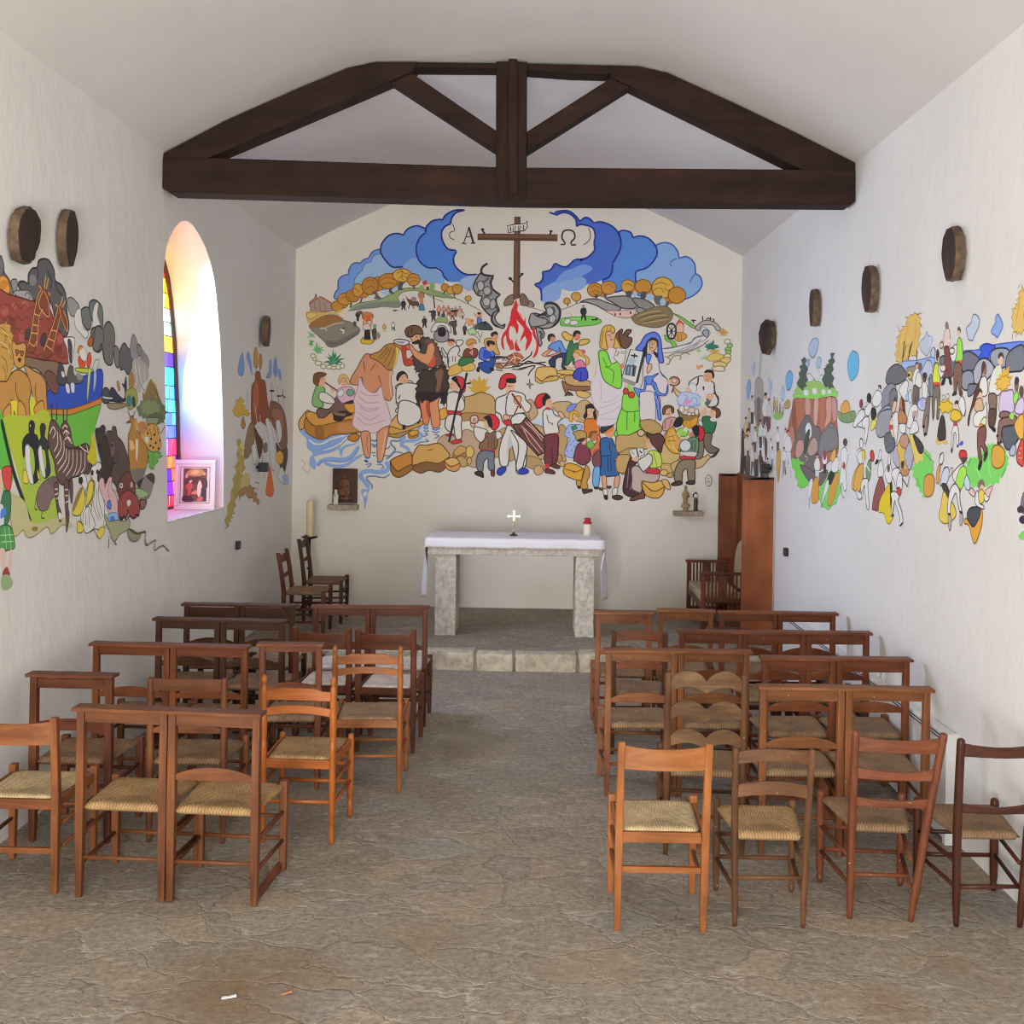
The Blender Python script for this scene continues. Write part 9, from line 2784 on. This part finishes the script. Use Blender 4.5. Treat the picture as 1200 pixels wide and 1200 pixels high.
ar = thing('armchair', 'wide slatted wooden armchair with beige cushions in front of the cabinet screen', 'armchair', (1.86, 10.5, STEP))
def rpart(name, x0, x1, y0, y1, z0, z1, mat=None, bev=.005):
    bm = BM(); box(bm, x0 - 1.86, x1 - 1.86, y0 - 10.5, y1 - 10.5, z0 - STEP, z1 - STEP); return obj(name, bm, mat or M['red_brownz'], ar, bevel=bev)
for y in (10.04, 10.98):
    rpart('arm', 1.62, 2.10, y - .035, y + .035, .775, .80, M['red_brownx'])
    rpart('front_leg', 1.635, 1.68, y - .02, y + .02, STEP, .775); rpart('rear_leg', 2.02, 2.065, y - .02, y + .02, STEP, .775)
    rpart('side_rail', 1.68, 2.02, y - .012, y + .012, .50, .545, M['red_brownx']); rpart('side_rail', 1.68, 2.02, y - .012, y + .012, .27, .305, M['red_brownx'])
    for k, x in enumerate((1.70, 1.735, 1.77, 1.905, 1.94, 1.975)):
        rpart('arm_slat', x, x + .018, y - .008, y + .008, .545, .775)
        rpart('lower_slat', x, x + .018, y - .008, y + .008, .305, .50)
    rpart('arm_panel', 1.80, 1.89, y - .008, y + .008, .545, .775)
rpart('seat_rail', 1.64, 1.67, 10.06, 10.96, .44, .50, M['red_browny'])
bm = BM(); box(bm, -.215, .19, -.43, .43, .345, .43)
bmesh.ops.subdivide_edges(bm, edges=bm.edges[:], cuts=5, use_grid_fill=True)
obj('seat_cushion', bm, M['leather'], ar, smooth=True, bevel=.02, seg=3)
bm = BM(); pts = []
for i in range(13):
    a = PI * i / 12; pts.append((.43 * math.cos(a), .62 + .30 * math.sin(a) ** .7))
poly = [(.43, .40)] + pts + [(-.43, .40)]
va = [bm.verts.new((.255 + .06 * (z - .4), y, z)) for y, z in poly]; vb = [bm.verts.new((.325 + .06 * (z - .4), y, z)) for y, z in poly]
bm.faces.new(va); bm.faces.new(vb[::-1])
for i in range(len(poly)): bm.faces.new((va[i], vb[i], vb[(i + 1) % len(poly)], va[(i + 1) % len(poly)]))
obj('back_cushion', bm, M['leather'], ar, bevel=.015, seg=3)

# ------------------------------------------------------------------ low heater along the wall
ht = thing('wall_heater', 'long low white heater casing along the wall behind the chairs', 'heater', (2.25, 7.2, 0))
bm = BM(); box(bm, -.035, .034, -1.72, 1.9, .02, .585); obj('casing', bm, M['white_paint'], ht, bevel=.008)
bm = BM()
for z in (.545, .563): box(bm, -.0375, -.034, -1.66, 1.85, z - .0035, z + .0035)
obj('air_slot', bm, M['slot'], ht)
bm = BM(); box(bm, -.041, .036, -1.742, -1.70, .0, .592); obj('end_cap', bm, M['white_paint'], ht, bevel=.004)

# ------------------------------------------------------------------ wood slices, sockets, spotlight, picture
OUT = [[(-.35, -.5), (.05, -.5), (.24, -.38), (.30, -.24), (.46, -.08), (.5, .14), (.46, .34), (.28, .46), (.02, .5), (-.22, .42), (-.42, .22), (-.5, -.02), (-.46, -.3)],
       [(-.22, -.5), (.14, -.48), (.40, -.2), (.5, .08), (.42, .34), (.18, .5), (-.14, .5), (-.40, .28), (-.48, 0), (-.40, -.3)],
       [(-.10, -.5), (.22, -.46), (.46, -.16), (.5, .12), (.34, .38), (.02, .5), (-.36, .42), (-.5, .1), (-.44, -.22)]]
def plaque(label, wx, y, z, w, h, yaw, shape, th=.05, roll=0.0):
    """Bark-edged slice hung on a side wall: wx = -1 or 1 tells which wall; yaw swings the face towards the entrance."""
    root = thing('wood_slice', label, 'plaque', (XL + .012 if wx < 0 else XR - .012, y, z), 0, 'wood slices hung on the side walls')
    nrm = Vector((1, 0, 0)) if wx < 0 else Vector((-1, 0, 0))
    n = Matrix.Rotation(-yaw if wx < 0 else yaw, 3, 'Z') @ nrm
    a = Vector((0, 0, 1)).cross(n).normalized()
    if a.y < 0: a = -a
    off = n * (abs(math.sin(yaw)) * w / 2 * .9)
    R = Matrix.Rotation(roll, 2)
    rng = random.Random(int(y * 100)); pts = []
    base = OUT[shape]; K = len(base)
    for i in range(K):
        for k in range(3):
            p = Vector(base[i]).lerp(Vector(base[(i + 1) % K]), k / 3) + Vector((rng.uniform(-.014, .014), rng.uniform(-.008, .008)))
            p = R @ Vector((p.x * w, p.y * h)); pts.append(p)
    P3 = lambda p, t: a * p.x + Vector((0, 0, p.y)) + n * t + off
    bm = BM(); fa = [bm.verts.new(P3(p * .96, th)) for p in pts]; fb = [bm.verts.new(P3(p * .96, th * .5)) for p in pts]
    bm.faces.new(fa); bm.faces.new(fb[::-1])
    for i in range(len(pts)): bm.faces.new((fa[i], fa[(i + 1) % len(pts)], fb[(i + 1) % len(pts)], fb[i]))
    obj('cut_face', bm, M['slice'], root)
    bm = BM(); rings = []
    for t, s in ((0, .97), (th * .3, 1.02), (th * .7, 1.01), (th * .97, .985), (th * .97, .955), (0, .94)):
        rings.append([bm.verts.new(P3(p * (s + rng.uniform(-.012, .012)), t)) for p in pts])
    rings.append(rings[0])
    for A, B in zip(rings, rings[1:]):
        for i in range(len(pts)): bm.faces.new((A[i], A[(i + 1) % len(pts)], B[(i + 1) % len(pts)], B[i]))
    obj('bark_rim', bm, M['bark'], root)
    if abs(yaw) > .05:
        bm = BM(); tube(bm, (0, 0, h * .2), tuple(Vector((0, 0, h * .2)) + off), .006, .006, 6); obj('hanger', bm, M['iron'], root)
plaque('large bark-edged wood slice above the ark mural, first from the entrance', -1, 5.375, 3.165, .245, .30, 0, 0, .055)
plaque('bark-edged wood slice above the ark mural, second from the entrance', -1, 5.86, 3.235, .165, .325, 0, 1, .055)
plaque('bark-edged wood slice beyond the window, above the narrow mural', -1, 10.12, 3.10, .20, .30, -.12, 1, .06, -.18)
plaque('bark-edged wood slice above the heater-side mural, first from the entrance', 1, 5.56, 3.17, .205, .29, 0, 1, .055)
plaque('bark-edged wood slice above the heater-side mural, second from the entrance', 1, 6.93, 3.165, .17, .315, .10, 1, .055)
plaque('bark-edged wood slice above the heater-side mural, third from the entrance', 1, 8.33, 3.20, .16, .30, -.05, 1, .055)
plaque('bark-edged wood slice above the heater-side mural, nearest the altar wall', 1, 9.93, 3.10, .22, .34, .42, 2, .05)

def socket(label, x, y, z, s):
    root = thing('wall_socket', label, 'socket', (x, y, z))
    bm = BM(); box(bm, 0 if s > 0 else -.035, .035 if s > 0 else 0, -.035, .035, -.035, .04); obj('box', bm, M['black'], root, bevel=.005)
    bm = BM(); box(bm, .035 if s > 0 else -.04, .04 if s > 0 else -.035, -.018, .018, -.018, .018); obj('outlet', bm, plain('grey_outlet', (.12, .12, .12), .4), root)
socket('small black socket box low on the wall below the narrow mural', XL, 9.40, 1.067, 1)
socket('small black socket box low on the wall beside the cabinet screen', XR, 9.26, 1.10, -1)

def spotlight(label, x, y, z, s, d):
    root = thing('spotlight', label, 'lamp', (x, y, z))
    bm = BM(); tube(bm, (0, 0, 0), (s * .05, 0, 0), .016, .016, 8); tube(bm, (s * .05, 0, 0), (s * .07, d * .28, .012), .0055, .0055, 6); obj('arm', bm, M['iron'], root, smooth=True)
    bm = BM(); box(bm, s * .02, s * .11, -.04, .04, -.045, .045); obj('lamp_head', bm, M['black'], root, bevel=.01)
spotlight('small black spotlight with arm above the cabinet screen', XR, 9.95, 1.83, -1, -1)
spotlight('small dark spotlight with brass arm fixed on the narrow mural', XL, 10.05, 1.76, 1, -1)

# framed religious print on the sill
fp = thing('framed_picture', 'white framed religious print standing on the window sill', 'picture', (-2.895, 8.70, 1.447), math.radians(4))
fp.rotation_euler = (math.radians(-3), 0, math.radians(4))
W_, H_ = .170, .425
bm = BM()
for a, b_, c, d in ((-W_, W_, 0, .035), (-W_, W_, H_ - .035, H_), (-W_, -W_ + .035, .035, H_ - .035), (W_ - .035, W_, .035, H_ - .035)): box(bm, a, b_, -.022, .004, c, d)
obj('frame', bm, M['frame_white'], fp, bevel=.005)
bm = BM(); box(bm, -W_ + .034, W_ - .034, -.012, .0, .034, H_ - .034); obj('mat_board', bm, plain('cream_mat_board', (.80, .74, .68), .6), fp)
bm = BM()
for a, b_, c, d in ((-.124, .124, .058, .064), (-.124, .124, H_ - .064, H_ - .058), (-.124, -.119, .064, H_ - .064), (.119, .124, .064, H_ - .064)): box(bm, a, b_, -.0145, -.012, c, d)
obj('inner_line', bm, plain('brown_line', (.30, .19, .14), .5), fp)
bm = BM(); lay = bm.loops.layers.float_color.new('pigment')
def dab(col, pts, k):
    pts = [( -.098 + .196 * a / 100, .072 + .281 * b_ / 100) for a, b_ in pts]
    if len(pts) > 4: pts = spline(pts, True)
    f = bm.faces.new([bm.verts.new((x, -.0126 - .0001 * k, z)) for x, z in pts])
    for lp in f.loops: lp[lay] = (*rgb(col), 1)
for k, (c, p) in enumerate([('6e4a3c', [(0, 0), (100, 0), (100, 100), (0, 100)]), ('c8905a', [(10, 82), (30, 97), (60, 99), (85, 94), (80, 80), (55, 76), (30, 78)]), ('e0b878', [(32, 88), (50, 95), (66, 92), (60, 84), (42, 82)]),
        ('54352e', [(0, 60), (20, 70), (45, 72), (70, 74), (100, 66), (100, 40), (70, 50), (40, 54), (15, 48)]), ('c6524a', [(10, 44), (22, 56), (36, 54), (42, 44), (34, 36), (30, 20), (20, 18), (22, 34)]), ('e4c4a8', [(24, 60), (34, 66), (38, 60), (30, 55)]),
        ('ead2bc', [(60, 44), (66, 60), (74, 60), (80, 46), (76, 30), (70, 14), (60, 22)]), ('d8887a', [(36, 26), (52, 34), (60, 30), (56, 22), (40, 22)]), ('3c3a3a', [(78, 42), (96, 36), (98, 6), (84, 4), (78, 22)]), ('d8685e', [(60, 8), (76, 16), (86, 10), (80, 3), (62, 2)]),
        ('3e2a26', [(0, 0), (45, 0), (40, 12), (18, 18), (0, 16)]), ('dcb090', [(6, 74), (14, 84), (22, 76), (14, 70)]), ('d8a884', [(80, 84), (90, 90), (96, 82), (86, 78)]), ('e6d4c4', [(66, 60), (69, 65), (73, 63), (73, 58)])]):
    dab(c, p, k)
bmesh.ops.triangulate(bm, faces=[f for f in bm.faces if len(f.verts) > 4])
obj('print', bm, M['picture'], fp, recalc=False)

# a scrap of white paper and a fallen leaf near the entrance
def scrap(name, label, cat, x, y, s, mat):
    bm = BM(); pts = [(-s, -s * .25), (s * .2, -s * .35), (s, -.1 * s), (s * .9, s * .3), (-.1 * s, s * .22), (-s * .9, s * .3)]
    up = [bm.verts.new((a, b_, .006 + .006 * math.sin(a * 90))) for a, b_ in pts]; dn = [bm.verts.new((a, b_, .001 + .006 * math.sin(a * 90))) for a, b_ in pts]
    bm.faces.new(up); bm.faces.new(dn[::-1])
    for i in range(len(pts)): bm.faces.new((up[i], dn[i], dn[(i + 1) % len(pts)], up[(i + 1) % len(pts)]))
    o = obj(name, bm, mat); o.location = (x, y, .001); tag(o, label, cat)
scrap('paper_scrap', 'tiny white paper scrap on the stone floor near the entrance', 'litter', -1.14, 3.91, .028, plain('paper', (.8, .8, .8), .7))
scrap('dry_leaf', 'small orange dry leaf on the stone floor near the paper scrap', 'leaf', -.93, 3.945, .022, plain('dry_leaf', (.45, .17, .07), .7))

# ------------------------------------------------------------------ light
def area(name, loc, rot, sx, sy, power, col):
    l = bpy.data.lights.new(name, 'AREA'); l.shape = 'RECTANGLE'; l.size = sx; l.size_y = sy; l.energy = power; l.color = col
    o = bpy.data.objects.new(name, l); COL.objects.link(o); o.location = loc; o.rotation_euler = rot; return o
# daylight coming through the open doorway
area('doorway_daylight', (-.8, YF - .12, 1.25), (math.radians(87), 0, 0), 1.8, 2.3, 395, (1.0, .99, .955))
# daylight falling in through the window arch, just inside the glass
area('window_daylight', (gx + .05, 8.22, 2.5), (0, math.radians(-76), 0), 2.0, 1.3, 85, (.62, .76, 1.0)).data.spread = math.radians(125)
w = bpy.data.worlds.new('daylight'); scene.world = w; w.use_nodes = True
bg = w.node_tree.nodes['Background']; bg.inputs['Color'].default_value = (.85, .92, 1.0, 1); bg.inputs['Strength'].default_value = 1.0

# ------------------------------------------------------------------ camera
cam = bpy.data.cameras.new('camera'); co = bpy.data.objects.new('camera', cam); COL.objects.link(co)
cam.sensor_fit = 'HORIZONTAL'; cam.sensor_width = 36.0; cam.lens = 36.0
cam.shift_x = -29 / 1200; cam.shift_y = -100 / 1200
cam.clip_start = .05
co.matrix_world = Matrix.Translation((0, 0, 2.2)) @ Matrix.Rotation(PI / 2, 4, 'X') @ Matrix.Rotation(math.radians(.9), 4, 'Z')
scene.camera = co

scene.view_settings.view_transform = 'Standard'; scene.view_settings.look = 'None'
scene.view_settings.exposure = 0.08; scene.view_settings.gamma = 1.0; scene.view_settings.use_curve_mapping = False
scene.cycles.max_bounces = 10; scene.cycles.diffuse_bounces = 7
scene.cycles.use_denoising = True; scene.cycles.denoising_prefilter = 'NONE'
scene.cycles.filter_width = 1.1
